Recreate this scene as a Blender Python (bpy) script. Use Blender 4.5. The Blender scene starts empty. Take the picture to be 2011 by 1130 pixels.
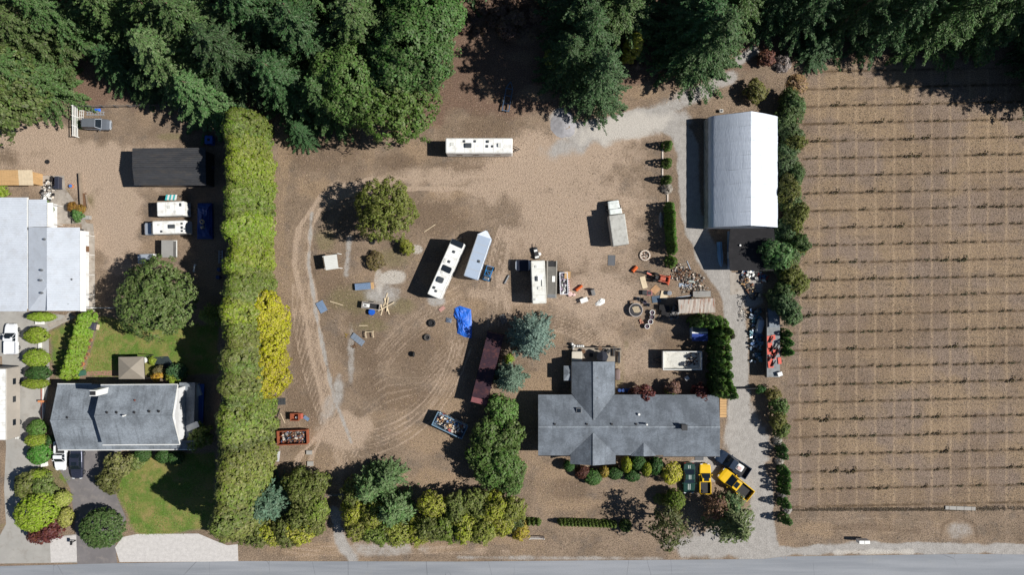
import bpy, math, random
import numpy as np
from mathutils import Vector, Matrix
random.seed(11)
R = math.radians
S, HC, CX, CY = 0.078, 105.0, 1005.5, 565.0     # metres per photo pixel on the ground, camera height, picture centre
scn = bpy.context.scene
col = scn.collection

# ------------------------------------------------------------------ camera, sky, sun, exposure
cam = bpy.data.cameras.new('camera'); camo = bpy.data.objects.new('camera', cam); col.objects.link(camo)
camo.location = (0, 0, HC); camo.rotation_euler = (0, 0, 0)
cam.sensor_width = 36; cam.lens = 36 * HC / (2011 * S); cam.clip_end = 3000; cam.clip_start = 1
scn.camera = camo
scn.render.resolution_x = 1024; scn.render.resolution_y = 576
SUN_EL, SUN_AZ = R(44), R(94)                    # azimuth clockwise from +Y
wd = bpy.data.worlds.new('World'); scn.world = wd; wd.use_nodes = True
wn = wd.node_tree; wn.nodes.clear()
sky = wn.nodes.new('ShaderNodeTexSky'); sky.sky_type = 'NISHITA'; sky.sun_disc = False
sky.sun_elevation = SUN_EL; sky.sun_rotation = SUN_AZ; sky.air_density = 0.8; sky.dust_density = 0.1; sky.ozone_density = 2.0
bg = wn.nodes.new('ShaderNodeBackground'); bg.inputs[1].default_value = 0.05
wo = wn.nodes.new('ShaderNodeOutputWorld')
wn.links.new(sky.outputs[0], bg.inputs[0]); wn.links.new(bg.outputs[0], wo.inputs[0])
sl = bpy.data.lights.new('sun', 'SUN'); sl.energy = 5.0; sl.angle = R(0.53); sl.color = (1.0, 0.965, 0.91)
so = bpy.data.objects.new('sun', sl); col.objects.link(so)
tos = Vector((math.sin(SUN_AZ) * math.cos(SUN_EL), math.cos(SUN_AZ) * math.cos(SUN_EL), math.sin(SUN_EL)))
so.rotation_euler = tos.to_track_quat('Z', 'Y').to_euler(); so.location = tos * 200
scn.view_settings.view_transform = 'Standard'; scn.view_settings.look = 'None'
scn.view_settings.exposure = 0.22; scn.view_settings.gamma = 1.0
scn.view_settings.use_curve_mapping = False

# ------------------------------------------------------------------ helpers
def W(px, py, z=0.0):
    """point at height z that the photo shows at pixel (px, py)"""
    k = S * (1 - z / HC)
    return Vector(((px - CX) * k, (CY - py) * k, z))
def lin(r, g, b):
    f = lambda u: (u / 255 / 12.92) if u <= 10.3 else ((u / 255 + .055) / 1.055) ** 2.4
    return (f(r), f(g), f(b))
def tag(o, label, cat=None, group=None, kind=None):
    if label: o['label'] = label
    if cat: o['category'] = cat
    if group: o['group'] = group
    if kind: o['kind'] = kind
    return o
def empty(name, loc=(0, 0, 0), rz=0.0):
    o = bpy.data.objects.new(name, None); col.objects.link(o)
    o.location = loc; o.rotation_euler = (0, 0, rz); o.empty_display_size = .2
    return o
def thing(name, label, cat, loc=(0, 0, 0), rz=0.0, group=None):
    return tag(empty(name, loc, rz), label, cat, group)
def copy_tree(o, parent=None):
    c = o.copy(); col.objects.link(c); c.parent = parent
    for ch in list(o.children): copy_tree(ch, c)
    return c
ORD = ['first', 'second', 'third', 'fourth', 'fifth', 'sixth', 'seventh', 'eighth', 'ninth', 'tenth', 'eleventh', 'twelfth',
       'thirteenth', 'fourteenth', 'fifteenth', 'sixteenth', 'seventeenth', 'eighteenth', 'nineteenth', 'twentieth']
TENS = {2: 'twenty', 3: 'thirty', 4: 'forty', 5: 'fifty'}
def nth(i):                                     # 0 -> first
    n = i + 1
    if n <= 20: return ORD[i]
    if n % 10 == 0: return {3: 'thirtieth', 4: 'fortieth', 5: 'fiftieth'}[n // 10]
    return TENS[n // 10] + '-' + ORD[n % 10 - 1]

class MB:
    def __init__(s): s.v = []; s.f = []
    def add(s, vs, fs):
        n = len(s.v); s.v += [tuple(v) for v in vs]; s.f += [tuple(i + n for i in f) for f in fs]; return s
    def box(s, x0, x1, y0, y1, z0, z1):
        return s.add([(x0,y0,z0),(x1,y0,z0),(x1,y1,z0),(x0,y1,z0),(x0,y0,z1),(x1,y0,z1),(x1,y1,z1),(x0,y1,z1)],
                     [(0,3,2,1),(4,5,6,7),(0,1,5,4),(1,2,6,5),(2,3,7,6),(3,0,4,7)])
    def cbox(s, c, d, rz=0.0, rx=0.0, ry=0.0):
        M = Matrix.Translation(c) @ Matrix.Rotation(rz, 4, 'Z') @ Matrix.Rotation(ry, 4, 'Y') @ Matrix.Rotation(rx, 4, 'X')
        t = MB().box(-d[0]/2, d[0]/2, -d[1]/2, d[1]/2, -d[2]/2, d[2]/2)
        return s.add([M @ Vector(v) for v in t.v], t.f)
    def bar(s, a, b, w, h=None):
        a, b = Vector(a), Vector(b); h = h or w; d = b - a; L = d.length
        if L < 1e-6: return s
        q = d.to_track_quat('X', 'Z').to_matrix().to_4x4(); M = Matrix.Translation((a + b) / 2) @ q
        t = MB().box(-L/2, L/2, -w/2, w/2, -h/2, h/2)
        return s.add([M @ Vector(v) for v in t.v], t.f)
    def cyl(s, a, b, r0, r1=None, n=10, cap=True):
        a, b = Vector(a), Vector(b); r1 = r0 if r1 is None else r1
        q = (b - a).to_track_quat('Z', 'Y').to_matrix()
        vs = []
        for p, r in ((a, r0), (b, r1)):
            for i in range(n):
                t = 2 * math.pi * i / n; vs.append(p + q @ Vector((r * math.cos(t), r * math.sin(t), 0)))
        fs = [(i, (i + 1) % n, n + (i + 1) % n, n + i) for i in range(n)]
        if cap: fs += [tuple(reversed(range(n))), tuple(range(n, 2 * n))]
        return s.add(vs, fs)
    def loft(s, rings, cap=True):
        n = len(rings[0]); vs = [p for r in rings for p in r]; fs = []
        for k in range(len(rings) - 1):
            for i in range(n):
                fs.append((k*n+i, k*n+(i+1)%n, (k+1)*n+(i+1)%n, (k+1)*n+i))
        if cap: fs += [tuple(reversed(range(n))), tuple(range((len(rings)-1)*n, len(rings)*n))]
        return s.add(vs, fs)
    def prism(s, poly, z0, z1):
        a = sum(poly[i][0]*poly[(i+1)%len(poly)][1]-poly[(i+1)%len(poly)][0]*poly[i][1] for i in range(len(poly)))
        if a < 0: poly = list(reversed(poly))
        return s.loft([[(p[0], p[1], z0) for p in poly], [(p[0], p[1], z1) for p in poly]])
    def slab(s, pts, t):                        # thin plate below the given 3D polygon (seen from above ccw or cw)
        pts = [Vector(p) for p in pts]
        n = (pts[1]-pts[0]).cross(pts[2]-pts[0])
        if n.z < 0: pts.reverse()
        return s.loft([[p - Vector((0,0,t)) for p in pts], pts])
    def rbox(s, x0, x1, y0, y1, z0, z1, r=.12, e=.08):   # box with rounded plan corners and a softened top edge
        def ring(ins, z):
            a, b, c, d = x0+ins, x1-ins, y0+ins, y1-ins; q = max(r-ins*.5, .02); o = []
            for (cx, cy, t0) in ((b-q, d-q, 0), (a+q, d-q, 90), (a+q, c+q, 180), (b-q, c+q, 270)):
                for k in range(4):
                    t = R(t0 + 30*k); o.append((cx + q*math.cos(t), cy + q*math.sin(t), z))
            return o
        return s.loft([ring(0, z0), ring(0, z1-e), ring(e*.3, z1-e*.3), ring(e, z1)])
    def torus(s, c, R0, r, axis='Z', n=18, m=8, sq=1.0):
        vs, fs = [], []
        for i in range(n):
            a = 2*math.pi*i/n
            for j in range(m):
                b = 2*math.pi*j/m; rr = R0 + r*math.cos(b); z = r*sq*math.sin(b)
                p = (rr*math.cos(a), rr*math.sin(a), z)
                if axis == 'Y': p = (p[0], p[2], p[1])
                if axis == 'X': p = (p[2], p[0], p[1])
                vs.append((c[0]+p[0], c[1]+p[1], c[2]+p[2]))
        for i in range(n):
            for j in range(m):
                fs.append((i*m+j, ((i+1)%n)*m+j, ((i+1)%n)*m+(j+1)%m, i*m+(j+1)%m))
        return s.add(vs, fs)
    def build(s, name, mat, parent=None, smooth=False, kind=None):
        me = bpy.data.meshes.new(name); me.from_pydata(s.v, [], s.f); me.update()
        if smooth: me.shade_smooth()
        me.materials.append(mat)
        o = bpy.data.objects.new(name, me); col.objects.link(o)
        if parent is not None: o.parent = parent
        if kind: o['kind'] = kind
        return o

def sheet(a, b, c, d, n, amp, rib=.5):
    """corrugated sheet; ribs run from edge a-b to edge d-c; n ribs between a and b"""
    a, b, c, d = map(Vector, (a, b, c, d)); m = MB(); vs, fs = [], []
    nrm = (b-a).cross(d-a).normalized()
    if nrm.z < 0: nrm = -nrm
    prof = [(0, 0), (1-rib, 0), (1-rib*.75, 1), (1-rib*.25, 1)]
    ts = [((k + p) / n, h) for k in range(n) for p, h in prof] + [(1.0, 0)]
    for t, h in ts:
        for e0, e1 in ((a, b), (d, c)):
            vs.append(e0.lerp(e1, t) + nrm*h*amp)
    for i in range(len(ts)-1): fs.append((2*i, 2*i+2, 2*i+3, 2*i+1))
    # underside
    k = len(vs)
    vs += [p - nrm*.04 for p in (a, b, c, d)]; fs.append((k, k+3, k+2, k+1))
    fs += [(0, k, k+1, 2*(len(ts)-1)), (1, 2*len(ts)-1, k+2, k+3), (0, 1, k+3, k), (2*(len(ts)-1), k+1, k+2, 2*len(ts)-1)]
    return m.add(vs, fs)

# ------------------------------------------------------------------ materials
MATS = {}
class NT:
    def __init__(s, m): s.t = m.node_tree; s.n = s.t.nodes; s.l = s.t.links
    def new(s, typ, **kw):
        o = s.n.new(typ)
        for k, v in kw.items(): setattr(o, k, v)
        return o
    def val(s, x, sock):
        if hasattr(x, 'is_linked') or isinstance(x, bpy.types.NodeSocket): s.l.new(x, sock)
        else:
            try: sock.default_value = x
            except Exception: sock.default_value = (*x, 1.0)
    def math(s, op, a, b=0.0, clamp=False):
        o = s.new('ShaderNodeMath', operation=op); o.use_clamp = clamp
        s.val(a, o.inputs[0]); s.val(b, o.inputs[1]); return o.outputs[0]
    def mix(s, f, a, b, mode='MIX'):
        o = s.new('ShaderNodeMix', data_type='RGBA', blend_type=mode)
        s.val(f, o.inputs[0]); s.val(a, o.inputs[6]); s.val(b, o.inputs[7]); return o.outputs[2]
    def noise(s, vec, scale, detail=3.0, rough=.55):
        o = s.new('ShaderNodeTexNoise'); o.inputs['Scale'].default_value = scale
        o.inputs['Detail'].default_value = detail; o.inputs['Roughness'].default_value = rough
        if vec is not None: s.l.new(vec, o.inputs['Vector'])
        return o.outputs[0]
    def ramp(s, f, lo, hi, a=0.0, b=1.0):
        o = s.new('ShaderNodeMapRange'); o.interpolation_type = 'SMOOTHSTEP'
        s.val(f, o.inputs[0]); s.val(lo, o.inputs[1]); s.val(hi, o.inputs[2]); s.val(a, o.inputs[3]); s.val(b, o.inputs[4])
        return o.outputs[0]
    def stretch(s, vec, sc):
        o = s.new('ShaderNodeMapping'); o.inputs['Scale'].default_value = sc; s.l.new(vec, o.inputs[0]); return o.outputs[0]
def new_mat(name):
    m = bpy.data.materials.new(name); m.use_nodes = True; m.node_tree.nodes.clear(); t = NT(m)
    p = t.new('ShaderNodeBsdfPrincipled'); o = t.new('ShaderNodeOutputMaterial'); t.l.new(p.outputs[0], o.inputs[0])
    return m, t, p, o
def paint(name, rgb, rough=.5, metal=0.0, var=.18, scale=1.2, dirt=None, dirt_amt=0.0, spec=.5, coat=0.0, stretch=None, bump=0.0, fine=9.0):
    """worn plain surface: rgb in 0-255"""
    if name in MATS: return MATS[name]
    m, t, p, o = new_mat(name)
    g = t.new('ShaderNodeTexCoord').outputs['Object']
    v = t.stretch(g, stretch) if stretch else g
    base = lin(*rgb)
    n1 = t.noise(v, scale, 4); n2 = t.noise(v, scale*fine, 3)
    f = t.math('ADD', t.math('MULTIPLY', n1, .6), t.math('MULTIPLY', n2, .4))
    dk = t.mix(t.ramp(f, .3, .7), tuple(x*(1-var) for x in base), tuple(min(1, x*(1+var)) for x in base))
    if dirt:
        d = t.ramp(t.noise(v, scale*1.7, 5, .65), .48, .7, 0, dirt_amt)
        dk = t.mix(d, dk, lin(*dirt))
    t.val(dk, p.inputs['Base Color']); p.inputs['Metallic'].default_value = metal
    t.val(t.ramp(n2, .2, .8, max(rough-.08, .03), min(1, rough+.1)), p.inputs['Roughness'])
    p.inputs['Specular IOR Level'].default_value = spec; p.inputs['Coat Weight'].default_value = coat
    if bump:
        b = t.new('ShaderNodeBump'); b.inputs['Strength'].default_value = bump; b.inputs['Distance'].default_value = .03
        t.l.new(n2, b.inputs['Height']); t.l.new(b.outputs[0], p.inputs['Normal'])
    MATS[name] = m; return m
def leaf_mat(name, trans=.25, rough=.55, var=.45):
    m, t, p, o = new_mat(name)
    oi = t.new('ShaderNodeObjectInfo'); ge = t.new('ShaderNodeNewGeometry')
    hv = t.new('ShaderNodeHueSaturation'); t.l.new(oi.outputs['Color'], hv.inputs['Color'])
    r1 = ge.outputs['Random Per Island']
    r2 = t.math('FRACT', t.math('MULTIPLY', r1, 57.31)); r3 = oi.outputs['Random']
    t.l.new(t.math('ADD', t.math('MULTIPLY', r2, .05), t.math('ADD', t.math('MULTIPLY', r3, .02), .465)), hv.inputs['Hue'])
    t.l.new(t.math('ADD', t.math('MULTIPLY', r1, var*2), t.math('ADD', t.math('MULTIPLY', r3, .25), 1.18-var-.12)), hv.inputs['Value'])
    t.l.new(t.math('ADD', t.math('MULTIPLY', r2, .3), .8), hv.inputs['Saturation'])
    c = hv.outputs[0]
    t.l.new(c, p.inputs['Base Color']); p.inputs['Roughness'].default_value = rough; p.inputs['Specular IOR Level'].default_value = .3
    tr = t.new('ShaderNodeBsdfTranslucent'); t.l.new(c, tr.inputs[0])
    mx = t.new('ShaderNodeMixShader'); mx.inputs[0].default_value = trans
    t.l.new(p.outputs[0], mx.inputs[1]); t.l.new(tr.outputs[0], mx.inputs[2]); t.l.new(mx.outputs[0], o.inputs[0])
    return m
LEAF = leaf_mat('leaf')
BARK = paint('bark', (92, 76, 62), .9, var=.3, scale=3, bump=.4)
TWIG = paint('grey_twig', (150, 140, 130), .9, var=.2, scale=3)

# ------------------------------------------------------------------ ground colour layers
def axis(lo, hi, step, far):
    a = list(np.arange(lo, hi + step/2, step)); d = step*2; p = a[-1]
    while p < far: p += d; a.append(p); d *= 1.7
    d = step*2; p = a[0]; b = []
    while p > -far: p -= d; b.insert(0, p); d *= 1.7
    return np.array(b + a)
GX = axis(-86, 86, .27, 1500); GY = axis(-50, 50, .27, 1500)
XX, YY = np.meshgrid(GX, GY); PX = XX / S + CX; PY = CY - YY / S
rng = np.random.default_rng(5)
def vnoise(cell, seed):
    """smooth random field over the pixel plane, for ragged edges of the layers"""
    r = np.random.default_rng(seed); n = 64; g = r.random((n, n))
    u = (PX / cell) % (n-1); v = (PY / cell) % (n-1); i = u.astype(int); j = v.astype(int); a = u-i; b = v-j
    a = a*a*(3-2*a); b = b*b*(3-2*b)
    return (g[j, i]*(1-a)+g[j, i+1]*a)*(1-b) + (g[j+1, i]*(1-a)+g[j+1, i+1]*a)*b
N1, N2, N3 = vnoise(60, 1), vnoise(22, 2), vnoise(11, 3)
LAY = {k: np.zeros_like(PX) for k in ('track', 'gravel', 'thatch', 'olive', 'straw', 'white', 'lawn', 'field', 'forest')}
def sstep(x): x = np.clip(x, 0, 1); return x*x*(3-2*x)
def dist(pts):
    d = np.full(PX.shape, 1e9)
    for (ax, ay), (bx, by) in zip(pts[:-1], pts[1:]):
        dx, dy = bx-ax, by-ay; t = np.clip(((PX-ax)*dx+(PY-ay)*dy)/(dx*dx+dy*dy+1e-9), 0, 1)
        d = np.minimum(d, np.hypot(PX-ax-t*dx, PY-ay-t*dy))
    return d
def stroke(l, pts, w, s=1.0, soft=.6, rag=.3):
    LAY[l] = np.maximum(LAY[l], s*sstep((w*(1+rag*(N2-.5)*2) - dist(pts)) / (w*soft)))
def blob(l, x, y, rx, ry, s=1.0, soft=.5, rot=0.0, rag=.35):
    c, n = math.cos(R(rot)), math.sin(R(rot)); u = (PX-x)*c+(PY-y)*n; v = -(PX-x)*n+(PY-y)*c
    q = np.hypot(u/rx, v/ry) - rag*(N2-.5)*2*.6 - rag*(N3-.5)*.6
    LAY[l] = np.maximum(LAY[l], s*sstep((1-q)/soft + .3))
def poly(l, pts, s=1.0, soft=6.0, rag=4.0):
    ins = np.zeros(PX.shape, bool); n = len(pts)
    for k in range(n):
        (ax, ay), (bx, by) = pts[k], pts[(k+1) % n]
        c = ((ay > PY) != (by > PY)) & (PX < (bx-ax)*(PY-ay)/(by-ay+1e-9)+ax); ins ^= c
    d = dist(pts+[pts[0]]); sd = np.where(ins, d, -d) + rag*(N2-.5)*2
    LAY[l] = np.maximum(LAY[l], s*sstep(sd/soft*.5+.5))
# worn wheel tracks of the yard
for off, s in ((0, .95), (26, .9)):
    stroke('track', [(575+off,1000),(585+off,900),(640,840),(632+off*.8,780),(612+off*.7,700),(597+off,600),(578+off,520),(585+off,450),(630+off*.2,385+off*.5),(720,352+off*.7),(860,350+off*.8),(990,345+off)], 8, 1.0, .9)
stroke('track', [(660,1060),(672,900),(655,850),(640,800),(622,720),(600,560),(590,480),(606,430),(660,380),(760,358),(900,355),(1020,340),(1120,310),(1200,280)], 28, .45, .9)
stroke('track', [(1260,250),(1150,290),(1040,325),(900,350),(760,352),(660,378)], 34, .8, 1.0); blob('track', 680, 850, 60, 45, .8); blob('track', 1080, 320, 230, 90, .95, 1.0, -15); blob('track', 1130, 430, 170, 150, .8, 1.0); blob('track', 1180, 580, 110, 70, .8, 1.0)
blob('track', 1190, 600, 120, 60, .6, 1.0); blob('track', 1250, 700, 60, 60, .6, 1.0)
stroke('track', [(1000,470),(985,560),(1000,620)], 16, .7, .9); stroke('track', [(930,580),(1120,590),(1230,690)], 28, .6, .9)
for k in range(6): stroke('track', [(700+8*k,830-22*k),(760,790-16*k),(830,770-9*k),(905,700-12*k)], 4, .45, .9)
stroke('track', [(730,700),(780,640),(860,600)], 8, .4, .9)
blob('track', 200, 330, 210, 60, .9, .8); blob('track', 230, 420, 60, 140, .9, .8); blob('track', 60, 270, 120, 40, .9, .8); blob('track', 130, 430, 30, 50, .5)
# single tyre marks
rt = random.Random(77)
def arc(pts, n=2, gap=22, w=3.2, s=.75):
    for k in range(n):
        q = []
        for i, (x, y) in enumerate(pts):
            a, b = pts[max(i-1, 0)], pts[min(i+1, len(pts)-1)]; dx, dy = b[0]-a[0], b[1]-a[1]; L = math.hypot(dx, dy)+1e-6
            q.append((x-dy/L*gap*k, y+dx/L*gap*k))
        stroke('track', q, w*rt.uniform(.8, 1.3), s*rt.uniform(.7, 1.1), .9, .25)
def curve(p0, p1, p2, n=9): return [((1-f)**2*p0[0]+2*f*(1-f)*p1[0]+f*f*p2[0], (1-f)**2*p0[1]+2*f*(1-f)*p1[1]+f*f*p2[1]) for f in [k/(n-1) for k in range(n)]]
for k in range(4):
    arc(curve((700+9*k, 880-16*k), (850+5*k, 860-18*k), (905-6*k, 680-10*k)), 2, 20); arc(curve((600+5*k, 560), (598+7*k, 720), (690+6*k, 900)), 2, 26, 3.5)
    arc(curve((640, 392+7*k), (760, 330+9*k), (1010, 350+8*k)), 1, 20, 3.5); arc(curve((1250, 262+10*k), (1100, 300+12*k), (930, 360+14*k)), 2, 22)
    arc(curve((1240-12*k, 275), (1130-10*k, 330), (1060-14*k, 480)), 2, 22, 3); arc(curve((1020-6*k, 450), (985-5*k, 520), (1000-7*k, 640)), 2, 20, 3)
    arc(curve((1030, 600+8*k), (1150, 590+8*k), (1245-8*k, 720)), 2, 22, 3); arc(curve((740, 720-9*k), (800, 640-9*k), (900, 590-9*k)), 2, 18, 2.6, .5)
    arc(curve((560, 1080+5*k), (760, 1062+7*k), (1000, 1082+3*k)), 1, 10, 2.6, .6); arc(curve((1560, 1020+9*k), (1700, 1012+8*k), (1850, 1030+9*k)), 1, 10, 2.6, .5)
    arc(curve((10, 262+7*k), (150, 275+9*k), (240, 480)), 2, 20, 3.5, .7)
# gravel
stroke('gravel', [(1440,150),(1330,205),(1230,240)], 30, .75, .9)
stroke('gravel', [(1130,262),(1210,245),(1300,228),(1345,270),(1353,340),(1355,420),(1388,500),(1432,570),(1447,640),(1450,720),(1450,800),(1470,880),(1492,950),(1503,1040),(1512,1110)], 27, 1.0, .45, .15)
blob('gravel', 1470, 880, 46, 90, 1.0, .5); blob('gravel', 1480, 1060, 45, 60, .9, .6); blob('gravel', 1470, 570, 34, 40, .9); blob('gravel', 1385, 920, 45, 26, .9)
blob('gravel', 1400, 1070, 110, 32, .9, .7); stroke('gravel', [(1345,232),(1260,240),(1180,262),(1090,295)], 36, .9, 1.0); blob('white', 1225, 250, 110, 30, .9, 1.0, -12); stroke('gravel', [(1450,120),(1480,100)], 18, .9)
stroke('gravel', [(655,1000),(668,1060),(690,1100)], 16, .9, .8); blob('gravel', 760, 1080, 90, 18, .6, .9); blob('gravel', 690, 700, 10, 70, .6, .9)
blob('gravel', 665, 770, 14, 40, .7, .9); blob('gravel', 650, 800, 20, 60, .5, .9, 30)
stroke('gravel', [(612,420),(606,520),(625,640),(655,780),(690,870)], 7, .75, .9); stroke('gravel', [(686,470),(680,540)], 12, .7, .9)
blob('gravel', 1105, 240, 28, 26, .8); blob('white', 1112, 258, 24, 12, 1.0, .5); blob('white', 770, 545, 30, 16, .9, .8); blob('white', 820, 490, 14, 10, .7)
blob('white', 745, 555, 12, 30, .6); blob('gravel', 745, 580, 50, 30, .7, .9); blob('gravel', 855, 590, 20, 14, .8, .8)
stroke('gravel', [(1530,1085),(1700,1075),(2100,1082)], 16, .95, .7); stroke('white', [(1640,1085),(1790,1086)], 10, .8, .9); stroke('gravel', [(900,1096),(1300,1098)], 8, .6, .9)
blob('gravel', 1885, 1042, 32, 22, .55, 1.0)
# darker thatch, green tinge, straw
for a in ((640,290,90,60),(780,320,50,25),(900,330,60,18),(700,440,60,40),(860,430,80,45),(640,560,60,70),(720,610,60,50),(720,690,70,50),(830,700,90,60),(590,700,25,80),(610,800,30,60),(940,330,60,14),
          (800,780,90,30),(1180,740,40,30),(1075,470,60,40),(1130,520,40,30),(960,250,60,40),(1340,680,60,30),(930,700,60,50),(1120,960,60,30),(580,790,28,50),(1200,640,30,14),(720,760,40,40)):
    blob('thatch', *a, .85, .9)
for a in ((770,505,50,28),(700,590,70,40),(640,470,30,30),(790,600,40,20),(250,400,20,60),(330,268,40,10),(1230,680,10,20),(1215,720,14,60),(730,640,50,16),(120,370,30,20),(180,400,14,40)):
    blob('olive', *a, .6, .9)
for a in ((620,370,50,30),(880,380,60,20),(820,300,40,30),(870,800,60,40),(900,860,60,30),(840,860,70,40),(1100,930,70,30),(760,250,120,16),(560,300,20,80),(1060,760,60,60),(860,940,80,24),(1130,990,90,20),(620,1080,140,20),(830,1075,150,14),(1000,1060,60,20),(1600,1040,60,24),(1030,640,20,20),(950,790,30,40),(930,600,40,30),(1260,180,60,20),(1060,180,60,20),(1020,60,60,30)):
    blob('straw', *a, .7, .9)
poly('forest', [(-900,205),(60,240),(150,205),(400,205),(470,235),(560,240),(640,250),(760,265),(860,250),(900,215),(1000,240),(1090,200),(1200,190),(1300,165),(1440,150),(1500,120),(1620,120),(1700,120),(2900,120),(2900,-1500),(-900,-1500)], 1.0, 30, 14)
poly('field', [(1568,140),(1600,128),(2900,150),(2900,998),(1545,1002),(1545,760),(1560,600),(1580,480),(1575,300)], 1.0, 10, 4)
poly('lawn', [(196,622),(330,640),(430,640),(430,735),(350,738),(180,740),(165,735)], 1.0, 7, 4)
poly('lawn', [(240,930),(262,895),(420,890),(430,1040),(330,1050),(265,1048),(225,960)], 1.0, 10, 6)
poly('lawn', [(96,650),(160,622),(150,745),(105,745)], .75, 8, 6)
poly('lawn', [(-80,1020),(12,1030),(-10,1060),(-80,1060)], .5, 8, 4); blob('olive', 110, 935, 40, 25, .9); blob('lawn', 128, 935, 14, 12, .9)
LAY['straw'] = np.maximum(LAY['straw'], sstep((N1*1.2+N2*.6-.95)/.4)*.5); LAY['thatch'] = np.maximum(LAY['thatch'], sstep(((1-N2)*1.0+N3*.8-1.0)/.5)*.5)
for l in ('straw', 'thatch'): blob(l, 290, 1040, 60, 20, .5) if l == 'straw' else None
stroke('thatch', [(1545,1003),(1700,998),(1850,1000),(2200,996)], 5, 1.0, .8)
stroke('thatch', [(1640,1040),(1700,1035),(1800,1045)], 14, .7, .9); stroke('thatch', [(1845,1065),(1852,1030),(1880,1015),(1915,1030),(1920,1060)], 6, .8, .9)

def add_layers(me, sel=None):
    for nm, ks in (('layer_a', ('track', 'gravel', 'thatch', 'olive')), ('layer_b', ('straw', 'white', 'lawn', 'field')), ('layer_c', ('forest',)*4)):
        arr = np.stack([LAY[k].ravel() for k in ks], 1).astype(np.float32)
        if sel is not None: arr = arr[sel]
        at = me.color_attributes.new(nm, 'FLOAT_COLOR', 'POINT'); at.data.foreach_set('color', np.ascontiguousarray(arr).ravel())

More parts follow.
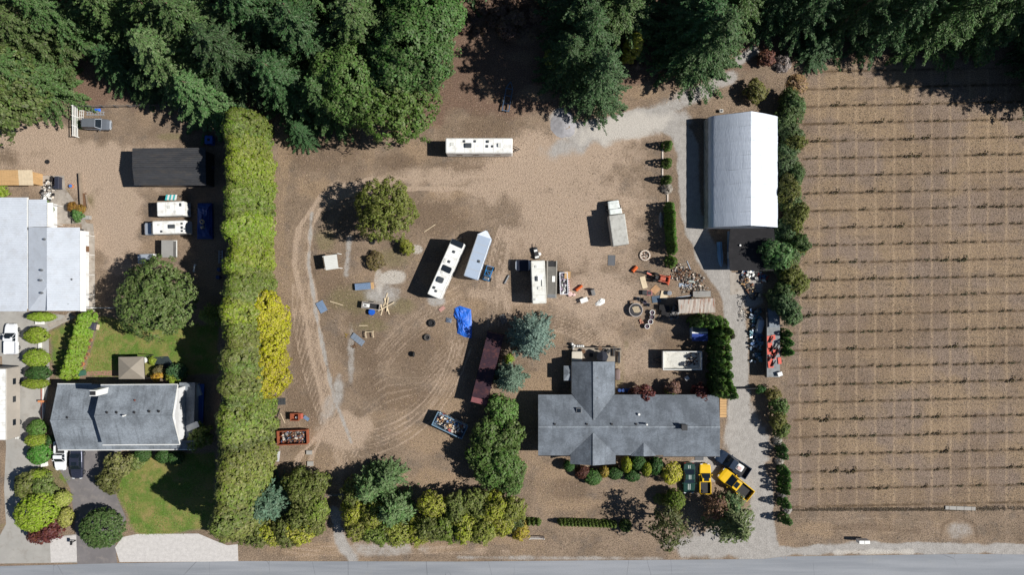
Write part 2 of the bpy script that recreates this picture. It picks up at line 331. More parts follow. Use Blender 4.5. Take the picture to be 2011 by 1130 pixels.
def ground_mat():
    m, t, p, o = new_mat('dry_ground')
    pos = t.new('ShaderNodeNewGeometry').outputs['Position']
    def att(n):
        a = t.new('ShaderNodeAttribute'); a.attribute_name = n; s = t.new('ShaderNodeSeparateColor'); t.l.new(a.outputs['Color'], s.inputs[0])
        return [s.outputs[0], s.outputs[1], s.outputs[2], a.outputs['Alpha']]
    track, gravel, thatch, olive = att('layer_a'); straw, white, lawn, field = att('layer_b'); forest = att('layer_c')[0]
    nf = t.noise(pos, 3.4, 5, .8); nm = t.noise(pos, 1.1, 5, .7); nl = t.noise(pos, .22, 4, .6); nx = t.noise(pos, 11, 2, .6)
    def edge(a, w=.5):                         # layer with a noisy threshold
        k = t.math('ADD', a, t.math('MULTIPLY', t.math('SUBTRACT', t.math('ADD', t.math('MULTIPLY', nf, .5), t.math('MULTIPLY', nm, .5)), .5), w*2.2))
        return t.math('MULTIPLY', t.ramp(k, .18, .82), t.ramp(a, 0, .12))
    c = t.mix(t.ramp(nl, .35, .65), lin(123, 107, 91), lin(141, 123, 105))
    c = t.mix(t.ramp(t.noise(pos, .42, 5, .65), .5, .66, 0, .65), c, lin(112, 101, 91))
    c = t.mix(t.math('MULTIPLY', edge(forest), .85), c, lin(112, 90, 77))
    c = t.mix(t.math('MULTIPLY', edge(straw), .8), c, lin(152, 130, 106))
    c = t.mix(t.math('MULTIPLY', edge(thatch), .6), c, lin(108, 91, 75))
    c = t.mix(t.math('MULTIPLY', edge(olive), .7), c, lin(116, 110, 76))
    c = t.mix(t.math('MULTIPLY', edge(track, .6), .85), c, lin(173, 153, 134))
    # the ploughed field: grey-brown with mauve and tan patches, rows and wheel lines
    fp = t.mix(t.ramp(t.noise(pos, .13, 3), .42, .6), lin(145, 125, 102), lin(133, 117, 104))
    fp = t.mix(t.ramp(t.noise(pos, .055, 4, .6), .48, .62, 0, .6), fp, lin(122, 104, 87))
    fp = t.mix(t.ramp(t.noise(t.stretch(pos, (.12, 1.6, 1)), 1.0, 3), .5, .68, 0, .45), fp, lin(112, 98, 84))
    sx = t.new('ShaderNodeSeparateXYZ'); t.l.new(pos, sx.inputs[0])
    st = t.math('ABSOLUTE', t.math('SUBTRACT', t.math('FRACT', t.math('ADD', t.math('DIVIDE', sx.outputs[0], 2.87), t.math('MULTIPLY', nl, .22))), .5))
    fp = t.mix(t.math('MULTIPLY', t.ramp(st, .0, .12, .5, 0), t.ramp(nm, .25, .55)), fp, lin(176, 153, 126))
    rw = t.math('ADD', sx.outputs[1], t.math('MULTIPLY', sx.outputs[0], -.0225))
    rr = t.math('ABSOLUTE', t.math('SUBTRACT', t.math('FRACT', t.math('DIVIDE', t.math('ADD', rw, -26.7), 2.668)), .5))
    fp = t.mix(t.math('MULTIPLY', t.ramp(rr, .36, .5, 0, .95), t.ramp(t.noise(pos, .7, 4), .3, .58)), fp, lin(88, 72, 54))
    c = t.mix(edge(field, .2), c, fp)
    g = t.mix(t.ramp(nm, .3, .7), lin(152, 148, 143), lin(170, 166, 161))
    g = t.mix(t.ramp(nf, .55, .8, 0, .22), g, lin(132, 124, 116))
    c = t.mix(t.math('MULTIPLY', edge(gravel, .5), .95), c, g)
    c = t.mix(t.math('MULTIPLY', edge(white, .45), .85), c, lin(188, 182, 173))
    gl = t.mix(t.ramp(t.noise(pos, .35, 4), .38, .62), lin(92, 116, 50), lin(130, 126, 72))
    gl = t.mix(t.ramp(t.noise(pos, .5, 5, .65), .48, .68, 0, .75), gl, lin(146, 128, 86))
    c = t.mix(edge(lawn, .4), c, gl)
    # straw specks and dark crumbs everywhere
    sp = t.math('MULTIPLY', t.ramp(nx, .42, .18), .0)
    dk = t.ramp(nf, .46, .3, 0, .6); lt = t.ramp(nf, .54, .72, 0, .6)
    sw = t.noise(t.stretch(pos, (2.6, .9, 1)), 1.6, 5, .75)
    c = t.mix(t.math('MULTIPLY', t.ramp(sw, .55, .7, 0, .5), t.math('SUBTRACT', 1.0, t.math('MAXIMUM', gravel, t.math('MAXIMUM', lawn, track)))), c, lin(164, 143, 118))
    soft = t.math('SUBTRACT', 1.0, t.math('MULTIPLY', t.math('MAXIMUM', gravel, lawn), .6))
    c = t.mix(t.math('MULTIPLY', dk, soft), c, t.mix(.55, c, (.02, .015, .01), 'MIX'))
    c = t.mix(t.math('MULTIPLY', lt, soft), c, t.mix(.35, c, (.62, .52, .4), 'MIX'))
    ff = t.noise(pos, 6.5, 3, .8); c = t.mix(soft, c, t.mix(1.0, c, t.mix(t.ramp(ff, .36, .64), (.62, .62, .62), (1.3, 1.3, 1.3)), 'MULTIPLY'))
    t.l.new(c, p.inputs['Base Color']); p.inputs['Roughness'].default_value = .95; p.inputs['Specular IOR Level'].default_value = .12
    b = t.new('ShaderNodeBump'); b.inputs['Strength'].default_value = .7; b.inputs['Distance'].default_value = .12
    t.l.new(t.math('ADD', nf, t.math('MULTIPLY', nm, .6)), b.inputs['Height']); t.l.new(b.outputs[0], p.inputs['Normal'])
    return m
GROUND = ground_mat()
def grid_mesh(name, mask=None, z=0.0, kind='structure', label=None):
    ny, nx = PX.shape
    idx = np.arange(nx*ny).reshape(ny, nx)
    q = np.stack([idx[:-1, :-1], idx[:-1, 1:], idx[1:, 1:], idx[1:, :-1]], -1)
    if mask is not None:
        cm = mask[:-1, :-1] & mask[:-1, 1:] & mask[1:, 1:] & mask[1:, :-1]; q = q[cm]
    q = q.reshape(-1, 4)
    used = np.unique(q); mp = np.full(nx*ny, -1); mp[used] = np.arange(len(used)); q = mp[q]
    co = np.stack([XX.ravel()[used], YY.ravel()[used], np.full(len(used), z)], 1).astype(np.float32)
    me = bpy.data.meshes.new(name); me.vertices.add(len(co)); me.vertices.foreach_set('co', co.ravel())
    me.loops.add(q.size); me.loops.foreach_set('vertex_index', q.ravel().astype(np.int32))
    me.polygons.add(len(q)); me.polygons.foreach_set('loop_start', np.arange(0, q.size, 4, dtype=np.int32))
    me.update(calc_edges=True); add_layers(me, used); me.materials.append(GROUND)
    ob = bpy.data.objects.new(name, me); col.objects.link(ob); ob['kind'] = kind
    if label: ob['label'] = label
    return ob
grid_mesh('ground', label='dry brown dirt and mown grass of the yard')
inn = (np.abs(PX-1005) < 1080) & (np.abs(PY-565) < 620)
grid_mesh('field', (LAY['field'] > .5), .004, label='harvested brown field with rows of dead weeds')
grid_mesh('gravel_path', (LAY['gravel'] > .45) & (LAY['field'] < .4) & (PX > 1100) & (PY > 190) & (PY < 1098) & inn, .008, label='pale grey gravel driveway curving past the white shelter')
grid_mesh('dirt_path', (LAY['track'] > .5) & (LAY['gravel'] < .4) & (PX > 540) & (PX < 1040) & (PY > 330) & inn, .006, label='worn pale wheel track curving round the yard')
grid_mesh('lawn', (LAY['lawn'] > .45) & (PX < 440) & (PY < 780) & inn, .006, label='patchy green lawn behind the grey house')
grid_mesh('lawn', (LAY['lawn'] > .45) & (PX < 440) & (PY > 860) & inn, .006, label='bright green front lawn shaded by the tall hedge')

def flat(name, pts, z, mat, label, thick=.0):
    m = MB(); p = [W(a, b) for a, b in pts]
    p = [(q.x, q.y) for q in p]
    m.prism(p, -.05, z); o = m.build(name, mat); tag(o, label, kind='structure'); return o
ASPH = paint('road_asphalt', (128, 132, 138), .9, var=.07, scale=.35, dirt=(148, 148, 148), dirt_amt=.4, stretch=(.15, 1, 1), bump=.15, fine=30)
def road_mat():
    m, t, p, o = new_mat('worn_road'); g = t.new('ShaderNodeTexCoord').outputs['Object']; sx = t.new('ShaderNodeSeparateXYZ'); t.l.new(g, sx.inputs[0])
    c = t.mix(t.ramp(t.noise(t.stretch(g, (.03, .5, 1)), 1.0, 5, .6), .35, .65), lin(130, 134, 140), lin(150, 153, 158))
    c = t.mix(t.ramp(t.noise(g, .35, 5, .7), .52, .75, 0, .35), c, lin(150, 150, 148)); c = t.mix(t.ramp(t.noise(g, 14, 3, .8), .35, .7, .22, 0), c, lin(84, 86, 90))
    v = t.new('ShaderNodeTexVoronoi'); v.feature = 'DISTANCE_TO_EDGE'; v.inputs['Scale'].default_value = .16; t.l.new(t.stretch(g, (1, .35, 1)), v.inputs['Vector'])
    c = t.mix(t.math('MULTIPLY', t.ramp(v.outputs['Distance'], .0, .006, .55, 0), t.ramp(t.noise(g, .15, 2), .45, .6)), c, lin(70, 70, 74))
    t.l.new(c, p.inputs['Base Color']); p.inputs['Roughness'].default_value = .9; return m
ASPH = road_mat()
DRIV = paint('dark_asphalt', (112, 108, 108), .9, var=.15, scale=.5, dirt=(140, 132, 126), dirt_amt=.5, bump=.2, fine=25)
CONC = paint('concrete', (158, 155, 149), .85, var=.10, scale=.5, dirt=(138, 132, 124), dirt_amt=.6, bump=.1, fine=20)
CONC2 = paint('old_concrete', (158, 150, 140), .9, var=.2, scale=.9, dirt=(120, 108, 95), dirt_amt=.7, bump=.2)
WGRA = paint('white_gravel', (192, 188, 184), .95, var=.12, scale=2.0, dirt=(160, 154, 148), dirt_amt=.2, bump=.5, fine=4)
rd = [(-20000,1130),(-900,1118),(0,1113),(240,1107),(480,1103),(900,1104),(1500,1099),(1540,1094),(1900,1089),(2100,1091),(3000,1097),(20000,1110),(20000,1235),(-20000,1240)]
flat('road', rd, .02, ASPH, 'grey asphalt road along the foot of the lots')
flat('concrete_driveway', [(-400,606),(62,612),(150,622),(95,650),(98,740),(85,830),(84,900),(60,960),(50,1010),(60,1060),(150,1050),(152,1106),(-400,1113),(-400,1060),(-5,1062),(12,1030),(8,960),(12,880),(4,700),(-400,690)], .012, CONC, 'pale concrete driveway beside the clipped round shrubs')
flat('asphalt_driveway', [(104,880),(240,880),(236,900),(222,960),(240,1000),(248,1020),(226,1060),(230,1108),(152,1110),(150,1060),(145,1010),(138,960),(118,925)], .016, DRIV, 'dark asphalt driveway in front of the grey house')
flat('white_gravel_verge', [(226,1076),(240,1056),(268,1050),(390,1049),(420,1062),(446,1072),(467,1070),(468,1104),(235,1105)], .018, WGRA, 'strip of white gravel between lawn and road')
flat('white_gravel_verge', [(98,1058),(150,1052),(151,1104),(100,1106)], .018, WGRA, 'patch of white gravel beside the driveway mouth')
flat('stepping_path', [(92,637),(120,628),(137,612),(143,617),(128,634),(97,645)], .02, CONC2, 'pale paved footpath leading to the mobile home')
flat('patio', [(80,345),(126,345),(128,370),(150,400),(170,438),(183,440),(186,470),(187,612),(172,612),(160,440),(100,440),(80,392)], .014, CONC2, 'stained concrete patio beside the mobile home')
flat('brick_path', [(168,738),(172,730),(235,728),(235,738)], .02, paint('brick_red', (150, 112, 98), .9, var=.2, scale=4), 'red brick strip at the edge of the lawn')
flat('concrete_pad', [(1433,536),(1462,534),(1478,575),(1434,580)], .02, CONC2, 'square concrete slab in front of the dark shed')

# ------------------------------------------------------------------ foliage
def unit(v): return v / (np.linalg.norm(v, axis=-1, keepdims=True) + 1e-9)
def cards_mesh(name, c, n, t, l, w, mat=LEAF):
    """one diamond leaf clump face for each centre c, normal n, direction t, length l, width w"""
    n = unit(n); t = unit(t - n*np.sum(t*n, 1, keepdims=True)); b = np.cross(n, t)
    l = l[:, None]; w = w[:, None]
    q = np.stack([c + t*l*.5, c + b*w*.5 + t*l*.08, c - t*l*.5, c - b*w*.5 + t*l*.08], 1).reshape(-1, 3).astype(np.float32)
    k = len(c); me = bpy.data.meshes.new(name); me.vertices.add(4*k); me.vertices.foreach_set('co', q.ravel())
    me.loops.add(4*k); me.loops.foreach_set('vertex_index', np.arange(4*k, dtype=np.int32))
    me.polygons.add(k); me.polygons.foreach_set('loop_start', np.arange(0, 4*k, 4, dtype=np.int32))
    me.update(calc_edges=True); me.materials.append(mat); return me
def fir_crown(seed, h, rad, whorls, per, card=.42, low=.1, droop=.35, power=.8, dens=1.0):
    r = np.random.default_rng(seed); C, N, T, L = [], [], [], []
    for k in range(whorls):
        f = low + (1-low)*(k + r.random()*.6)/whorls; f = min(f, .995)
        for j in range(per if f < .9 else 4):
            az = r.random()*6.283; bl = rad*((1-f)**power*r.uniform(.45, 1.15)+.06)
            n = max(4, int(bl/.17*dens)); s = r.random(n)**.75
            side = r.uniform(-1, 1, n); tw = (.15*bl+.22)*(1.12-s)
            pitch = -droop*r.uniform(.5, 1.4); rise = r.uniform(.1, .3)
            x = s*bl; z = f*h + x*pitch + rise*x*s*.6
            y = side*tw
            d = np.array([math.cos(az), math.sin(az)]); e = np.array([-d[1], d[0]])
            xx = x + np.abs(y)*.55
            p = np.stack([d[0]*xx+e[0]*y, d[1]*xx+e[1]*y, z - np.abs(y)*.3 + r.normal(0, .07, n)], 1)
            td = np.stack([d[0]*.8+e[0]*side, d[1]*.8+e[1]*side, np.full(n, pitch*.8)], 1)
            C.append(p); T.append(td + r.normal(0, .18, (n, 3)))
            N.append(np.stack([d[0]*np.full(n, .35), d[1]*np.full(n, .35), np.full(n, 1.)], 1) + r.normal(0, .38, (n, 3))); L.append(card*r.uniform(.7, 1.35, n))
    C, N, T, L = np.concatenate(C), np.concatenate(N), np.concatenate(T), np.concatenate(L)
    return cards_mesh('crown', C, N, T, L*1.25, L*.5)
def clump_crown(seed, surf, nclump, rc, per, card, up=.35, asp=.62, spread=.9, inner=.15):
    """leafy crown: clumps of leaves over the surface given by surf(rng, n) -> points, normals"""
    r = np.random.default_rng(seed); P, Nn = surf(r, nclump); P = np.asarray(P); Nn = unit(np.asarray(Nn))
    rcs = rc*r.uniform(.6, 1.35, (nclump, 1, 1)); v = unit(r.normal(0, 1, (nclump, per, 3)))
    fl = np.sum(v*Nn[:, None], 2, keepdims=True); v = np.where(fl < -.3, v - 2*fl*Nn[:, None], v)
    pos = P[:, None] + v*rcs*(r.random((nclump, per, 1))**.4) - Nn[:, None]*rcs*inner*3*(r.random((nclump, per, 1))**3)
    nor = v*spread + Nn[:, None]*.6 + np.array([0, 0, up]) + r.normal(0, .3, v.shape)
    c = pos.reshape(-1, 3); n = nor.reshape(-1, 3); L = card*r.uniform(.65, 1.4, len(c))
    c[:, 2] = np.maximum(c[:, 2], .05)
    return cards_mesh('crown', c, n, r.normal(0, 1, c.shape) + np.array([0, 0, .3]), L, L*asp)
def ellipsoids(lobes):
    def f(r, n):
        a = np.array([(l[3]*l[4]+l[4]*l[5]+l[3]*l[5]) for l in lobes]); pick = r.choice(len(lobes), n, p=a/a.sum()); Lo = np.array(lobes)[pick]
        v = unit(r.normal(0, 1, (n, 3))); v[:, 2] = np.where(v[:, 2] < -.45, -v[:, 2], v[:, 2])
        return Lo[:, :3] + v*Lo[:, 3:6]*r.uniform(.86, 1.06, (n, 1)), v/Lo[:, 3:6]
    return f
def column(h, rad, top=.35, z0=.0):
    def f(r, n):
        u = r.random(n)**.85; z = z0 + u*(h-z0); prof = np.where(u < top, 1.0, np.sqrt(np.clip(1-((u-top)/(1-top))**2.0, 0, 1)))
        a = r.random(n)*6.283; rr = rad*prof*r.uniform(.86, 1.08, n)
        return np.stack([rr*np.cos(a), rr*np.sin(a), z], 1), np.stack([np.cos(a), np.sin(a), .25+.9*u], 1)
    return f
def cone(h, rad, p=.9):
    def f(r, n):
        u = r.random(n)**1.25; a = r.random(n)*6.283; rr = rad*((1-u)**p)*r.uniform(.85, 1.08, n)
        return np.stack([rr*np.cos(a), rr*np.sin(a), .05+u*h*.97], 1), np.stack([np.cos(a), np.sin(a), .45+0*u], 1)
    return f
def broad_lobes(seed, rad, zc, vr, n=9, k=.52):
    r = random.Random(seed); o = [(0, 0, zc+.1*vr, rad*.62, rad*.62, vr*.8)]
    for i in range(n):
        a = 6.283*(i + r.random()*.6)/n; d = rad*r.uniform(.45, .66); q = rad*k*r.uniform(.7, 1.05)
        o.append((d*math.cos(a), d*math.sin(a), zc + vr*r.uniform(-.35, .35), q, q, q*vr/rad*1.1))
    return o
def trunk_mesh(seed, h, r0, limbs=6, spread=2.0, lean=.02):
    r = random.Random(seed); m = MB(); n = 6; prev = None; rings = []
    for k in range(n+1):
        f = k/n; c = Vector((math.sin(f*3+seed)*lean*h*f, math.cos(f*2+seed)*lean*h*f, h*f)); rr = r0*(1-f*.85)*(1.25 if k == 0 else 1)
        rings.append([(c.x+rr*math.cos(6.283*i/8), c.y+rr*math.sin(6.283*i/8), c.z) for i in range(8)])
    m.loft(rings)
    for k in range(limbs):
        f = r.uniform(.3, .85); a = r.random()*6.283; L = spread*r.uniform(.6, 1)*(1-f*.5)
        p0 = Vector((0, 0, h*f)); p1 = p0 + Vector((math.cos(a)*L*.55, math.sin(a)*L*.55, L*.35)); p2 = p0 + Vector((math.cos(a+.2)*L, math.sin(a+.2)*L, L*.55))
        m.cyl(p0, p1, r0*.4*(1-f*.5), r0*.22, 6); m.cyl(p1, p2, r0*.22, r0*.06, 6)
    me = bpy.data.meshes.new('trunk'); me.from_pydata(m.v, [], m.f); me.update(); me.shade_smooth(); me.materials.append(BARK); return me
PRO = {}
def proto(key, crown, trunk): PRO[key] = (crown, trunk)
EL = ellipsoids
for i in range(3):
    proto(f'fir{i}', fir_crown(20+i, 20, 6.6, 30, 8, .3, .04, .33, .72, 4.6), trunk_mesh(i, 19.5, .38, 0))
    proto(f'hedge{i}', clump_crown(40+i, column(11, 1.85, .3), 270, .42, 26, .34, .5), trunk_mesh(i, 9.6, .18, 0))
    proto(f'broad{i}', clump_crown(50+i, EL(broad_lobes(50+i, 5, 5.4, 4.4, 11, .56)), 640, .55, 26, .33, .5), trunk_mesh(60+i, 6, .3, 8, 3))
    proto(f'shrub{i}', clump_crown(70+i, EL(broad_lobes(70+i, 1.5, 1.5, 1.5, 7)), 150, .34, 20, .26, .4), trunk_mesh(80+i, 1.5, .07, 5, .9))
    proto(f'tallbush{i}', clump_crown(90+i, EL(broad_lobes(90+i, 2.2, 2.8, 2.6, 9)), 250, .42, 20, .32, .4), trunk_mesh(100+i, 2.8, .11, 7, 1.6))
    proto(f'thuja{i}', clump_crown(110+i, cone(3.6, .78, .62), 110, .2, 18, .2, .6), trunk_mesh(120+i, 2.9, .06, 0))
    proto(f'cedar{i}', fir_crown(130+i, 9, 3.6, 30, 9, .34, .05, .22, .7, 1.6), trunk_mesh(i+5, 8.8, .2, 0))
for i in range(2):
    proto(f'dome{i}', clump_crown(145+i, EL([(0, 0, .95, 1, 1, .95)]), 900, .075, 14, .085, .3, inner=.3), trunk_mesh(155+i, .9, .06, 4, .5))
    proto(f'gold{i}', clump_crown(149+i, EL(broad_lobes(149+i, 2.7, 3.2, 3.2, 7, .68)), 1200, .26, 24, .2, .4), trunk_mesh(159+i, 3, .12, 6, 1.6))
    proto(f'ball{i}', clump_crown(140+i, EL([(0, 0, .95, 1, 1, .95)]), 330, .16, 16, .17, .3, inner=.3), trunk_mesh(150+i, .9, .06, 4, .5))
    proto(f'spruce{i}', fir_crown(160+i, 8, 3.3, 26, 13, .27, .03, .12, .62, 3.0), trunk_mesh(170+i, 7.4, .2, 0))
    proto(f'sparse{i}', clump_crown(180+i, EL(broad_lobes(180+i, 3.4, 5.0, 3.4, 11, .42)), 170, .55, 12, .36, .3), trunk_mesh(190+i, 7, .2, 14, 3.4))
    proto(f'grand{i}', clump_crown(195+i, EL(broad_lobes(195+i, 5.2, 11, 8.6, 18, .42)), 1100, .62, 28, .33, .45), trunk_mesh(198+i, 12, .4, 9, 3))
proto('tuft', clump_crown(200, lambda r, n: (np.stack([r.normal(0, .2, n), r.normal(0, .07, n), r.uniform(.02, .12, n)], 1), np.stack([r.normal(0, .4, n), r.normal(0, .4, n), np.ones(n)], 1)), 16, .08, 4, .15, .6), None)
proto('reed', clump_crown(201, cone(1.2, .9, .5), 60, .25, 9, .5, .8, .2), None)
def plant(key, name, label, cat, px, py, sx=1.0, sz=None, rgb=(70, 95, 40), zvis=0.0, group=None, sy=None, rot=None, loc=None):
    """tree or shrub; (px, py) is where the photo shows the point zvis metres up its axis"""
    crown, trunk = PRO[key]
    p = W(px, py, zvis) if loc is None else loc
    t = thing(name, label, cat, (p[0], p[1], 0), random.random()*6.28 if rot is None else rot, group)
    sz = sx if sz is None else sz
    t.scale = (sx, sx if sy is None else sy, sz)
    c = bpy.data.objects.new('crown', crown); col.objects.link(c); c.parent = t
    g_ = random.uniform(.86, 1.1); j = [g_*random.uniform(.96, 1.04) for _ in range(3)]; L = lin(*rgb); c.color = (L[0]*j[0], L[1]*j[1], L[2]*j[2], 1)
    if trunk:
        k = bpy.data.objects.new('trunk', trunk); col.objects.link(k); k.parent = t
    return t
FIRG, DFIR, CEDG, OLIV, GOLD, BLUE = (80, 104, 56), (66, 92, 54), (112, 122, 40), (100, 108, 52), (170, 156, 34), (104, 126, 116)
YG, DG, MAR, LIME = (138, 142, 50), (58, 88, 40), (92, 44, 42), (128, 146, 44)

# forest along the top: ground pixel of the trunk, height in metres, crown radius factor, colour, kind
G = 'forest trees along the top of the lots'
fl = [(112,182,17,.95,FIRG,'f','tall drooping conifer at the forest corner nearest the silver car'),
 (70,215,14,1.2,(92,108,56),'b','olive green tree at the outer forest corner above the pale dirt'),
 (185,75,20,.95,FIRG,'f','tall green tree in the forest behind the corner tree'),
 (300,60,20,1.1,FIRG,'f','pointed tree deep in the forest above the dark clearing'),
 (130,95,19,1.05,(88,106,58),'f','greyish conifer filling the forest corner'),
 (50,140,18,1.1,FIRG,'f','conifer leaning out at the forest edge above the pale dirt'),
 (385,150,18,1.1,(90,108,64),'f','bright feathery conifer beside the dark forest clearing'),
 (430,205,13,1.0,(80,108,62),'f','conifer hanging over the bins at the forest edge'),
 (440,100,20,1.1,FIRG,'f','tall conifer behind the one over the bins'),
 (360,30,21,1.05,DFIR,'f','dark conifer at the back of the forest'),
 (500,150,20,1.1,DFIR,'f','tall conifer standing just above the end of the long hedge'),
 (545,70,21,1.15,DFIR,'f','tall conifer rising behind the hedge end'),
 (590,190,17,1.0,DFIR,'f','conifer on the forest edge beyond the hedge end'),
 (600,265,6,.5,DFIR,'f','small dark conifer standing out in front of the forest'),
 (640,120,21,1.1,DFIR,'f','dark conifer in the middle of the forest'),
 (660,215,14,.9,FIRG,'f','mid-size conifer above the dry strip'),
 (620,20,21,1.05,FIRG,'f','conifer at the far back of the forest'),
 (720,200,15,1.15,(80,106,48),'g','round leafy tree at the front of the forest'),
 (790,215,13,1.2,(84,110,48),'b','wide leafy tree at the front corner beside the clearing'),
 (830,150,18,1.3,(78,106,52),'g','large leafy tree beside the shaded clearing'),
 (740,110,20,1.2,FIRG,'f','tall conifer behind the leafy corner trees'),
 (850,70,17,1.2,(80,106,50),'g','leafy tree at the back beside the shaded clearing'),
 (730,20,21,1.05,DFIR,'f','dark tree behind the leafy corner trees'),
 (1165,188,20,.85,(72,98,62),'f','tall dark conifer beside the grey ash heap'),
 (1145,120,19,.95,DFIR,'f','dark conifer behind the one beside the ash heap'),
 (1200,60,20,1.15,FIRG,'f','conifer at the back between the two clearings'),
 (1100,125,6,.5,(110,120,50),'b','small yellow-green tree in the shade of the clearing'),
 (1232,112,9,.35,(128,128,38),'c','narrow yellow-green tree beside the tall dark conifer'),
 (1362,125,20,1.0,(78,104,60),'f','tall conifer at the bend of the gravel track'),
 (1400,60,23,1.0,FIRG,'f','tall conifer behind the one at the track bend'),
 (1330,70,19,1.0,DFIR,'f','conifer in the dark gap beyond the track'),
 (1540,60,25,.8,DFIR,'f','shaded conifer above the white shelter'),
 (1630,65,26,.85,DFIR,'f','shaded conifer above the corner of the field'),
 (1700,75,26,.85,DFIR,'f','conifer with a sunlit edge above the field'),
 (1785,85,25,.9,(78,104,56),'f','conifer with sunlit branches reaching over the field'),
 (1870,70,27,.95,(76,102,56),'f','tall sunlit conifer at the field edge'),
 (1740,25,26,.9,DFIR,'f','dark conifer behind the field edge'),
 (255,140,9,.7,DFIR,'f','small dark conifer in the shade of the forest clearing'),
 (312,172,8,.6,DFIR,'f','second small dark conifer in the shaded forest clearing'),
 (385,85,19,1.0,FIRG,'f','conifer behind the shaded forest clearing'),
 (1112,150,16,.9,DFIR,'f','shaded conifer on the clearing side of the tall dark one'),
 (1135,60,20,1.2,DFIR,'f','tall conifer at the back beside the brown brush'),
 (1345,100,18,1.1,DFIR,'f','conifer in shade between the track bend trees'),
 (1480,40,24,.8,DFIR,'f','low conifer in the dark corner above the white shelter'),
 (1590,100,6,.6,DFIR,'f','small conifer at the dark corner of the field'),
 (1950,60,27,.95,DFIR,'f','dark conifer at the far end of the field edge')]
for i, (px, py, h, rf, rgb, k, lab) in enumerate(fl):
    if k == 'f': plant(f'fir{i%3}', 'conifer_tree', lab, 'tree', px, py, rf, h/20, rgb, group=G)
    elif k == 'g': plant(f'grand{i%2}', 'forest_tree', lab, 'tree', px, py, rf*.95, h/19, rgb, group=G)
    elif k == 'c': plant(f'hedge{i%3}', 'narrow_tree', lab, 'tree', px, py, rf*1.9, h/11, rgb, group=G)
    else: plant(f'broad{i%3}', 'leafy_tree', lab, 'tree', px, py, rf, h/9.6, rgb, group=G)
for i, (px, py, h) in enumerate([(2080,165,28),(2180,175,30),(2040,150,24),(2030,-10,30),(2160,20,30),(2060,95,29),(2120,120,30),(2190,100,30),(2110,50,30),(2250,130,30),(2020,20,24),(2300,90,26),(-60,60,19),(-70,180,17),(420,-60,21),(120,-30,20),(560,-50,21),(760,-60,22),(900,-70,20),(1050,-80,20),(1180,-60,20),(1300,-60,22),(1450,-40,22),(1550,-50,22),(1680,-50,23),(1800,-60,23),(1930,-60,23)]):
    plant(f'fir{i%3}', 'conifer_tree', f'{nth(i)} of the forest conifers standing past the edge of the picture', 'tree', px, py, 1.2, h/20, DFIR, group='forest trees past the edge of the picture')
# brushwood of the clearing
for i in range(34):
    px, py = random.uniform(890, 1080), random.uniform(-20, 70)
    if i > 22: px, py = random.uniform(1240, 1330), random.uniform(10, 140)
    plant('reed' if i % 2 else f'shrub{i%3}', 'dry_brush', f'{nth(i)} clump of leafless brown brush in the shaded clearing', 'brush', px, py, random.uniform(.6, 1.1), random.uniform(.4, .8), (118, 96, 80), group='brown brush in the clearings')

# long hedge of tall conifers between the lots
i = 0; y = 262.0; hn = 0
ys = []
while y < 1003: ys.append(y); y += 16.5
for i, y in enumerate(ys):
    h = 10.6 if y < 560 else 10.6 + (y-560)/440*3.2
    plant(f'hedge{i%3}', 'hedge_conifer', f'{nth(i)} tree of the long tall hedge, counted from the forest end', 'hedge tree', 512 + random.uniform(-4, 4) - (0 if y < 880 else (y-880)*.05), y, random.uniform(1.0, 1.2) if y < 560 else random.uniform(1.05, 1.35), h/11*random.choice([.88, .95, 1.0, 1.05, 1.12]),
          random.choice([(110, 122, 40), (116, 128, 40), (98, 110, 42), (106, 116, 40)]) if random.random() < (1 if y < 520 else 0.75 if y < 600 else .35 if y < 720 else .12) else random.choice([OLIV, (104, 112, 50), (96, 112, 46), (88, 98, 48)]), group='tall hedge between the two lots')
for i, (px, py, sx, h) in enumerate([(533,614,1.2,7.4),(540,645,1.05,6.8),(533,676,1.15,7.4),(541,706,1.02,6.6),(534,735,1.18,6.8)]):
    plant(f'gold{i%2}', 'golden_conifer', f'{nth(i)} golden yellow conifer bulging from the hedge, counted from the forest end', 'shrub', px, py, sx, h/6.4, (156, 150, 28), group='golden conifers in front of the hedge')

# hedges and trees along the road
for i, (px, py) in enumerate([(462,1030),(488,1034),(514,1036),(540,1040),(566,1040),(592,1036),(616,1022),(622,995),(606,968),(622,945),(590,945),(600,1005)]):
    plant(f'tallbush{i%3}', 'roadside_shrub', f'{nth(i)} yellow-green shrub in the hedge corner by the gated track', 'shrub', px, py, .95, .95, random.choice([YG, OLIV, (146, 144, 50), (108, 120, 50)]), group='shrubs of the hedge corner', zvis=1.5)
for i, (px, py) in enumerate([(700,1000),(712,1030),(745,1040),(782,1042),(818,1040),(850,1030),(850,985),(880,1035),(900,990),(915,1030),(945,1035),(938,985),(968,990),(980,1020),(1005,1000),(700,965),(735,1005)]):
    plant(f'tallbush{i%3}', 'roadside_shrub', f'{nth(i)} yellow-green shrub of the roadside hedge, counted from the track', 'shrub', px, py, .95, random.uniform(.75, 1.1), random.choice([YG, OLIV, (134, 136, 46), (118, 124, 50), (104, 118, 48)]), group='roadside hedge in front of the yard', zvis=1.5)
for px, py, sx, sz, lab in ((542,975,1.15,.95,'blue-green cedar standing in the hedge corner'), (735,945,.9,.95,'feathery green cedar beside the gated track'),
                            (780,985,1.05,.95,'wide feathery cedar behind the roadside hedge'), (765,930,.9,.7,'low feathery cedar at the rear of the roadside group')):
    plant(f'cedar{int(px)%3}', 'cedar_tree', lab, 'tree', px, py, sx, sz, (96, 120, 72) if px > 600 else (90, 116, 92))
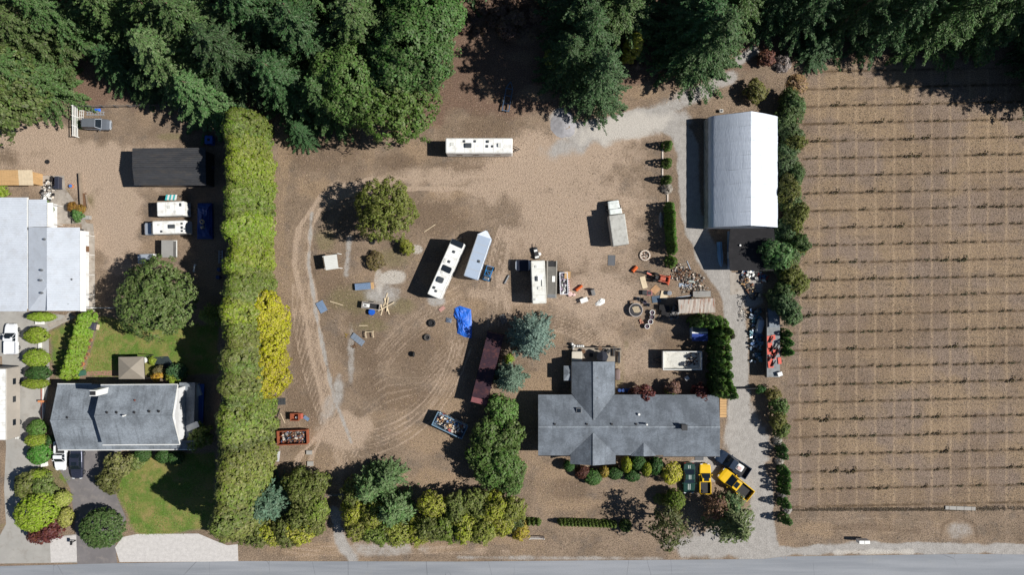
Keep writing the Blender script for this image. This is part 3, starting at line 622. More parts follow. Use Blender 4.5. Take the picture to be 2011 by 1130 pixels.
for i, (px, py, sx, h) in enumerate([(985,805,1.3,4.5),(960,850,1.35,5),(995,850,1.35,5),(950,890,1.3,4.6),(985,895,1.4,5),(1005,915,1.2,4),(965,925,1.2,4.4),(1000,945,1.0,3.6)]):
    plant(f'tallbush{i%3}', 'evergreen_bush', f'{nth(i)} dark green bush of the clump beside the long house, counted from the container', 'bush', px, py, sx*.82, h/4.6, (86, 110, 52), group='evergreen clump beside the house', zvis=1)
plant('spruce0', 'blue_spruce', 'large blue-grey spruce near the camper and container', 'tree', 1043, 658, 1.1, 1.25, BLUE)
plant('spruce1', 'blue_spruce', 'smaller blue-grey spruce leaning over the maroon container', 'tree', 1002, 737, .8, 1.05, (108, 132, 112))
plant('shrub1', 'yellow_shrub', 'small yellow-green shrub between the two blue spruces', 'shrub', 1000, 703, .5, .8, LIME)
plant('shrub2', 'yellow_shrub', 'small yellow-green shrub at the foot of the smaller spruce', 'shrub', 984, 786, .55, .8, LIME)
plant('broad1', 'yard_tree', 'round leafy tree standing alone in the dirt yard', 'tree', 770, 420, .82, .98, (104, 110, 46))
plant('shrub0', 'yard_shrub', 'small sunlit yellow-green shrub near the lone yard tree', 'shrub', 802, 488, .78, .7, (128, 130, 52))
plant('shrub2', 'yard_shrub', 'dry brown-green bush below the lone yard tree', 'shrub', 740, 512, .9, .5, (108, 98, 60))
plant('broad0', 'garden_tree', 'large round dark green tree beside the parked campers', 'tree', 342, 583, 1.06, 1.0, (88, 104, 52))
plant('cedar1', 'young_conifer', 'small sunlit conifer under the large garden tree', 'tree', 425, 618, .55, .62, (124, 140, 66))
# right border thicket
for i in range(44):
    y = 195 + i*9.8; x = 1544 + 10*math.sin(i*.9) + random.uniform(-5, 5) - (8 if y > 560 else 0) + (6 if 380 < y < 520 else 0)
    plant(f'tallbush{i%3}' if i % 2 else f'shrub{i%3}', 'bramble_bush', f'{nth(i)} bush of the bramble thicket along the field, counted from the forest', 'bush', x, y, random.uniform(.62, .8) if i % 2 else 1.05, random.uniform(.6, .85) if i % 2 else 1.1,
          random.choice([(78, 98, 60), (84, 104, 60), (74, 92, 50), (100, 104, 48)]), group='bramble thicket between shelter and field', zvis=1.0)
plant('shrub0', 'bramble_bush', 'leafy bramble bush growing over the dark shed roof', 'bush', 1520, 500, 1.6, 2.4, (84, 112, 66), zvis=3)
plant('shrub1', 'track_shrub', 'olive shrub beside the corner of the white shelter', 'shrub', 1477, 185, 1.1, 1, (110, 112, 56)); plant('shrub2', 'track_shrub', 'dark red-brown shrub beyond the corner of the white shelter', 'shrub', 1500, 120, .8, .8, (110, 74, 60))
plant('reed', 'grey_brush', 'grey leafless brush at the head of the thicket', 'brush', 1535, 125, 1.4, 1.3, (150, 140, 132)); plant('reed', 'straw_tussock', 'straw-coloured tussock at the corner of the field', 'tussock', 1565, 165, 1.5, .9, (150, 122, 84))
for i, (px, py, s) in enumerate([(1538,655,.9),(1540,672,.95),(1541,690,.9)]):
    plant(f'thuja{i%3}', 'small_cedar', f'{nth(i)} small dark cedar beside the junk trailer, counted from the thicket', 'shrub', px, py, s, s, (60, 92, 34), group='cedars beside the junk trailer')
for i, (px, py, sx, rgb) in enumerate([(1488,764,.5,DG),(1512,772,.75,(116,110,56)),(1522,795,.9,(84,104,52)),(1520,820,.9,(110,112,56)),(1528,842,.8,(90,106,48))]):
    plant(f'shrub{i%3}', 'border_shrub', ['low dark shrub at the end of the driveway gate','brownish shrub below the junk trailer','green shrub below the brownish border shrub','olive shrub midway along the drive border','last green shrub before the grey brush'][i], 'shrub', px, py, sx, sx*1.1, rgb, group='shrubs bordering the gravel drive')
for i, (px, py, s, rgb) in enumerate([(1530,877,.85,DG),(1533,892,.8,DG),(1534,921,.9,(62,96,34)),(1535,934,.95,(62,96,34)),(1535,947,.9,(62,96,34)),(1534,959,.85,(62,96,34)),(1535,984,.95,(64,92,34)),(1537,1016,.95,(62,90,34))]):
    plant(f'thuja{i%3}', 'drive_cedar', f'{nth(i)} small clipped cedar beside the lower gravel drive, counted from the gate', 'shrub', px, py, s*1.05, s, rgb, group='cedars beside the lower gravel drive')
for i, (px, py) in enumerate([(1526,866),(1530,905),(1534,972),(1545,1001)]):
    plant('reed', 'grey_brush', f'{nth(i)} grey leafless bush between the lower drive cedars', 'brush', px, py, .7, .7, (158, 150, 144), group='grey brush beside the lower drive')
# drive topiaries and cedars
for i, (px, py) in enumerate([(1308,288),(1307,322),(1307,355)]):
    plant(f'thuja{i}', 'round_cedar', f'{nth(i)} single round cedar beside the upper gravel drive, counted from the bend', 'shrub', px, py, .95, .85, (72, 96, 32), group='single cedars beside the upper drive')
for i in range(13):
    plant(f'thuja{i%3}', 'row_cedar', f'{nth(i)} cedar of the dense row beside the upper drive, counted from the bend', 'shrub', 1312+i*.5+random.uniform(-1,1), 407+i*7.1, .9, random.uniform(.82, 1.0), (76, 106, 34), group='dense cedar row beside the upper drive')
plant('thuja1', 'round_cedar', 'single cedar standing between the cedar row and the tractor', 'shrub', 1316, 515, 1.1, .9, (76, 102, 34))
plant('reed', 'grey_brush', 'grey leafless bush above the dense cedar row', 'brush', 1309, 371, .85, .9, (160, 150, 142))
cp = [(1360,632),(1371,631),(1383,632),(1395,630),(1407,634),(1412,648),(1398,650),(1410,664),(1399,668),(1412,680),(1400,686),(1414,697),(1402,703),(1413,713),(1401,719),(1412,729),(1400,736),(1414,745),(1402,752),(1420,757),(1408,765),(1422,768),(1396,765)]
for i, (px, py) in enumerate(cp):
    plant(f'thuja{i%3}', 'screen_cedar', f'{nth(i)} dark cedar of the screen around the white dump bed, counted from the rusty shed', 'shrub', px, py, random.uniform(1.1, 1.35), random.uniform(1.45, 1.8), random.choice([(66, 92, 34), (72, 98, 36), (80, 106, 40)]), group='cedar screen beside the gravel drive')
plant('shrub1', 'twig_bush', 'tiny dark bush at the edge of the gravel drive', 'shrub', 1434, 659, .35, .5, (60, 58, 40))
# shrubs round the long house
for i, (px, py, sx, sy, h, rgb, lab) in enumerate([
 (1116,912,.8,.8,.8,DG,'dark green round shrub below the front gable corner'),(1143,925,1.15,.9,.7,(96,62,50),'maroon low shrub in front of the front gable'),
 (1163,934,1.3,1.15,.75,(66,100,42),'large dark green round shrub in front of the gable'),(1185,924,.8,.8,.75,(136,116,50),'orange-tinged shrub beside the large round shrub'),
 (1205,926,1.15,.95,.75,DG,'dark green shrub under the gable eave'),(1227,908,.75,1.1,1.1,(140,142,36),'bright yellow-green upright shrub near the gable'),
 (1250,905,1.1,1.1,.9,DG,'dark green ball between two yellow shrubs'),(1240,931,1.2,.9,.7,DG,'low dark shrub in front of the dark ball'),
 (1265,916,.75,1.05,1.1,(136,140,36),'second upright yellow shrub by the house front'),(1284,912,1.2,1.3,.9,DG,'dark shrub against the house under the small gable'),
 (1320,975,1.4,1.5,1.3,(92,104,36),'clipped round bush on the dry front lawn')]):
    plant(f'ball{i%2}', 'clipped_shrub', lab, 'shrub', px, py, sx*.98, h*1.35, rgb, sy=sy*.98, rot=0, group='shrubs along the house front')
plant('tallbush0', 'yellow_bush', 'large yellow leafy bush next to the dark green car', 'bush', 1313, 924, .72, .62, (166, 156, 52))
plant('reed', 'grass_clump', 'spiky pale grass clump beside the clipped round bush', 'plant', 1295, 980, .9, .8, (128, 132, 70))
plant('shrub0', 'olive_shrub', 'olive shrub below the clipped round bush', 'shrub', 1322, 1000, .6, .8, (120, 112, 48))
plant('sparse0', 'sparse_tree', 'thin-leaved dark tree beside the road in front of the house', 'tree', 1296, 1012, 1.0, 1.0, (84, 90, 52))
plant('cedar0', 'drive_conifer', 'large feathery conifer at the mouth of the gravel drive', 'tree', 1425, 1010, 1.12, 1.05, (104, 114, 70))
plant('sparse1', 'brown_tree', 'half-dead brown tree behind the yellow pickup', 'tree', 1395, 985, .62, .62, (124, 92, 72))
plant('cedar2', 'drive_conifer', 'small green conifer beside the yellow pickup bed', 'tree', 1430, 985, .5, .5, (84, 112, 70))
k = 0
for i, x in enumerate([1038, 1047, 1056] + [1101 + 6.9*j for j in range(16)]):
    plant(f'thuja{i%3}', 'low_hedge_cedar', f'{nth(i)} small cedar of the low front hedge, counted from the gate frame', 'shrub', x, 1024 + (i-3)*.25, .62, .55, (82, 98, 34), group='low cedar hedge beside the road')
plant('ball0', 'hedge_ball', 'dark round bush at the end of the low front hedge', 'shrub', 1226, 1029, .9, .95, (62, 84, 34)); plant('shrub1', 'yellow_shrub', 'yellow round shrub beside the white gate frame', 'shrub', 1022, 1038, .9, .8, (148, 138, 44))
plant('shrub2', 'dark_shrub', 'dark shrub behind the yellow round shrub', 'shrub', 1010, 1015, 1.0, .9, (84, 96, 48))
for px, py, s, rgb, lab in ((1262,775,1.0,MAR,'dark red leafy shrub behind the house wing'), (1245,770,.7,(84,50,46),'small dark red shrub beside the rain barrels'), (1318,762,.8,(120,92,78),'thin brownish shrub behind the house'),
                            (1316,775,.8,(104,116,52),'green shrub against the rear house wall'), (1368,768,.95,MAR,'dark red shrub at the end of the rear wall')):
    plant(f'shrub{px%3}', 'red_shrub' if rgb == MAR else 'rear_shrub', lab, 'shrub', px, py, s, s*1.1, rgb)
# neighbour's garden
oval = [(92,622,1.95,.7,LIME,'oval clipped bush against the mobile home wall'),(82,658,1.65,1.15,LIME,'first big oval clipped bush beside the white pickup'),(82,702,1.8,1.3,LIME,'second big oval clipped bush below the first oval'),
 (86,731,1.7,1.1,DG,'dark green rounded bush beside the motorhome drive'),(80,751,1.8,.8,LIME,'flat yellow-green oval bush below the dark rounded bush'),(84,838,1.3,1.2,(84,110,46),'green rounded bush above the flagpole foot'),
 (82,861,1.5,1.0,LIME,'yellow-green oval bush beside the grey house corner'),(88,888,1.55,1.5,(78,116,44),'green round bush below the yellow-green oval'),(87,929,1.6,.85,LIME,'yellow-green flat bush beside the driveway'),
 (93,996,3.1,2.7,(128,146,36),'huge clipped yellow-green bush at the driveway corner'),(133,975,1.15,1.15,(150,150,72),'pale yellow bush beside the dark driveway'),(140,1012,1.0,1.35,(150,150,72),'second pale yellow bush nearest the dark driveway'),(218,1028,3.1,2.8,(78,102,52),'large round dark green bush over the driveway')]
for i, (px, py, a, b, rgb, lab) in enumerate(oval):
    plant(f'ball{i%2}' if a < 2.2 else f'dome{i%2}', 'clipped_bush', lab, 'bush', px, py, a, 1.2 if a < 2.2 else 2.3, rgb, sy=b, rot=R(25) if px == 93 else 0, group='clipped bushes of the neighbour')
for px, py, s, rgb, lab in ((70,945,1.1,OLIV,'ragged olive bush above the huge clipped bush'),(100,948,1.0,(96,108,52),'ragged green bush between the clipped bushes'),(115,1033,1.0,MAR,'dark red bush at the driveway corner'),(92,1036,1.0,(100,56,46),'reddish bush at the foot of the huge clipped bush'),
                            (248,908,1.15,(116,118,66),'olive shrub in front of the grey house'),(228,938,1.1,(104,108,58),'second olive shrub between driveway and lawn'),(275,905,.7,(104,116,60),'small olive shrub near the grey house wall')):
    plant(f'shrub{px%3}', 'garden_shrub', lab, 'shrub', px, py, s*1.15, s*1.1, rgb)
for i, (px, py) in enumerate([(287,890),(328,892),(352,895)]):
    plant(f'ball{i%2}', 'clipped_shrub', f'{nth(i)} clipped dark shrub under the grey house eave, counted from the driveway', 'shrub', px, py, 1.1, 1.0, DG, rot=0, group='clipped shrubs under the grey house eave')
for i in range(13):
    f = i/12; plant(f'thuja{i%3}', 'garden_cedar', f'{nth(i)} cedar of the slanting garden row, counted from the mobile home', 'shrub', 181-34*f, 622+112*f, 1.15, .95, (112, 138, 38), group='slanting cedar row in the garden')
for px, py, s, rgb, lab in ((350,738,.75,LIME,'bright green round shrub near the garden pond'),(314,738,.55,(176,140,40),'orange-yellow shrub beside the gazebo'),(360,728,.9,(76,104,66),'grey-green shrub behind the bright round shrub'),
                            (303,708,.4,(132,150,40),'small lime plant at the pond edge'),(318,725,.5,(110,104,70),'brownish plant beside the gazebo'),(102,412,.7,(96,116,50),'green bush beside the mobile home patio'),(150,408,.55,(140,104,40),'rusty orange plant in the planter bed'),
                            (165,412,.5,(148,112,48),'small rusty plant at the planter end'),(160,424,.6,(84,118,56),'green plant below the planter bed'),(12,378,.8,LIME,'lime green shrub beside the timber shed'),(105,862,.5,DG,'dark shrub by the grey house corner'),(405,850,1.3,(118,126,60),'olive bush leaning on the grey house annex')):
    plant(f'shrub{px%3}', 'garden_plant', lab, 'plant', px, py, s, s, rgb)
# weeds in rows on the field
n = 0; rest = []
for r_ in range(22, -2, -1):
    for j in range(24):
        x = 1586 + j*18.2 + random.uniform(-2.5, 2.5) + (12 if r_ == 22 else 0); y = 209 + 34.2*r_ - (x-1600)*.0225 + random.uniform(-1.2, 1.2)
        if x > 2025 or (r_ < 2 and x < 1625): continue
        s = random.uniform(.4, 1.15)*(1.0 if random.random() < .8 else 1.6)
        if random.random() < .16: continue
        if n < 300:
            s *= 1.1; plant('tuft', 'weed_tuft', f'{nth(j)} small dead weed from the drive in the {nth(22-r_)} field row from the road', 'weed', x, y, s, s*.9, random.choice([(80, 68, 46), (86, 72, 50), (76, 70, 46)]), rot=random.uniform(-.3, .3), group=f'weeds of field row {nth(22-r_)} from the road'); n += 1
        else: rest.append((W(x, y), s))
cm = PRO['tuft'][0]; nv = len(cm.vertices); cc = np.zeros(nv*3, np.float32); cm.vertices.foreach_get('co', cc); cc = cc.reshape(-1, 3)
av = np.concatenate([cc*s + np.array([p.x, p.y, 0], np.float32) for p, s in rest]).astype(np.float32)
me = bpy.data.meshes.new('field_weeds'); me.vertices.add(len(av)); me.vertices.foreach_set('co', av.ravel()); me.loops.add(len(av)); me.loops.foreach_set('vertex_index', np.arange(len(av), dtype=np.int32))
me.polygons.add(len(av)//4); me.polygons.foreach_set('loop_start', np.arange(0, len(av), 4, dtype=np.int32)); me.update(calc_edges=True); me.materials.append(LEAF)
wo_ = bpy.data.objects.new('field_weeds', me); col.objects.link(wo_); wo_.color = (*lin(80, 68, 46), 1); tag(wo_, 'dead weeds in the upper rows of the field', 'weeds', kind='stuff')

# ------------------------------------------------------------------ dry grass over the bare ground
def dry_grass(name, label, n, box, keep, rgb, seed, ln=.25, wd=.055):
    r = np.random.default_rng(seed); x = r.uniform(box[0], box[1], n); y = r.uniform(box[2], box[3], n)
    wx = (x-CX)*S; wy = (CY-y)*S
    ix = np.clip(np.searchsorted(GX, wx), 0, len(GX)-1); iy = np.clip(np.searchsorted(GY, wy), 0, len(GY)-1)
    pt = sstep((N1[iy, ix]*.9+N2[iy, ix]*.8-.55)/.6); k = r.random(n) < keep(iy, ix)*(.12+.88*(pt if seed % 2 else 1-pt)); wx, wy = wx[k], wy[k]; m = len(wx)
    c = np.stack([wx, wy, r.uniform(.012, .04, m)], 1); nn = np.stack([r.normal(0, .35, m), r.normal(0, .35, m), np.ones(m)], 1)
    L = ln*r.uniform(.5, 1.5, m); me = cards_mesh(name, c, nn, r.normal(0, 1, (m, 3)), L, wd*r.uniform(.6, 1.6, m))
    o = bpy.data.objects.new(name, me); col.objects.link(o); o.color = (*lin(*rgb), 1); tag(o, label, 'grass', kind='stuff')
bare = lambda iy, ix: np.clip(1-LAY['track'][iy, ix]*.75-LAY['gravel'][iy, ix]*1.2-LAY['white'][iy, ix]-LAY['lawn'][iy, ix]-LAY['field'][iy, ix]-LAY['forest'][iy, ix]*.4, 0, 1)
dry_grass('dry_grass', 'straw-coloured dead grass over the yard', 70000, (535, 1545, 150, 1098), bare, (162, 140, 118), 61)
dry_grass('dry_grass', 'brown dead grass stems over the yard', 45000, (535, 1545, 150, 1098), bare, (112, 97, 80), 62)
dry_grass('field_stubble', 'pale stubble over the field', 70000, (1540, 2060, 120, 1090), lambda iy, ix: np.clip(LAY['field'][iy, ix]+.6-LAY['gravel'][iy, ix]*2-LAY['forest'][iy, ix], 0, 1), (150, 131, 109), 63, .18, .06)
dry_grass('field_stubble', 'dark stubble over the field', 60000, (1540, 2060, 120, 1090), lambda iy, ix: np.clip(LAY['field'][iy, ix]+.6-LAY['gravel'][iy, ix]*2-LAY['forest'][iy, ix], 0, 1), (96, 82, 69), 64, .18, .06)
dry_grass('lawn_grass', 'green blades of the lawns', 50000, (90, 440, 610, 1052), lambda iy, ix: LAY['lawn'][iy, ix], (104, 128, 52), 65, .2, .07)
dry_grass('ditch_grass', 'dark brown grass along the ditch below the field', 9000, (1545, 2060, 994, 1004), lambda iy, ix: np.clip(1-np.abs(PY[iy, ix]-(1003-(PX[iy, ix]-1545)*.012))/4.5, 0, 1)*3, (78, 64, 48), 67, .3, .1)

# ------------------------------------------------------------------ buildings
def shingle(name, rgb, var=.16, streak=.4, axis=(.25, 1.6, 1)):
    m, t, p, o = new_mat(name); g = t.new('ShaderNodeTexCoord').outputs['Object']; b = lin(*rgb)
    n1 = t.noise(g, .45, 4); n2 = t.noise(g, 4.5, 4, .7); n3 = t.noise(t.stretch(g, (axis[1], axis[0], .3)), 1.1, 4)
    c = t.mix(t.ramp(n1, .35, .65), tuple(x*.78 for x in b), tuple(x*1.2 for x in b))
    c = t.mix(t.ramp(n3, .5, .72, 0, streak), c, tuple(x*.5 for x in b))
    c = t.mix(1.0, c, t.mix(t.ramp(n2, .3, .7), (1-var,)*3, (1+var,)*3), 'MULTIPLY')
    br = t.new('ShaderNodeTexBrick'); br.inputs['Scale'].default_value = 1.0; br.inputs['Brick Width'].default_value = .33; br.inputs['Row Height'].default_value = .16
    br.inputs['Mortar Size'].default_value = .012; br.inputs['Color1'].default_value = (1.1, 1.1, 1.1, 1); br.inputs['Color2'].default_value = (.8, .8, .8, 1); br.inputs['Mortar'].default_value = (.6, .6, .6, 1)
    t.l.new(g, br.inputs['Vector']); c = t.mix(.45, c, br.outputs[0], 'MULTIPLY')
    t.l.new(c, p.inputs['Base Color']); c = t.mix(t.ramp(t.noise(g, .9, 6, .75), .6, .76, 0, .25), c, lin(92, 92, 80)); t.l.new(c, p.inputs['Base Color']); p.inputs['Roughness'].default_value = .85; p.inputs['Specular IOR Level'].default_value = .35
    bp = t.new('ShaderNodeBump'); bp.inputs['Strength'].default_value = .5; bp.inputs['Distance'].default_value = .04; t.l.new(n2, bp.inputs['Height']); t.l.new(bp.outputs[0], p.inputs['Normal'])
    return m
SH1 = shingle('grey_shingles', (110, 117, 125)); SH2 = shingle('blue_grey_shingles', (126, 133, 140), .18, .55)
WHITE = paint('white_siding', (218, 219, 220), .6, var=.06, scale=.8, dirt=(170, 162, 150), dirt_amt=.3)
TRIMW = paint('white_trim', (226, 226, 222), .5, var=.05); SIDING = paint('beige_siding', (176, 166, 150), .7, var=.08, scale=.8)
GLASS = paint('window_glass', (28, 36, 44), .08, var=.1, spec=.8); DARK = paint('dark_metal', (42, 42, 44), .55, var=.2); GREYM = paint('grey_metal', (128, 130, 132), .45, .6, var=.15)
TANW = paint('tan_wood', (186, 150, 104), .8, var=.2, scale=2, stretch=(.4, 4, 1)); OLDW = paint('old_wood', (138, 124, 108), .9, var=.25, scale=2)
PALEW = paint('pale_timber', (206, 188, 158), .8, var=.12, scale=2); BROWNM = paint('brown_wood', (108, 80, 58), .85, var=.25, scale=2)
def wb(m, name, mat, t, **k):
    """build a mesh given in world coordinates as a part of thing t (which is not rotated)"""
    o = m.build(name, mat, t, **k); p = t
    off = Vector(t.location); q = t.parent
    while q is not None: off += Vector(q.location); q = q.parent
    o.location = -off; return o
def window(t, x0, x1, z0, z1, y, face='S', mat=TRIMW):
    """window in a wall; x along the wall, y the wall plane"""
    f = MB(); g = MB(); s = {'S': -1, 'N': 1, 'E': 1, 'W': -1}[face]; d = .05*s
    def bx(m, a0, a1, b0, b1, e):
        lo, hi = sorted((y+d*.2, y+d*e)); (m.box(a0, a1, lo, hi, b0, b1) if face in 'SN' else m.box(lo, hi, a0, a1, b0, b1))
    bx(f, x0, x1, z0, z0+.08, 1.4); bx(f, x0, x1, z1-.08, z1, 1.4); bx(f, x0, x0+.08, z0+.08, z1-.08, 1.4); bx(f, x1-.08, x1, z0+.08, z1-.08, 1.4); bx(f, (x0+x1)/2-.03, (x0+x1)/2+.03, z0+.08, z1-.08, 1.2)
    bx(g, x0+.08, x1-.08, z0+.08, z1-.08, .6)
    w = wb(g, 'window', GLASS, t); o = f.build('frame', mat, w); return w
def doorp(t, x0, x1, z1, y, face, mat):
    m = MB(); s = {'S': -1, 'N': 1, 'E': 1, 'W': -1}[face]; lo, hi = sorted((y+.006*s, y+.05*s))
    (m.box(x0, x1, lo, hi, .03, z1) if face in 'SN' else m.box(lo, hi, x0, x1, .03, z1)); d = wb(m, 'door', mat, t)
    h = MB(); lo2, hi2 = sorted((y+.05*s, y+.1*s)); (h.box(x1-.16, x1-.1, lo2, hi2, 1.0, 1.06) if face in 'SN' else h.box(lo2, hi2, x1-.16, x1-.1, 1.0, 1.06)); h.build('handle', GREYM, d); return d
def vents(t, lst, z, mat=DARK, r=.16, h=.18):
    for px, py in lst:
        p = W(px, py, z+h); m = MB(); m.cyl((p.x, p.y, z-.25), (p.x, p.y, z+h*.6), r*.7, r*.7, 10); m.cyl((p.x, p.y, z+h*.6), (p.x, p.y, z+h), r, r*.75, 12); wb(m, 'roof_vent', mat, t)

# --- the long grey house
t = thing('long_house', 'long grey shingled house with rear wing and two front gables', 'house', W(1236, 836))
ZE, ZR, ZW = 2.7, 4.7, 4.3
def yz(y): return ZE + (ZR-ZE)*((y-776)/62 if y < 838 else (895-y)/57)
roof = wb(MB().slab([W(1057,776,ZE),W(1057,839,ZR),W(1303,839,ZR),W(1303,776,ZE)], .14), 'roof', SH1, t)
m = MB(); m.slab([W(1057,895,ZE),W(1057,839,ZR),W(1303,839,ZR),W(1303,895,ZE)], .14); wb(m, 'roof', SH1, t)
m = MB(); m.slab([W(1303,776,ZE-.05),W(1303,839,ZR-.05),W(1414,839,ZR-.05),W(1412,776,ZE-.05)], .14); wb(m, 'roof', SH1, t)
m = MB(); m.slab([W(1303,897,ZE-.07),W(1303,839,ZR-.05),W(1414,839,ZR-.05),W(1414,897,ZE-.07)], .14); wb(m, 'roof', SH1, t)
for a in ((1123, -1), (1207, 1)):
    m = MB(); m.slab([W(a[0],711,ZE+.02),W(1166,711,ZW),W(1166.5,828,ZW+.02),W(a[0],774,ZE+.03)], .12); wb(m, 'roof', SH1, t)
for a in (1120, 1209):
    m = MB(); m.slab([W(a,912,ZE+.03),W(1165.5,915,ZW),W(1165.5,851,ZW+.02),W(a,893,ZE+.09)], .12); wb(m, 'roof', SH1, t)
for a in (1240, 1288):
    m = MB(); m.slab([W(a,896.5,ZE+.02),W(1264,897,3.6),W(1264,869,3.62),W(a,895,ZE+.1)], .1); wb(m, 'roof', SH1, t)
rc = MB()
for a, b in (((1057,839),(1414,839)),): rc.bar(W(*a,ZR+.02), W(*b,ZR+.02), .28, .05)
rc.bar(W(1166,711,ZW+.03), W(1166.5,826,ZW+.03), .22, .04); rc.bar(W(1165.5,915,ZW+.03), W(1165.5,852,ZW+.03), .22, .04)
wb(rc, 'ridge_cap', SH2, t)
def house_wall(pts, z0, z1): return MB().prism([(W(*p, z1).x, W(*p, z1).y) for p in pts], z0, z1)
wb(house_wall([(1064,782),(1406,782),(1406,889),(1064,889)], 0, 2.55), 'wall', SIDING, t)
wb(house_wall([(1130,717),(1201,717),(1201,781),(1130,781)], 0, 2.56), 'wall', SIDING, t)
wb(house_wall([(1127,890),(1203,890),(1203,906),(1127,906)], 0, 2.56), 'wall', SIDING, t)
def gable_fill(a, b, c): 
    n = (b-a).cross(c-a).normalized()*.06; return MB().loft([[a-n, b-n, c-n], [a+n, b+n, c+n]])
wb(gable_fill(W(1064,782,2.55), W(1064,889,2.55), W(1064,837,4.45)), 'gable', SIDING, t); wb(gable_fill(W(1406,782,2.55), W(1406,889,2.55), W(1406,837,4.4)), 'gable', SIDING, t)
wb(gable_fill(W(1130,717,2.55), W(1201,717,2.55), W(1166,717,4.1)), 'gable', SIDING, t); wb(gable_fill(W(1127,906,2.55), W(1203,906,2.55), W(1165.5,906,4.05)), 'gable', SIDING, t)
gm = MB()
for a, b, z in (((1057,776),(1123,776),ZE-.06),((1207,776),(1412,776),ZE-.1),((1057,895.6),(1120,895.6),ZE-.06),((1288,897.5),(1414,897.5),ZE-.12),((1122.3,711),(1122.3,774),ZE-.06),((1207.7,711),(1207.7,774),ZE-.06)):
    wb(MB().bar(W(*a,z), W(*b,z), .1, .1), 'gutter', DARK, t)
ys_ = W(0,889,2.55).y
for x in (1085, 1225, 1255): xx = W(x,0,2.55).x; window(t, xx-.8, xx+.8, .9, 2.2, ys_)
xx = W(1165,0,2.55).x; window(t, xx-1.2, xx+1.2, .8, 2.2, W(0,906,2.55).y); xx = W(1290,0,2.55).x; doorp(t, xx-.5, xx+.5, 2.1, ys_, 'S', BROWNM)
for x in (1335, 1380): xx = W(x,0,2.55).x; doorp(t, xx-1.2, xx+1.2, 2.2, ys_, 'S', TRIMW)
xw = W(1130,0,2.55).x; yy = W(0,745,2.55).y; window(t, yy-.7, yy+.7, .9, 2.1, xw, 'W')
ch = MB(); p = W(1137,807,yz(807)+.2); ch.box(p.x-.38, p.x+.38, p.y-.38, p.y+.38, yz(807)-.3, yz(807)+.22); sk = wb(ch, 'skylight', GREYM, t); MB().box(p.x-.28, p.x+.28, p.y-.28, p.y+.28, yz(807)+.222, yz(807)+.26).build('pane', GLASS, sk)
p = W(1345,841,5.6); c_ = wb(MB().box(p.x-.35, p.x+.35, p.y-.35, p.y+.35, 4.2, 5.4), 'chimney', paint('chimney_brick', (92, 84, 80), .9, var=.2, scale=4), t); MB().box(p.x-.42, p.x+.42, p.y-.42, p.y+.42, 5.4, 5.5).build('cap', DARK, c_)
wb(MB().cyl(tuple(W(1268,832,ZR-.4)), tuple(W(1268,832,ZR-.4)+Vector((0,0,1.1))), .13, .13), 'flue', TRIMW, t)
vents(t, [(1090,834),(1153,834),(1202,834),(1250,834)], 4.55); vents(t, [(1255,815)], yz(815)+.1, TRIMW, .2); vents(t, [(1173,743),(1173,783)], 3.95, GREYM, .15)

# --- rear deck and things on it
def deck_boards(t, x0, x1, y0, y1, z0, z1, n, mat, along='x'):
    for k in range(n):
        m = MB()
        if along == 'x': a = y0+(y1-y0)*k/n; m.box(x0, x1, a+.012, a+(y1-y0)/n-.012, z0, z1)
        else: a = x0+(x1-x0)*k/n; m.box(a+.012, a+(x1-x0)/n-.012, y0, y1, z0, z1)
        wb(m, 'plank', mat, t)
t = thing('deck', 'weathered grey timber deck behind the house wing', 'deck', W(1172, 695))
a, b = W(1124, 712), W(1218, 682)
deck_boards(t, a.x, b.x, a.y, b.y, .5, .56, 14, paint('deck_grey_wood', (158, 148, 134), .9, var=.15, scale=1.5))
for fx in np.linspace(a.x+.15, b.x-.15, 5):
    for fy in (a.y+.15, b.y-.15): wb(MB().box(fx-.06, fx+.06, fy-.06, fy+.06, 0, .5), 'post', OLDW, t)
for q in ((a.x, b.x, b.y-.08, b.y), (b.x-.08, b.x, a.y+1.0, b.y-.08)): wb(MB().box(*q, 1.3, 1.38), 'rail', OLDW, t)
def deck_item(name, label, cat, px, py, z=.56): return thing(name, label, cat, W(px, py, z))
t = deck_item('hot_tub', 'square pale cover of a tub on the deck corner', 'tub', 1132, 700); m = MB().rbox(-.75, .75, -.75, .75, 0, .75, .15); m.build('cabinet', OLDW, t); MB().rbox(-.8, .8, -.8, .8, .75, .87, .15).build('cover', paint('pale_vinyl', (196, 188, 172), .6, var=.1), t)
t = deck_item('patio_table', 'dark round patio table with parasol on the deck', 'table', 1180, 699); MB().cyl((0,0,.68), (0,0,.73), .62, .62, 20).build('top', DARK, t); MB().cyl((0,0,0), (0,0,.68), .05, .05, 8).cyl((0,0,0),(0,0,.04),.3,.3,14).build('pedestal', DARK, t)
PARA = paint('navy_fabric', (30, 34, 46), .8, var=.15)
u = MB(); n = 8; rim = [(.9*math.cos(6.283*k/n), .9*math.sin(6.283*k/n), 1.75 - .12*(k % 2)) for k in range(n)]
u.add(rim+[(0,0,2.2)], [(k, (k+1) % n, n) for k in range(n)]); u.cyl((0,0,.73), (0,0,2.2), .03, .03, 6); u.build('parasol', PARA, t)
CH = {}
def chair(name, label, px, py, rz, mat=DARK, z=.0, s=1.0, group=None):
    t = thing(name, label, 'chair', W(px, py, z), rz, group); t.scale = (s, s, s)
    MB().rbox(-.26, .26, -.26, .26, .38, .44, .06, .03).build('seat', mat, t); MB().cbox((0, -.27, .68), (.5, .05, .5), 0, -.2).build('backrest', mat, t)
    for sx in (-1, 1):
        for sy in (-1, 1): MB().cyl((sx*.25, sy*.25, 0), (sx*.22, sy*.22, .4), .02, .02, 6).build('leg', mat, t)
        MB().box(sx*.28-.025, sx*.28+.025, -.25, .22, .6, .64).build('armrest', mat, t)
    return t
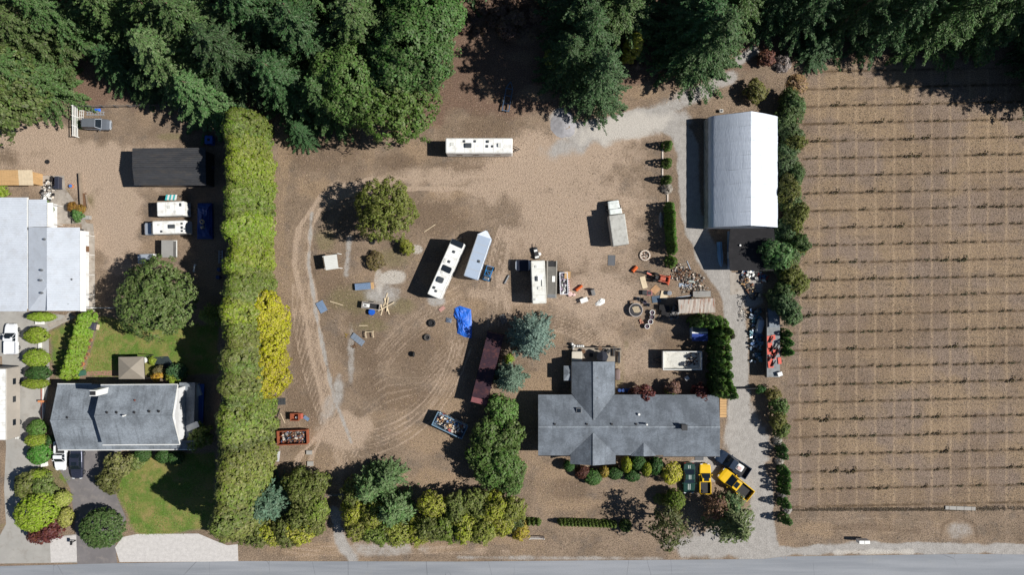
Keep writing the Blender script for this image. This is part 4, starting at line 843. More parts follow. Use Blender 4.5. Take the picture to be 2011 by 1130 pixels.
chair('deck_chair', 'dark armchair beside the deck parasol facing the wing', 1160, 697, 1.4, DARK, .56); chair('deck_chair', 'dark armchair near the deck rail', 1194, 690, -2.2, DARK, .56); chair('deck_chair', 'dark armchair on the deck below the parasol', 1186, 708, 2.6, DARK, .56)
for i, (px, py) in enumerate([(1145,690),(1178,684)]):
    t = deck_item('planter_pot', ['round pot nearest the pale tub cover', 'round pot at the deck rail'][i], 'pot', px, py); MB().cyl((0,0,0), (0,0,.5), .26, .36, 14).build('pot', paint('clay_dark', (96, 84, 76), .8), t); MB().cyl((0,0,.5), (0,0,.52), .31, .31, 14).build('soil', BROWNM, t)
for i, (px, py) in enumerate([(1205,690),(1215,702),(1212,686)]):
    t = deck_item('planter_box', f'{nth(i)} long planter box on the sunny end of the deck', 'planter', px, py); w_, h_ = ((.16, .8), (.2, .9), (.5, .2))[i]; m = MB()
    m.box(-w_, w_, -h_, h_, 0, .34); m.build('box', OLDW, t); MB().box(-w_+.04, w_-.04, -h_+.04, h_-.04, .341, .36).build('soil', DARK, t)
for i in range(7):
    px, py = [(1123,676),(1127,679),(1125,683),(1133,680),(1137,680),(1141,680),(1144,680)][i]; t = thing('white_jug', f'{nth(i)} white plastic jug in the row beside the deck', 'jug', W(px, py), 0, 'white jugs beside the deck')
    MB().cyl((0,0,0), (0,0,.62), .2, .2, 12).cyl((0,0,.62), (0,0,.76), .2, .06, 12).build('body', TRIMW, t); MB().cyl((0,0,.76), (0,0,.82), .06, .06, 8).build('cap', TRIMW, t)
t = thing('propane_tank', 'brown covered tank against the house wing', 'tank', W(1211, 735)); MB().rbox(-.42, .42, -.85, .85, .1, 1.15, .3, .25).build('body', paint('mauve_cover', (122, 104, 100), .7), t); MB().box(-.3, .3, -.6, .6, 0, .1).build('base', DARK, t)
for i in range(4):
    t = thing('rain_barrel', f'{nth(i)} blue barrel under the rear eave', 'barrel', W(1215+i*7, 766), 0, 'blue barrels under the rear eave'); MB().cyl((0,0,0), (0,0,.9), .27, .27, 14).torus((0,0,.3), .27, .02, n=14, m=6).torus((0,0,.6), .27, .02, n=14, m=6).build('body', paint('blue_plastic', (34, 66, 128), .45, var=.1), t); MB().cyl((0,0,.9), (0,0,.93), .24, .24, 14).build('lid', paint('blue_plastic', (34, 66, 128)), t)
t = thing('bay_roof', 'small pale sunlit roof canopy beside the house wing', 'canopy', W(1112, 733)); wb(MB().slab([W(1107,719,2.3),W(1118,733,2.6),W(1107,748,2.3)], .08).slab([W(1107,719,2.3),W(1118,733,2.6),W(1122,719,2.3)], .08).slab([W(1107,748,2.3),W(1118,733,2.6),W(1122,748,2.3)], .08), 'roof', SH2, t)
wb(house_wall([(1109,722),(1123,722),(1123,746),(1109,746)], 0, 2.25), 'wall', SIDING, t)

# --- the grey neighbour house
t = thing('split_level_house', 'blue-grey shingled split-level house with white gable and chimney', 'house', W(260, 815))
A, B, C, D = 3.2, 5.0, 5.3, 6.9
wb(MB().slab([W(113,755,A),W(98.5,827,B),W(203,827,B),W(203,755,A)], .14), 'roof', SH2, t); wb(MB().slab([W(114,884,A),W(98.5,827,B),W(203,827,B),W(203,884,A)], .14), 'roof', SH2, t)
wb(MB().slab([W(198,757,C),W(185,818,D),W(339,818,D),W(349,756,C)], .14), 'roof', SH2, t); wb(MB().slab([W(201.5,874,C),W(185,818,D),W(339,818,D),W(353,873,C)], .14), 'roof', SH2, t)
wb(MB().slab([W(203,884,A),W(203,866,A+.5),W(382,866,A+.5),W(382,883,A)], .14), 'roof', SH2, t)
wb(MB().slab([W(352,752,3.1),W(383,752,2.9),W(380,870,2.9),W(352,870,3.1)], .14), 'roof', SH2, t)
def wall_w(x0, x1, y0, y1, z0, z1, mat=WHITE): return wb(MB().prism([(W(x0,0,z1).x, W(0,y0,z1).y),(W(x1,0,z1).x, W(0,y0,z1).y),(W(x1,0,z1).x, W(0,y1,z1).y),(W(x0,0,z1).x, W(0,y1,z1).y)], z0, z1), 'wall', mat, t)
wall_w(118, 200, 762, 878, 0, 3.05); wall_w(203, 350, 763, 867, 0, 5.16); wall_w(352, 376, 758, 866, 0, 2.76)
wb(gable_fill(W(350,763,5.16), W(350,867,5.16), W(342,817,6.7)), 'gable', WHITE, t); wb(gable_fill(W(119,762,3.05), W(119,878,3.05), W(105,826,4.8)), 'gable', WHITE, t); wb(gable_fill(W(204,763,5.16), W(204,867,5.16), W(192,817,6.7)), 'gable', WHITE, t)
wb(MB().bar(W(185,818,D+.02), W(339,818,D+.02), .26, .05).bar(W(98.5,827,B+.02), W(185,827,B+.02), .26, .05), 'ridge_cap', SH2, t)
for a_, b_, z in (((198,756.4),(349,755.4),C-.05),((201.5,874.8),(353,873.8),C-.05),((113,754.4),(180,754.4),A-.05),((114,884.8),(382,883.8),A-.05)): wb(MB().bar(W(*a_,z), W(*b_,z), .12, .1), 'gutter', TRIMW, t)
p = W(210, 766, 5.0); c_ = wb(MB().box(p.x-.5, p.x+.5, p.y-.42, p.y+.42, 5.2, 8.3), 'chimney', TRIMW, t); MB().box(p.x-.36, p.x+.36, p.y-.28, p.y+.28, 8.3, 8.45).build('flue', DARK, c_)
wb(MB().bar(W(339.6,818,D-.1), W(349.6,756,C-.1), .06, .22).bar(W(339.6,818,D-.1), W(353.6,873,C-.1), .06, .22), 'barge_board', TRIMW, t)
vents(t, [(209,811),(228,811),(263,811),(292,809),(311,809)], 6.7, DARK, .2); vents(t, [(131,821)], 4.8, DARK, .18); vents(t, [(264,787)], 6.1, paint('rust_vent', (110, 60, 50), .7), .14)
q = W(250, 815, 6.4); wb(MB().cyl((q.x, q.y, 6.6), (q.x, q.y, 7.5), .12, .12), 'flue', TRIMW, t)
for x in (225, 262, 300): xx = W(x,0,5.16).x; window(t, xx-.7, xx+.7, 3.4, 4.4, W(0,763,5.16).y, 'N'); window(t, xx-.7, xx+.7, 1.0, 2.2, W(0,867,5.16).y, 'S')
xx = W(150,0,3.05).x; doorp(t, xx-1.6, xx+1.6, 2.2, W(0,878,3.05).y, 'S', TRIMW)
t = thing('side_porch', 'low white porch with a blue tarp beside the grey house annex', 'porch', W(392, 812)); wb(MB().slab([W(383,755,.5),W(401,755,.5),W(398,850,.5),W(381,850,.5)], .12), 'floor', paint('blue_tarp', (44, 88, 158), .55, var=.2, scale=2), t)
wb(MB().cbox(W(388,768,.7), (.9, 1.6, .4), .3), 'cover', TRIMW, t); wb(MB().cbox(W(378,838,2.99), (1.9, .9, .1), .4), 'panel', TRIMW, t)
for x, y in ((384,757),(399,757),(397,848),(382,848)): q = W(x,y); wb(MB().box(q.x-.06, q.x+.06, q.y-.06, q.y+.06, 0, .38), 'post', OLDW, t)

# --- mobile home with pale metal roof
METAL = paint('pale_roof_metal', (190, 196, 204), .5, 0, var=.07, scale=.5, dirt=(160, 158, 156), dirt_amt=.25)
t = thing('mobile_home', 'pale ribbed metal roofed mobile home with a side extension', 'house', W(60, 500))
z0, z1 = 3.0, 3.5
wb(sheet(W(53,388,z0), W(53,612,z0), W(-30,612,z1), W(-30,388,z1), 50, .035), 'roof', METAL, t); wb(sheet(W(-115,388,z0), W(-115,612,z0), W(-30.1,612,z1), W(-30.1,388,z1), 50, .035), 'roof', METAL, t)
wb(sheet(W(92,392,2.9), W(92,446,2.9), W(56,446,3.1), W(56,392,3.1), 12, .035), 'roof', METAL, t)
wb(sheet(W(157,447,2.9), W(157,611,2.9), W(92,611,3.9), W(92,447,3.9), 37, .035), 'roof', METAL, t)
wb(MB().slab([W(56,446.5,3.02),W(92,447,3.9),W(92,562,3.9),W(56,497,3.02)], .05), 'roof', METAL, t); wb(MB().slab([W(56,497.5,3.03),W(92,562,3.92),W(92,611,3.35),W(56,611,3.03)], .05), 'roof', METAL, t)
def mhw(x0, x1, y0, y1, z): return wb(MB().prism([(W(x0,0,z).x, W(0,y0,z).y),(W(x1,0,z).x, W(0,y0,z).y),(W(x1,0,z).x, W(0,y1,z).y),(W(x0,0,z).x, W(0,y1,z).y)], 0, z), 'wall', WHITE, t)
mhw(-110, 50, 394, 607, 2.9); mhw(50.2, 88, 397, 445, 2.8); mhw(50.2, 152, 452, 607, 2.8)
wb(MB().slab([W(157.5,455,2.55),W(168,455,2.45),W(169,612,2.45),W(157.5,612,2.55)], .06), 'awning', TRIMW, t)
wb(MB().slab([W(93,398,2.5),W(104,398,2.4),W(105,443,2.4),W(93,443,2.5)], .05), 'awning', TRIMW, t)
for y in (462, 500, 540, 580, 605): q = W(167,y,2.3); wb(MB().cyl((q.x,q.y,0), (q.x,q.y,2.4), .05, .05, 8), 'post', TRIMW, t)
for y in (402, 440): q = W(103,y,2.3); wb(MB().cyl((q.x,q.y,0), (q.x,q.y,2.36), .05, .05, 8), 'post', TRIMW, t)
vents(t, [(86,470),(80,531),(80,576),(78,551)], 3.72, GREYM, .18, .45); vents(t, [(140,549),(133,597)], 3.1, GREYM, .16)
wb(MB().bar(W(54.5,388,2.95), W(54.5,446,2.95), .2, .12), 'gutter', TRIMW, t); xx = W(152,0,2.8).x; yy = W(0,520,2.8).y; window(t, yy-.8, yy+.8, 1, 2, xx, 'E'); doorp(t, yy+2, yy+2.9, 2.1, xx, 'E', BROWNM)
# --- timber shed at the edge
t = thing('timber_shed', 'tan timber-roofed shed above the mobile home', 'shed', W(25, 350))
p0, p1 = W(-50, 334, 2.6), W(66, 364, 2.3)
nb = 20
for k in range(nb):
    a = p0.x+(p1.x-p0.x)*k/nb; b = p0.x+(p1.x-p0.x)*(k+1)/nb; wb(MB().slab([(a+.012, p0.y, 2.6),(b-.012, p0.y, 2.6),(b-.012, p1.y, 2.35),(a+.012, p1.y, 2.35)], .04), 'plank', TANW if k < 15 else PALEW, t)
wb(MB().box(p0.x+.2, p1.x-.2, p1.y+.25, p0.y-.2, 0, 2.28), 'wall', TANW, t)
# --- dark carport
DROOF = paint('dark_roof_metal', (66, 67, 70), .5, .1, var=.22, scale=.5, dirt=(96, 88, 78), dirt_amt=.35, stretch=(.6, 2, 1))
t = thing('dark_shed', 'dark ribbed metal shed beside the tall hedge', 'shed', W(345, 335))
wb(sheet(W(260,291,3.6), W(260,329,4.3), W(404,329,4.3), W(404,290,3.6), 10, .1), 'roof', DROOF, t); wb(sheet(W(264,364,3.6), W(260,329.05,4.3), W(404,329.05,4.3), W(405,364,3.6), 10, .1), 'roof', DROOF, t)
wb(house_wall([(264,295),(401,295),(401,361),(264,361)], 0, 3.45), 'wall', paint('dark_siding', (62, 64, 68), .6), t); wb(gable_fill(W(264,295,3.45), W(264,361,3.45), W(262,329,4.15)), 'gable', DARK, t); wb(gable_fill(W(401,295,3.45), W(401,361,3.45), W(401,329,4.15)), 'gable', DARK, t)
wb(MB().box(W(300,0,3.45).x, W(360,0,3.45).x, W(0,361,3.45).y-.06, W(0,361,3.45).y-.01, .05, 2.9), 'door', GREYM, t)
# --- white fabric shelter
FAB = paint('white_fabric', (203, 211, 222), .5, var=.05, scale=.5, dirt=(176, 184, 196), dirt_amt=.5, stretch=(2.2, .3, 1), bump=.9)
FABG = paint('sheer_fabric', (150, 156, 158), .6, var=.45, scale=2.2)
t = thing('fabric_shelter', 'long white fabric storage shelter with a peaked roof', 'shelter', W(1449, 344))
xs = [(-5.25,0),(-5.2,2.3),(-5.0,2.85),(-4.5,3.3),(-2.4,4.62),(-.12,5.85),(0,5.88),(.12,5.85),(2.4,4.62),(4.5,3.3),(5.0,2.85),(5.2,2.3),(5.25,0)]
cx = W(1449,0).x; yN, yS = W(0,238).y, W(0,450).y
nb = 8
for k in range(nb):
    a = yN + (yS-yN)*k/nb; b = yN + (yS-yN)*(k+1)/nb; nn = 9
    for half in (xs[1:7], xs[6:-1]):
        m = MB(); vs, fs = [], []
        for j in range(nn):
            y = a+(b-a)*j/(nn-1); sag = .05*math.sin(math.pi*j/(nn-1))
            for (x, z) in half:
                wr = .03*math.sin(j*2.3+k*1.7+x*.9)*(0 if abs(x) < .05 or abs(x) > 4.9 else 1)
                vs.append((cx+x*(1-sag*.08), y, z-sag*(1 if z > 3 else .3)+wr))
        w_ = len(half)
        for j in range(nn-1):
            for i in range(w_-1): fs.append((j*w_+i, j*w_+i+1, (j+1)*w_+i+1, (j+1)*w_+i))
        m.add(vs, fs); o = wb(m, 'roof_panel', FAB, t); o.data.shade_smooth()
for k in range(nb+1):
    y = yN + (yS-yN)*k/nb; m = MB()
    for (x0, z0_), (x1, z1_) in zip(xs[:-1], xs[1:]): m.cyl((cx+x0*.99, y, z0_-.05), (cx+x1*.99, y, z1_-.05), .045, .045, 6)
    wb(m, 'rib', GREYM, t)
for s in (-1, 1): wb(MB().box(cx+s*5.22-.02, cx+s*5.22+.02, yS, yN, .05, 2.28), 'side_wall', FABG if s < 0 else FAB, t)
for y, nm in ((yN-.06, 'end_wall'), (yS+.06, 'end_wall')): wb(MB().loft([[(cx+x*.985, y-.03, max(z-.1, .02)) for x, z in xs], [(cx+x*.985, y+.03, max(z-.1, .02)) for x, z in xs]]), nm, FAB, t)
# --- black felt shed
FELT = paint('black_felt', (28, 27, 30), .9, var=.2, scale=.8, dirt=(52, 50, 52), dirt_amt=.3)
t = thing('felt_shed', 'low shed with black felt roof below the white shelter', 'shed', W(1474, 489))
wb(MB().slab([W(1434,449,3.0),W(1431,488,4.0),W(1523,488,4.0),W(1520,449,3.0)], .12), 'roof', FELT, t); wb(MB().slab([W(1434,532,3.0),W(1431,488,4.0),W(1523,488,4.0),W(1520,532,3.0)], .12), 'roof', FELT, t)
wb(house_wall([(1440,452),(1515,452),(1515,528),(1440,528)], 0, 2.85), 'wall', paint('pale_blue_siding', (150, 168, 190), .7), t); wb(gable_fill(W(1440,452,2.85), W(1440,528,2.85), W(1440,488,3.85)), 'gable', MATS['pale_blue_siding'], t); wb(gable_fill(W(1515,452,2.85), W(1515,528,2.85), W(1515,488,3.85)), 'gable', MATS['pale_blue_siding'], t)
vents(t, [(1454,482),(1519,481)], 3.9, TRIMW, .16); xx = W(1440,0,2.85).x; yy = W(0,500,2.85).y; doorp(t, yy-.5, yy+.5, 2.0, xx, 'W', TRIMW)
# --- rusty corrugated lean-to
RUST = paint('rusty_sheet', (186, 178, 168), .6, .2, var=.12, scale=.7, dirt=(140, 86, 54), dirt_amt=.95, stretch=(3, .5, 1))
t = thing('rusty_shed', 'lean-to with rusty corrugated roof beside the gravel drive', 'shed', W(1367, 603))
wb(sheet(W(1334,616,2.3), W(1405,614,2.3), W(1403,586,2.7), W(1332,589,2.7), 26, .04), 'roof', RUST, t)
for x, y in ((1337,613),(1402,611),(1400,588),(1336,591)): q = W(x,y,2.2); wb(MB().box(q.x-.05, q.x+.05, q.y-.05, q.y+.05, 0, 2.28), 'post', OLDW, t)
a, b = W(1337,590,2.2), W(1402,588,2.2); wb(MB().box(a.x, b.x, a.y-.02, a.y+.02, .1, 2.3), 'wall', OLDW, t)
# --- small white shed in the yard, gazebo, garden shed
t = thing('white_lean_to', 'small open shed with white ribbed roof in the yard', 'shed', W(652, 516))
wb(sheet(W(640,531,2.0), W(635,503,2.0), W(661,499.5,2.3), W(664.5,527.5,2.3), 9, .03), 'roof', paint('white_ribbed', (226, 226, 220), .5, var=.04), t)
for x, y in ((641,528),(637,505),(667,499),(669,527)): q = W(x,y,1.0); wb(MB().box(q.x-.05, q.x+.05, q.y-.05, q.y+.05, 0, 1.94 if x < 650 else 2.2), 'post', TRIMW, t)
a, b = W(641,528,1), W(637,505,1); wb(MB().bar((a.x, a.y, 1.0), (b.x, b.y, 1.0), .04, 1.8), 'wall', OLDW, t)
GAZ = paint('taupe_canvas', (142, 134, 122), .75, var=.07, scale=1.5)
t = thing('gazebo', 'taupe four-sided gazebo on the lawn behind the grey house', 'gazebo', W(263, 718))
z = 2.3; pk = W(256, 724, 3.1); cs = [W(232.5,702,z),W(282,701,z),W(284,745,z),W(233,745,z)]
for k in range(4): wb(MB().slab([cs[k], cs[(k+1) % 4], pk], .05), 'roof_panel', GAZ, t)
for c0 in cs: q = c0*.995; wb(MB().box(q.x-.06, q.x+.06, q.y-.06, q.y+.06, 0, 2.26), 'post', DARK, t)
for k in range(4): wb(MB().bar(cs[k]-Vector((0,0,.1)), cs[(k+1) % 4]-Vector((0,0,.1)), .06, .1), 'beam', DARK, t)
t = thing('garden_shed', 'small blue shed with grey gable roof hidden in the cedars', 'shed', W(1374, 656))
wb(MB().slab([W(1359,641,1.9),W(1390,641,1.9),W(1390,654,2.5),W(1359,654,2.5)], .06), 'roof', SH2, t); wb(MB().slab([W(1359,670,1.9),W(1390,670,1.9),W(1390,654,2.5),W(1359,654,2.5)], .06), 'roof', paint('blue_sheet', (40, 62, 130), .5, var=.15), t)
wb(MB().bar(W(1359,654,2.53), W(1390,654,2.53), .22, .05), 'ridge_cap', TRIMW, t); wb(house_wall([(1361,644),(1388,644),(1388,667),(1361,667)], 0, 1.85), 'wall', MATS['pale_blue_siding'], t)

# ------------------------------------------------------------------ vehicles
TYRE = paint('tyre_rubber', (30, 30, 31), .85, var=.2, scale=4); RIM = paint('wheel_rim', (150, 152, 155), .35, .8, var=.1); LAMP = paint('lamp_glass', (225, 228, 230), .15, var=.03); REDL = paint('red_lens', (150, 20, 18), .25, var=.1)
RVW = paint('rv_white', (236, 236, 232), .4, var=.04, scale=.7, dirt=(178, 172, 160), dirt_amt=.5); RVD = paint('rv_dirty_white', (224, 224, 216), .5, var=.07, scale=.8, dirt=(172, 164, 146), dirt_amt=.5)
LINER = paint('bed_liner', (36, 36, 38), .75, var=.25, scale=3)
def wheel(t, x, y, r=.34, w=.22):
    o = MB().torus((0, 0, 0), r*.78, r*.24, 'Y', 18, 8, w/(r*.48)).build('wheel', TYRE, t, smooth=True); o.location = (x, y, r)
    MB().cyl((0, -w*.36, 0), (0, w*.36, 0), r*.6, r*.6, 14).build('rim', RIM, o); return o
def ring(x, hw, z0, z1, k=.9):
    zb = z0+(z1-z0)*.55
    return [(x,-hw*.9,z0),(x,hw*.9,z0),(x,hw,zb),(x,hw*.985,z1-.06),(x,hw*k,z1),(x,-hw*k,z1),(x,-hw*.985,z1-.06),(x,-hw,zb)]
def cabin(t, col_m, xr0, xr1, xf1, xf0, hw, zb, zr, roofmat=None, side=True, sun=None):
    lo, hi = hw*.9, hw*.74
    L = lambda x, w, z: [(x, -w, z), (x, w, z)]
    body = MB().loft([[(xf0,-lo,zb),(xf0,lo,zb),(xr0,lo,zb),(xr0,-lo,zb)], [(xf1,-hi,zr),(xf1,hi,zr),(xr1,hi,zr),(xr1,-hi,zr)]]); body.build('cabin', col_m, t)
    MB().rbox(xr1-.02, xf1+.02, -hi-.01, hi+.01, zr-.02, zr+.045, .12, .04).build('roof', roofmat or col_m, t)
    def pane(pts, nm):
        c = sum((Vector(p) for p in pts), Vector())/4; n = (Vector(pts[1])-Vector(pts[0])).cross(Vector(pts[2])-Vector(pts[0])).normalized()
        if n.dot(c-Vector(((xf0+xr0)/2, 0, zb))) < 0: n = -n
        q = [c+(Vector(p)-c)*.9+n*.012 for p in pts]; MB().loft([[p-n*.01 for p in q], q]).build(nm, GLASS, t)
    pane([(xf0,-lo,zb),(xf0,lo,zb),(xf1,hi,zr),(xf1,-hi,zr)], 'windscreen'); pane([(xr0,-lo,zb),(xr0,lo,zb),(xr1,hi,zr),(xr1,-hi,zr)], 'rear_window')
    for s in (-1, 1):
        m_ = (xf0+xr0)/2; n_ = (xf1+xr1)/2
        pane([(xf0,s*lo,zb),(m_,s*lo,zb),(n_,s*hi,zr),(xf1,s*hi,zr)], 'side_window'); pane([(m_,s*lo,zb),(xr0,s*lo,zb),(xr1,s*hi,zr),(n_,s*hi,zr)], 'side_window')
    if sun: MB().box(sun[0], sun[1], -hi*.6, hi*.6, zr+.046, zr+.056).build('sunroof', GLASS, t)
def car(name, label, cat, px, py, rz, L, Wd, mat, kind, group=None, roofmat=None, sun=None, stripe=None, bedm=None):
    t = thing(name, label, cat, W(px, py, .7), rz, group); t.location.z = 0; h = L/2; w = Wd/2
    if kind in ('sedan', 'coupe', 'suv'):
        zh = {'sedan': .92, 'coupe': .9, 'suv': 1.05}[kind]; zt = {'sedan': .98, 'coupe': .95, 'suv': 1.1}[kind]; zr = {'sedan': 1.42, 'coupe': 1.32, 'suv': 1.75}[kind]
        st = [(-h, .72, .35, zt-.22, .8), (-h+.12, .88, .25, zt-.05, .88), (-h+.6, .97, .22, zt, .9), (-.3, 1, .22, zh+.05, .9), (h*.35, 1, .22, zh, .88), (h-.55, .95, .22, zh-.1, .86), (h-.14, .84, .26, zh-.2, .82), (h, .66, .36, zh-.36, .8)]
        MB().loft([ring(x, w*a, z0, z1, k) for x, a, z0, z1, k in st]).build('body', mat, t, smooth=False)
        if kind == 'suv': cabin(t, mat, -h+.12, -h+.35, h*.12, h*.42, w, zt-.02, zr, roofmat, sun=sun)
        elif kind == 'coupe': cabin(t, mat, -h*.62, -h*.3, h*.02, h*.3, w, zt-.04, zr, roofmat, sun=sun)
        else: cabin(t, mat, -h*.68, -h*.42, h*.06, h*.36, w, zt-.05, zr, roofmat, sun=sun)
    else:
        zh = 1.1 if kind == 'pickup' else .92; zr = 1.85 if kind == 'pickup' else 1.5; xb = -h*.18 if kind == 'pickup' else -h*.2; zbed = zh+.1
        st = [(xb, 1, .4, zh+.05, .9), (h*.45, 1, .35, zh, .88), (h-.5, .96, .35, zh-.06, .86), (h-.12, .88, .38, zh-.16, .84), (h, .76, .45, zh-.34, .8)]
        MB().loft([ring(x, w*a, z0, z1, k) for x, a, z0, z1, k in st]).build('body', mat, t)
        cabin(t, mat, xb+.06, xb+.2, h*.2 if kind == 'pickup' else h*.12, h*.5 if kind == 'pickup' else h*.4, w, zh-.0, zr, roofmat, sun=sun)
        MB().box(-h+.04, xb-.01, -w*.9, w*.9, .45, .68).build('bed_floor', bedm or LINER, t)
        for s in (-1, 1): MB().loft([ring_side(-h+.04, s, w, .4, zbed), ring_side(xb-.01, s, w, .4, zbed)]).build('bed_side', mat, t)
        MB().box(-h, -h+.08, -w*.93, w*.93, .5, zbed-.02).build('tailgate', mat, t); MB().box(-h-.12, -h-.01, -w*.9, w*.9, .4, .55).build('bumper', GREYM, t)
    wx = h*.6; r = .4 if kind == 'pickup' else .33
    for x in (-wx, wx):
        for s in (-1, 1): wheel(t, x, s*(w-.1), r)
    zl = {'pickup': .82, 'small_pickup': .68}.get(kind, .62)
    for s in (-1, 1):
        MB().cbox((h-.1, s*w*.62, zl), (.16, .34, .14), s*.25).build('headlight', LAMP, t); MB().cbox((-h-.0, s*w*.68, zl+.12), (.06, .26, .16)).build('tail_light', REDL, t)
        MB().cbox((h*.3, s*(w+.1), zl+.36), (.12, .2, .13)).build('mirror', mat, t)
    if stripe:
        for s in (-1, 1): MB().slab([(h*.36, s*.13-.07, zh+.012), (h-.6, s*.12-.06, zh-.085), (h-.6, s*.12+.06, zh-.085), (h*.36, s*.13+.07, zh+.012)], .008).slab([(-h*.28, s*.12-.06, zr+.052), (0, s*.12-.06, zr+.052), (0, s*.12+.06, zr+.052), (-h*.28, s*.12+.06, zr+.052)], .006).slab([(-h+.3, s*.12-.06, zt-.02), (-h*.66, s*.12-.06, zt+.022), (-h*.66, s*.12+.06, zt+.022), (-h+.3, s*.12+.06, zt-.02)], .006).build('stripe', stripe, t)
    return t
def ring_side(x, s, w, z0, z1):
    a, b = sorted((s*w, s*w*.88)); return [(x, a, z0), (x, b, z0), (x, b, z1), (x, a, z1)]
GREEN = paint('dark_green_paint', (30, 62, 54), .3, var=.08, coat=.6); YEL = paint('yellow_paint', (226, 182, 12), .35, var=.05, coat=.5); NAVY = paint('navy_paint', (26, 42, 62), .3, var=.1, coat=.6)
WHP = paint('white_paint', (228, 230, 232), .35, var=.04, coat=.4); SILV = paint('silver_paint', (132, 138, 146), .35, .5, var=.06, coat=.4); SILVB = paint('pale_silver_paint', (178, 186, 196), .35, .3, var=.05); DKB = paint('dark_sedan_paint', (58, 62, 78), .25, .4, var=.08, coat=.7)
car('muscle_car', 'dark green muscle car with white stripes parked by the yellow bush', 'car', 1353, 940, R(-90), 4.65, 1.84, GREEN, 'coupe', stripe=paint('stripe_pale', (168, 176, 172), .4))
car('coupe_utility', 'small yellow pickup with dark bed next to the green car', 'pickup', 1384.5, 941, R(90), 4.6, 1.75, YEL, 'small_pickup', sun=(-.15, .35))
car('pickup_truck', 'dark blue pickup beside the house corner with a white load', 'pickup', 1438, 911, R(147), 5.6, 2.0, NAVY, 'pickup')
car('pickup_truck', 'large yellow pickup with black bed beside the gravel drive', 'pickup', 1444, 951, R(141), 5.8, 2.05, YEL, 'pickup', sun=(-.1, .55))
t = thing('white_load', 'white and pink bundle lying in the dark blue pickup bed', 'bundle', W(1452, 919, .8), R(147)); t.location.z = .68; MB().rbox(-.6, .55, -.55, .5, 0, .35, .2, .15).build('bundle', TRIMW, t); MB().rbox(-.3, .4, -.2, .35, .351, .45, .15, .08).build('blanket', paint('pink_cloth', (206, 176, 170), .8), t)
car('silver_suv', 'silver estate car parked by the white gate at the forest edge', 'car', 191, 244.5, R(-2), 4.2, 1.7, SILV, 'suv')
car('white_pickup', 'white pickup parked on the concrete driveway', 'pickup', 22, 666, R(90), 4.6, 1.9, WHP, 'small_pickup', bedm=WHP, sun=(.1, .5))
car('white_van', 'small white pickup nosed out of the grey house garage', 'pickup', 119, 896, R(-90), 4.4, 1.75, WHP, 'small_pickup')
car('dark_sedan', 'glossy dark sedan in front of the grey house garage', 'car', 151, 911, R(-90), 4.7, 1.85, DKB, 'sedan', sun=(-.4, .1))

def rv(name, label, cat, corners, z1, mat, parts, wheels=((-.1,), ), nose=None, z0=.55, tongue=True, group=None, roofmat=None, axis_rev=False):
    """boxy trailer; corners: photo pixels of the roof: front-left, front-right, rear-right, rear-left; x forward"""
    p = [W(a, b, z1) for a, b in corners]; f = (p[0]+p[1])/2; r_ = (p[2]+p[3])/2; d = f-r_; L = d.length; rz = math.atan2(d.y, d.x)
    wd_ = ((p[0]-p[1]).length+(p[2]-p[3]).length)/2; c = (f+r_)/2
    t = thing(name, label, cat, (c.x, c.y, 0), rz, group); h, w = L/2, wd_/2
    MB().rbox(-h, h, -w, w, z0, z1, .16, .1).build('body', mat, t)
    MB().rbox(-h+.12, h-.12, -w+.12, w-.12, z1-.01, z1+.03, .1, .02).build('roof', roofmat or mat, t)
    MB().box(-h+.1, h-.1, -w+.15, w-.15, z0-.15, z0).build('chassis', DARK, t)
    for x in wheels:
        for s in (-1, 1): wheel(t, x*L, s*(w-.16), .36)
    if tongue:
        m = MB()
        for s in (-1, 1): m.bar((h-.1, s*w*.5, .5), (h+1.1, 0, .5), .08, .1)
        m.cyl((h+.95, 0, .02), (h+.95, 0, .7), .045, .045, 8).build('tongue', DARK, t)
    for s in (-1, 1):
        for x0 in (.55, -.1, -.6): MB().box(h*x0-.45, h*x0+.45, min(s*w, s*(w+.015)), max(s*w, s*(w+.015)), z0+.85, z0+1.5).build('window', GLASS, t)
    for k in range(1, int(L/1.25)): MB().box(-h+k*L/int(L/1.25)-.02, -h+k*L/int(L/1.25)+.02, -w+.14, w-.14, z1+.02, z1+.038).build('seam', SEAM, t)
    for s in (-1, 1): MB().box(-h+.1, h-.1, min(s*(w-.12), s*(w-.07)), max(s*(w-.12), s*(w-.07)), z1-.02, z1+.045).build('edge_trim', SEAM, t)
    for nm, x, y, sx, sy, sz, mm in parts: MB().rbox(x*L-sx/2, x*L+sx/2, y*wd_-sy/2, y*wd_+sy/2, z1+.03, z1+.03+sz, min(sx, sy)*.2, min(.05, sz*.4)).build(nm, mm, t)
    return t
SEAM = paint('roof_seam', (176, 174, 168), .5, var=.1)
AC = paint('ac_plastic', (206, 206, 200), .5, var=.05); VENTD = paint('smoked_vent', (70, 74, 78), .35, var=.1); SOLAR = paint('solar_panel', (34, 40, 48), .2, var=.08)
rv('travel_trailer', 'long white travel trailer parked near the forest edge', 'trailer', [(1006,271),(1007,301),(875,301),(875,271)], 3.1, RVW,
   [('roof_vent',-.22,.28,.35,.35,.12,VENTD),('roof_vent',-.06,.28,.35,.35,.12,VENTD),('roof_vent',.13,.26,.4,.4,.16,VENTD),('ac_unit',-.16,0,1.0,.7,.25,VENTD),('hatch',.12,-.05,.4,.4,.1,VENTD),('hatch',.2,-.05,.35,.35,.1,VENTD),('ac_unit',.31,.02,.6,.6,.22,AC),('skylight',-.4,.1,.6,.5,.08,AC)], (-.05, -.14))
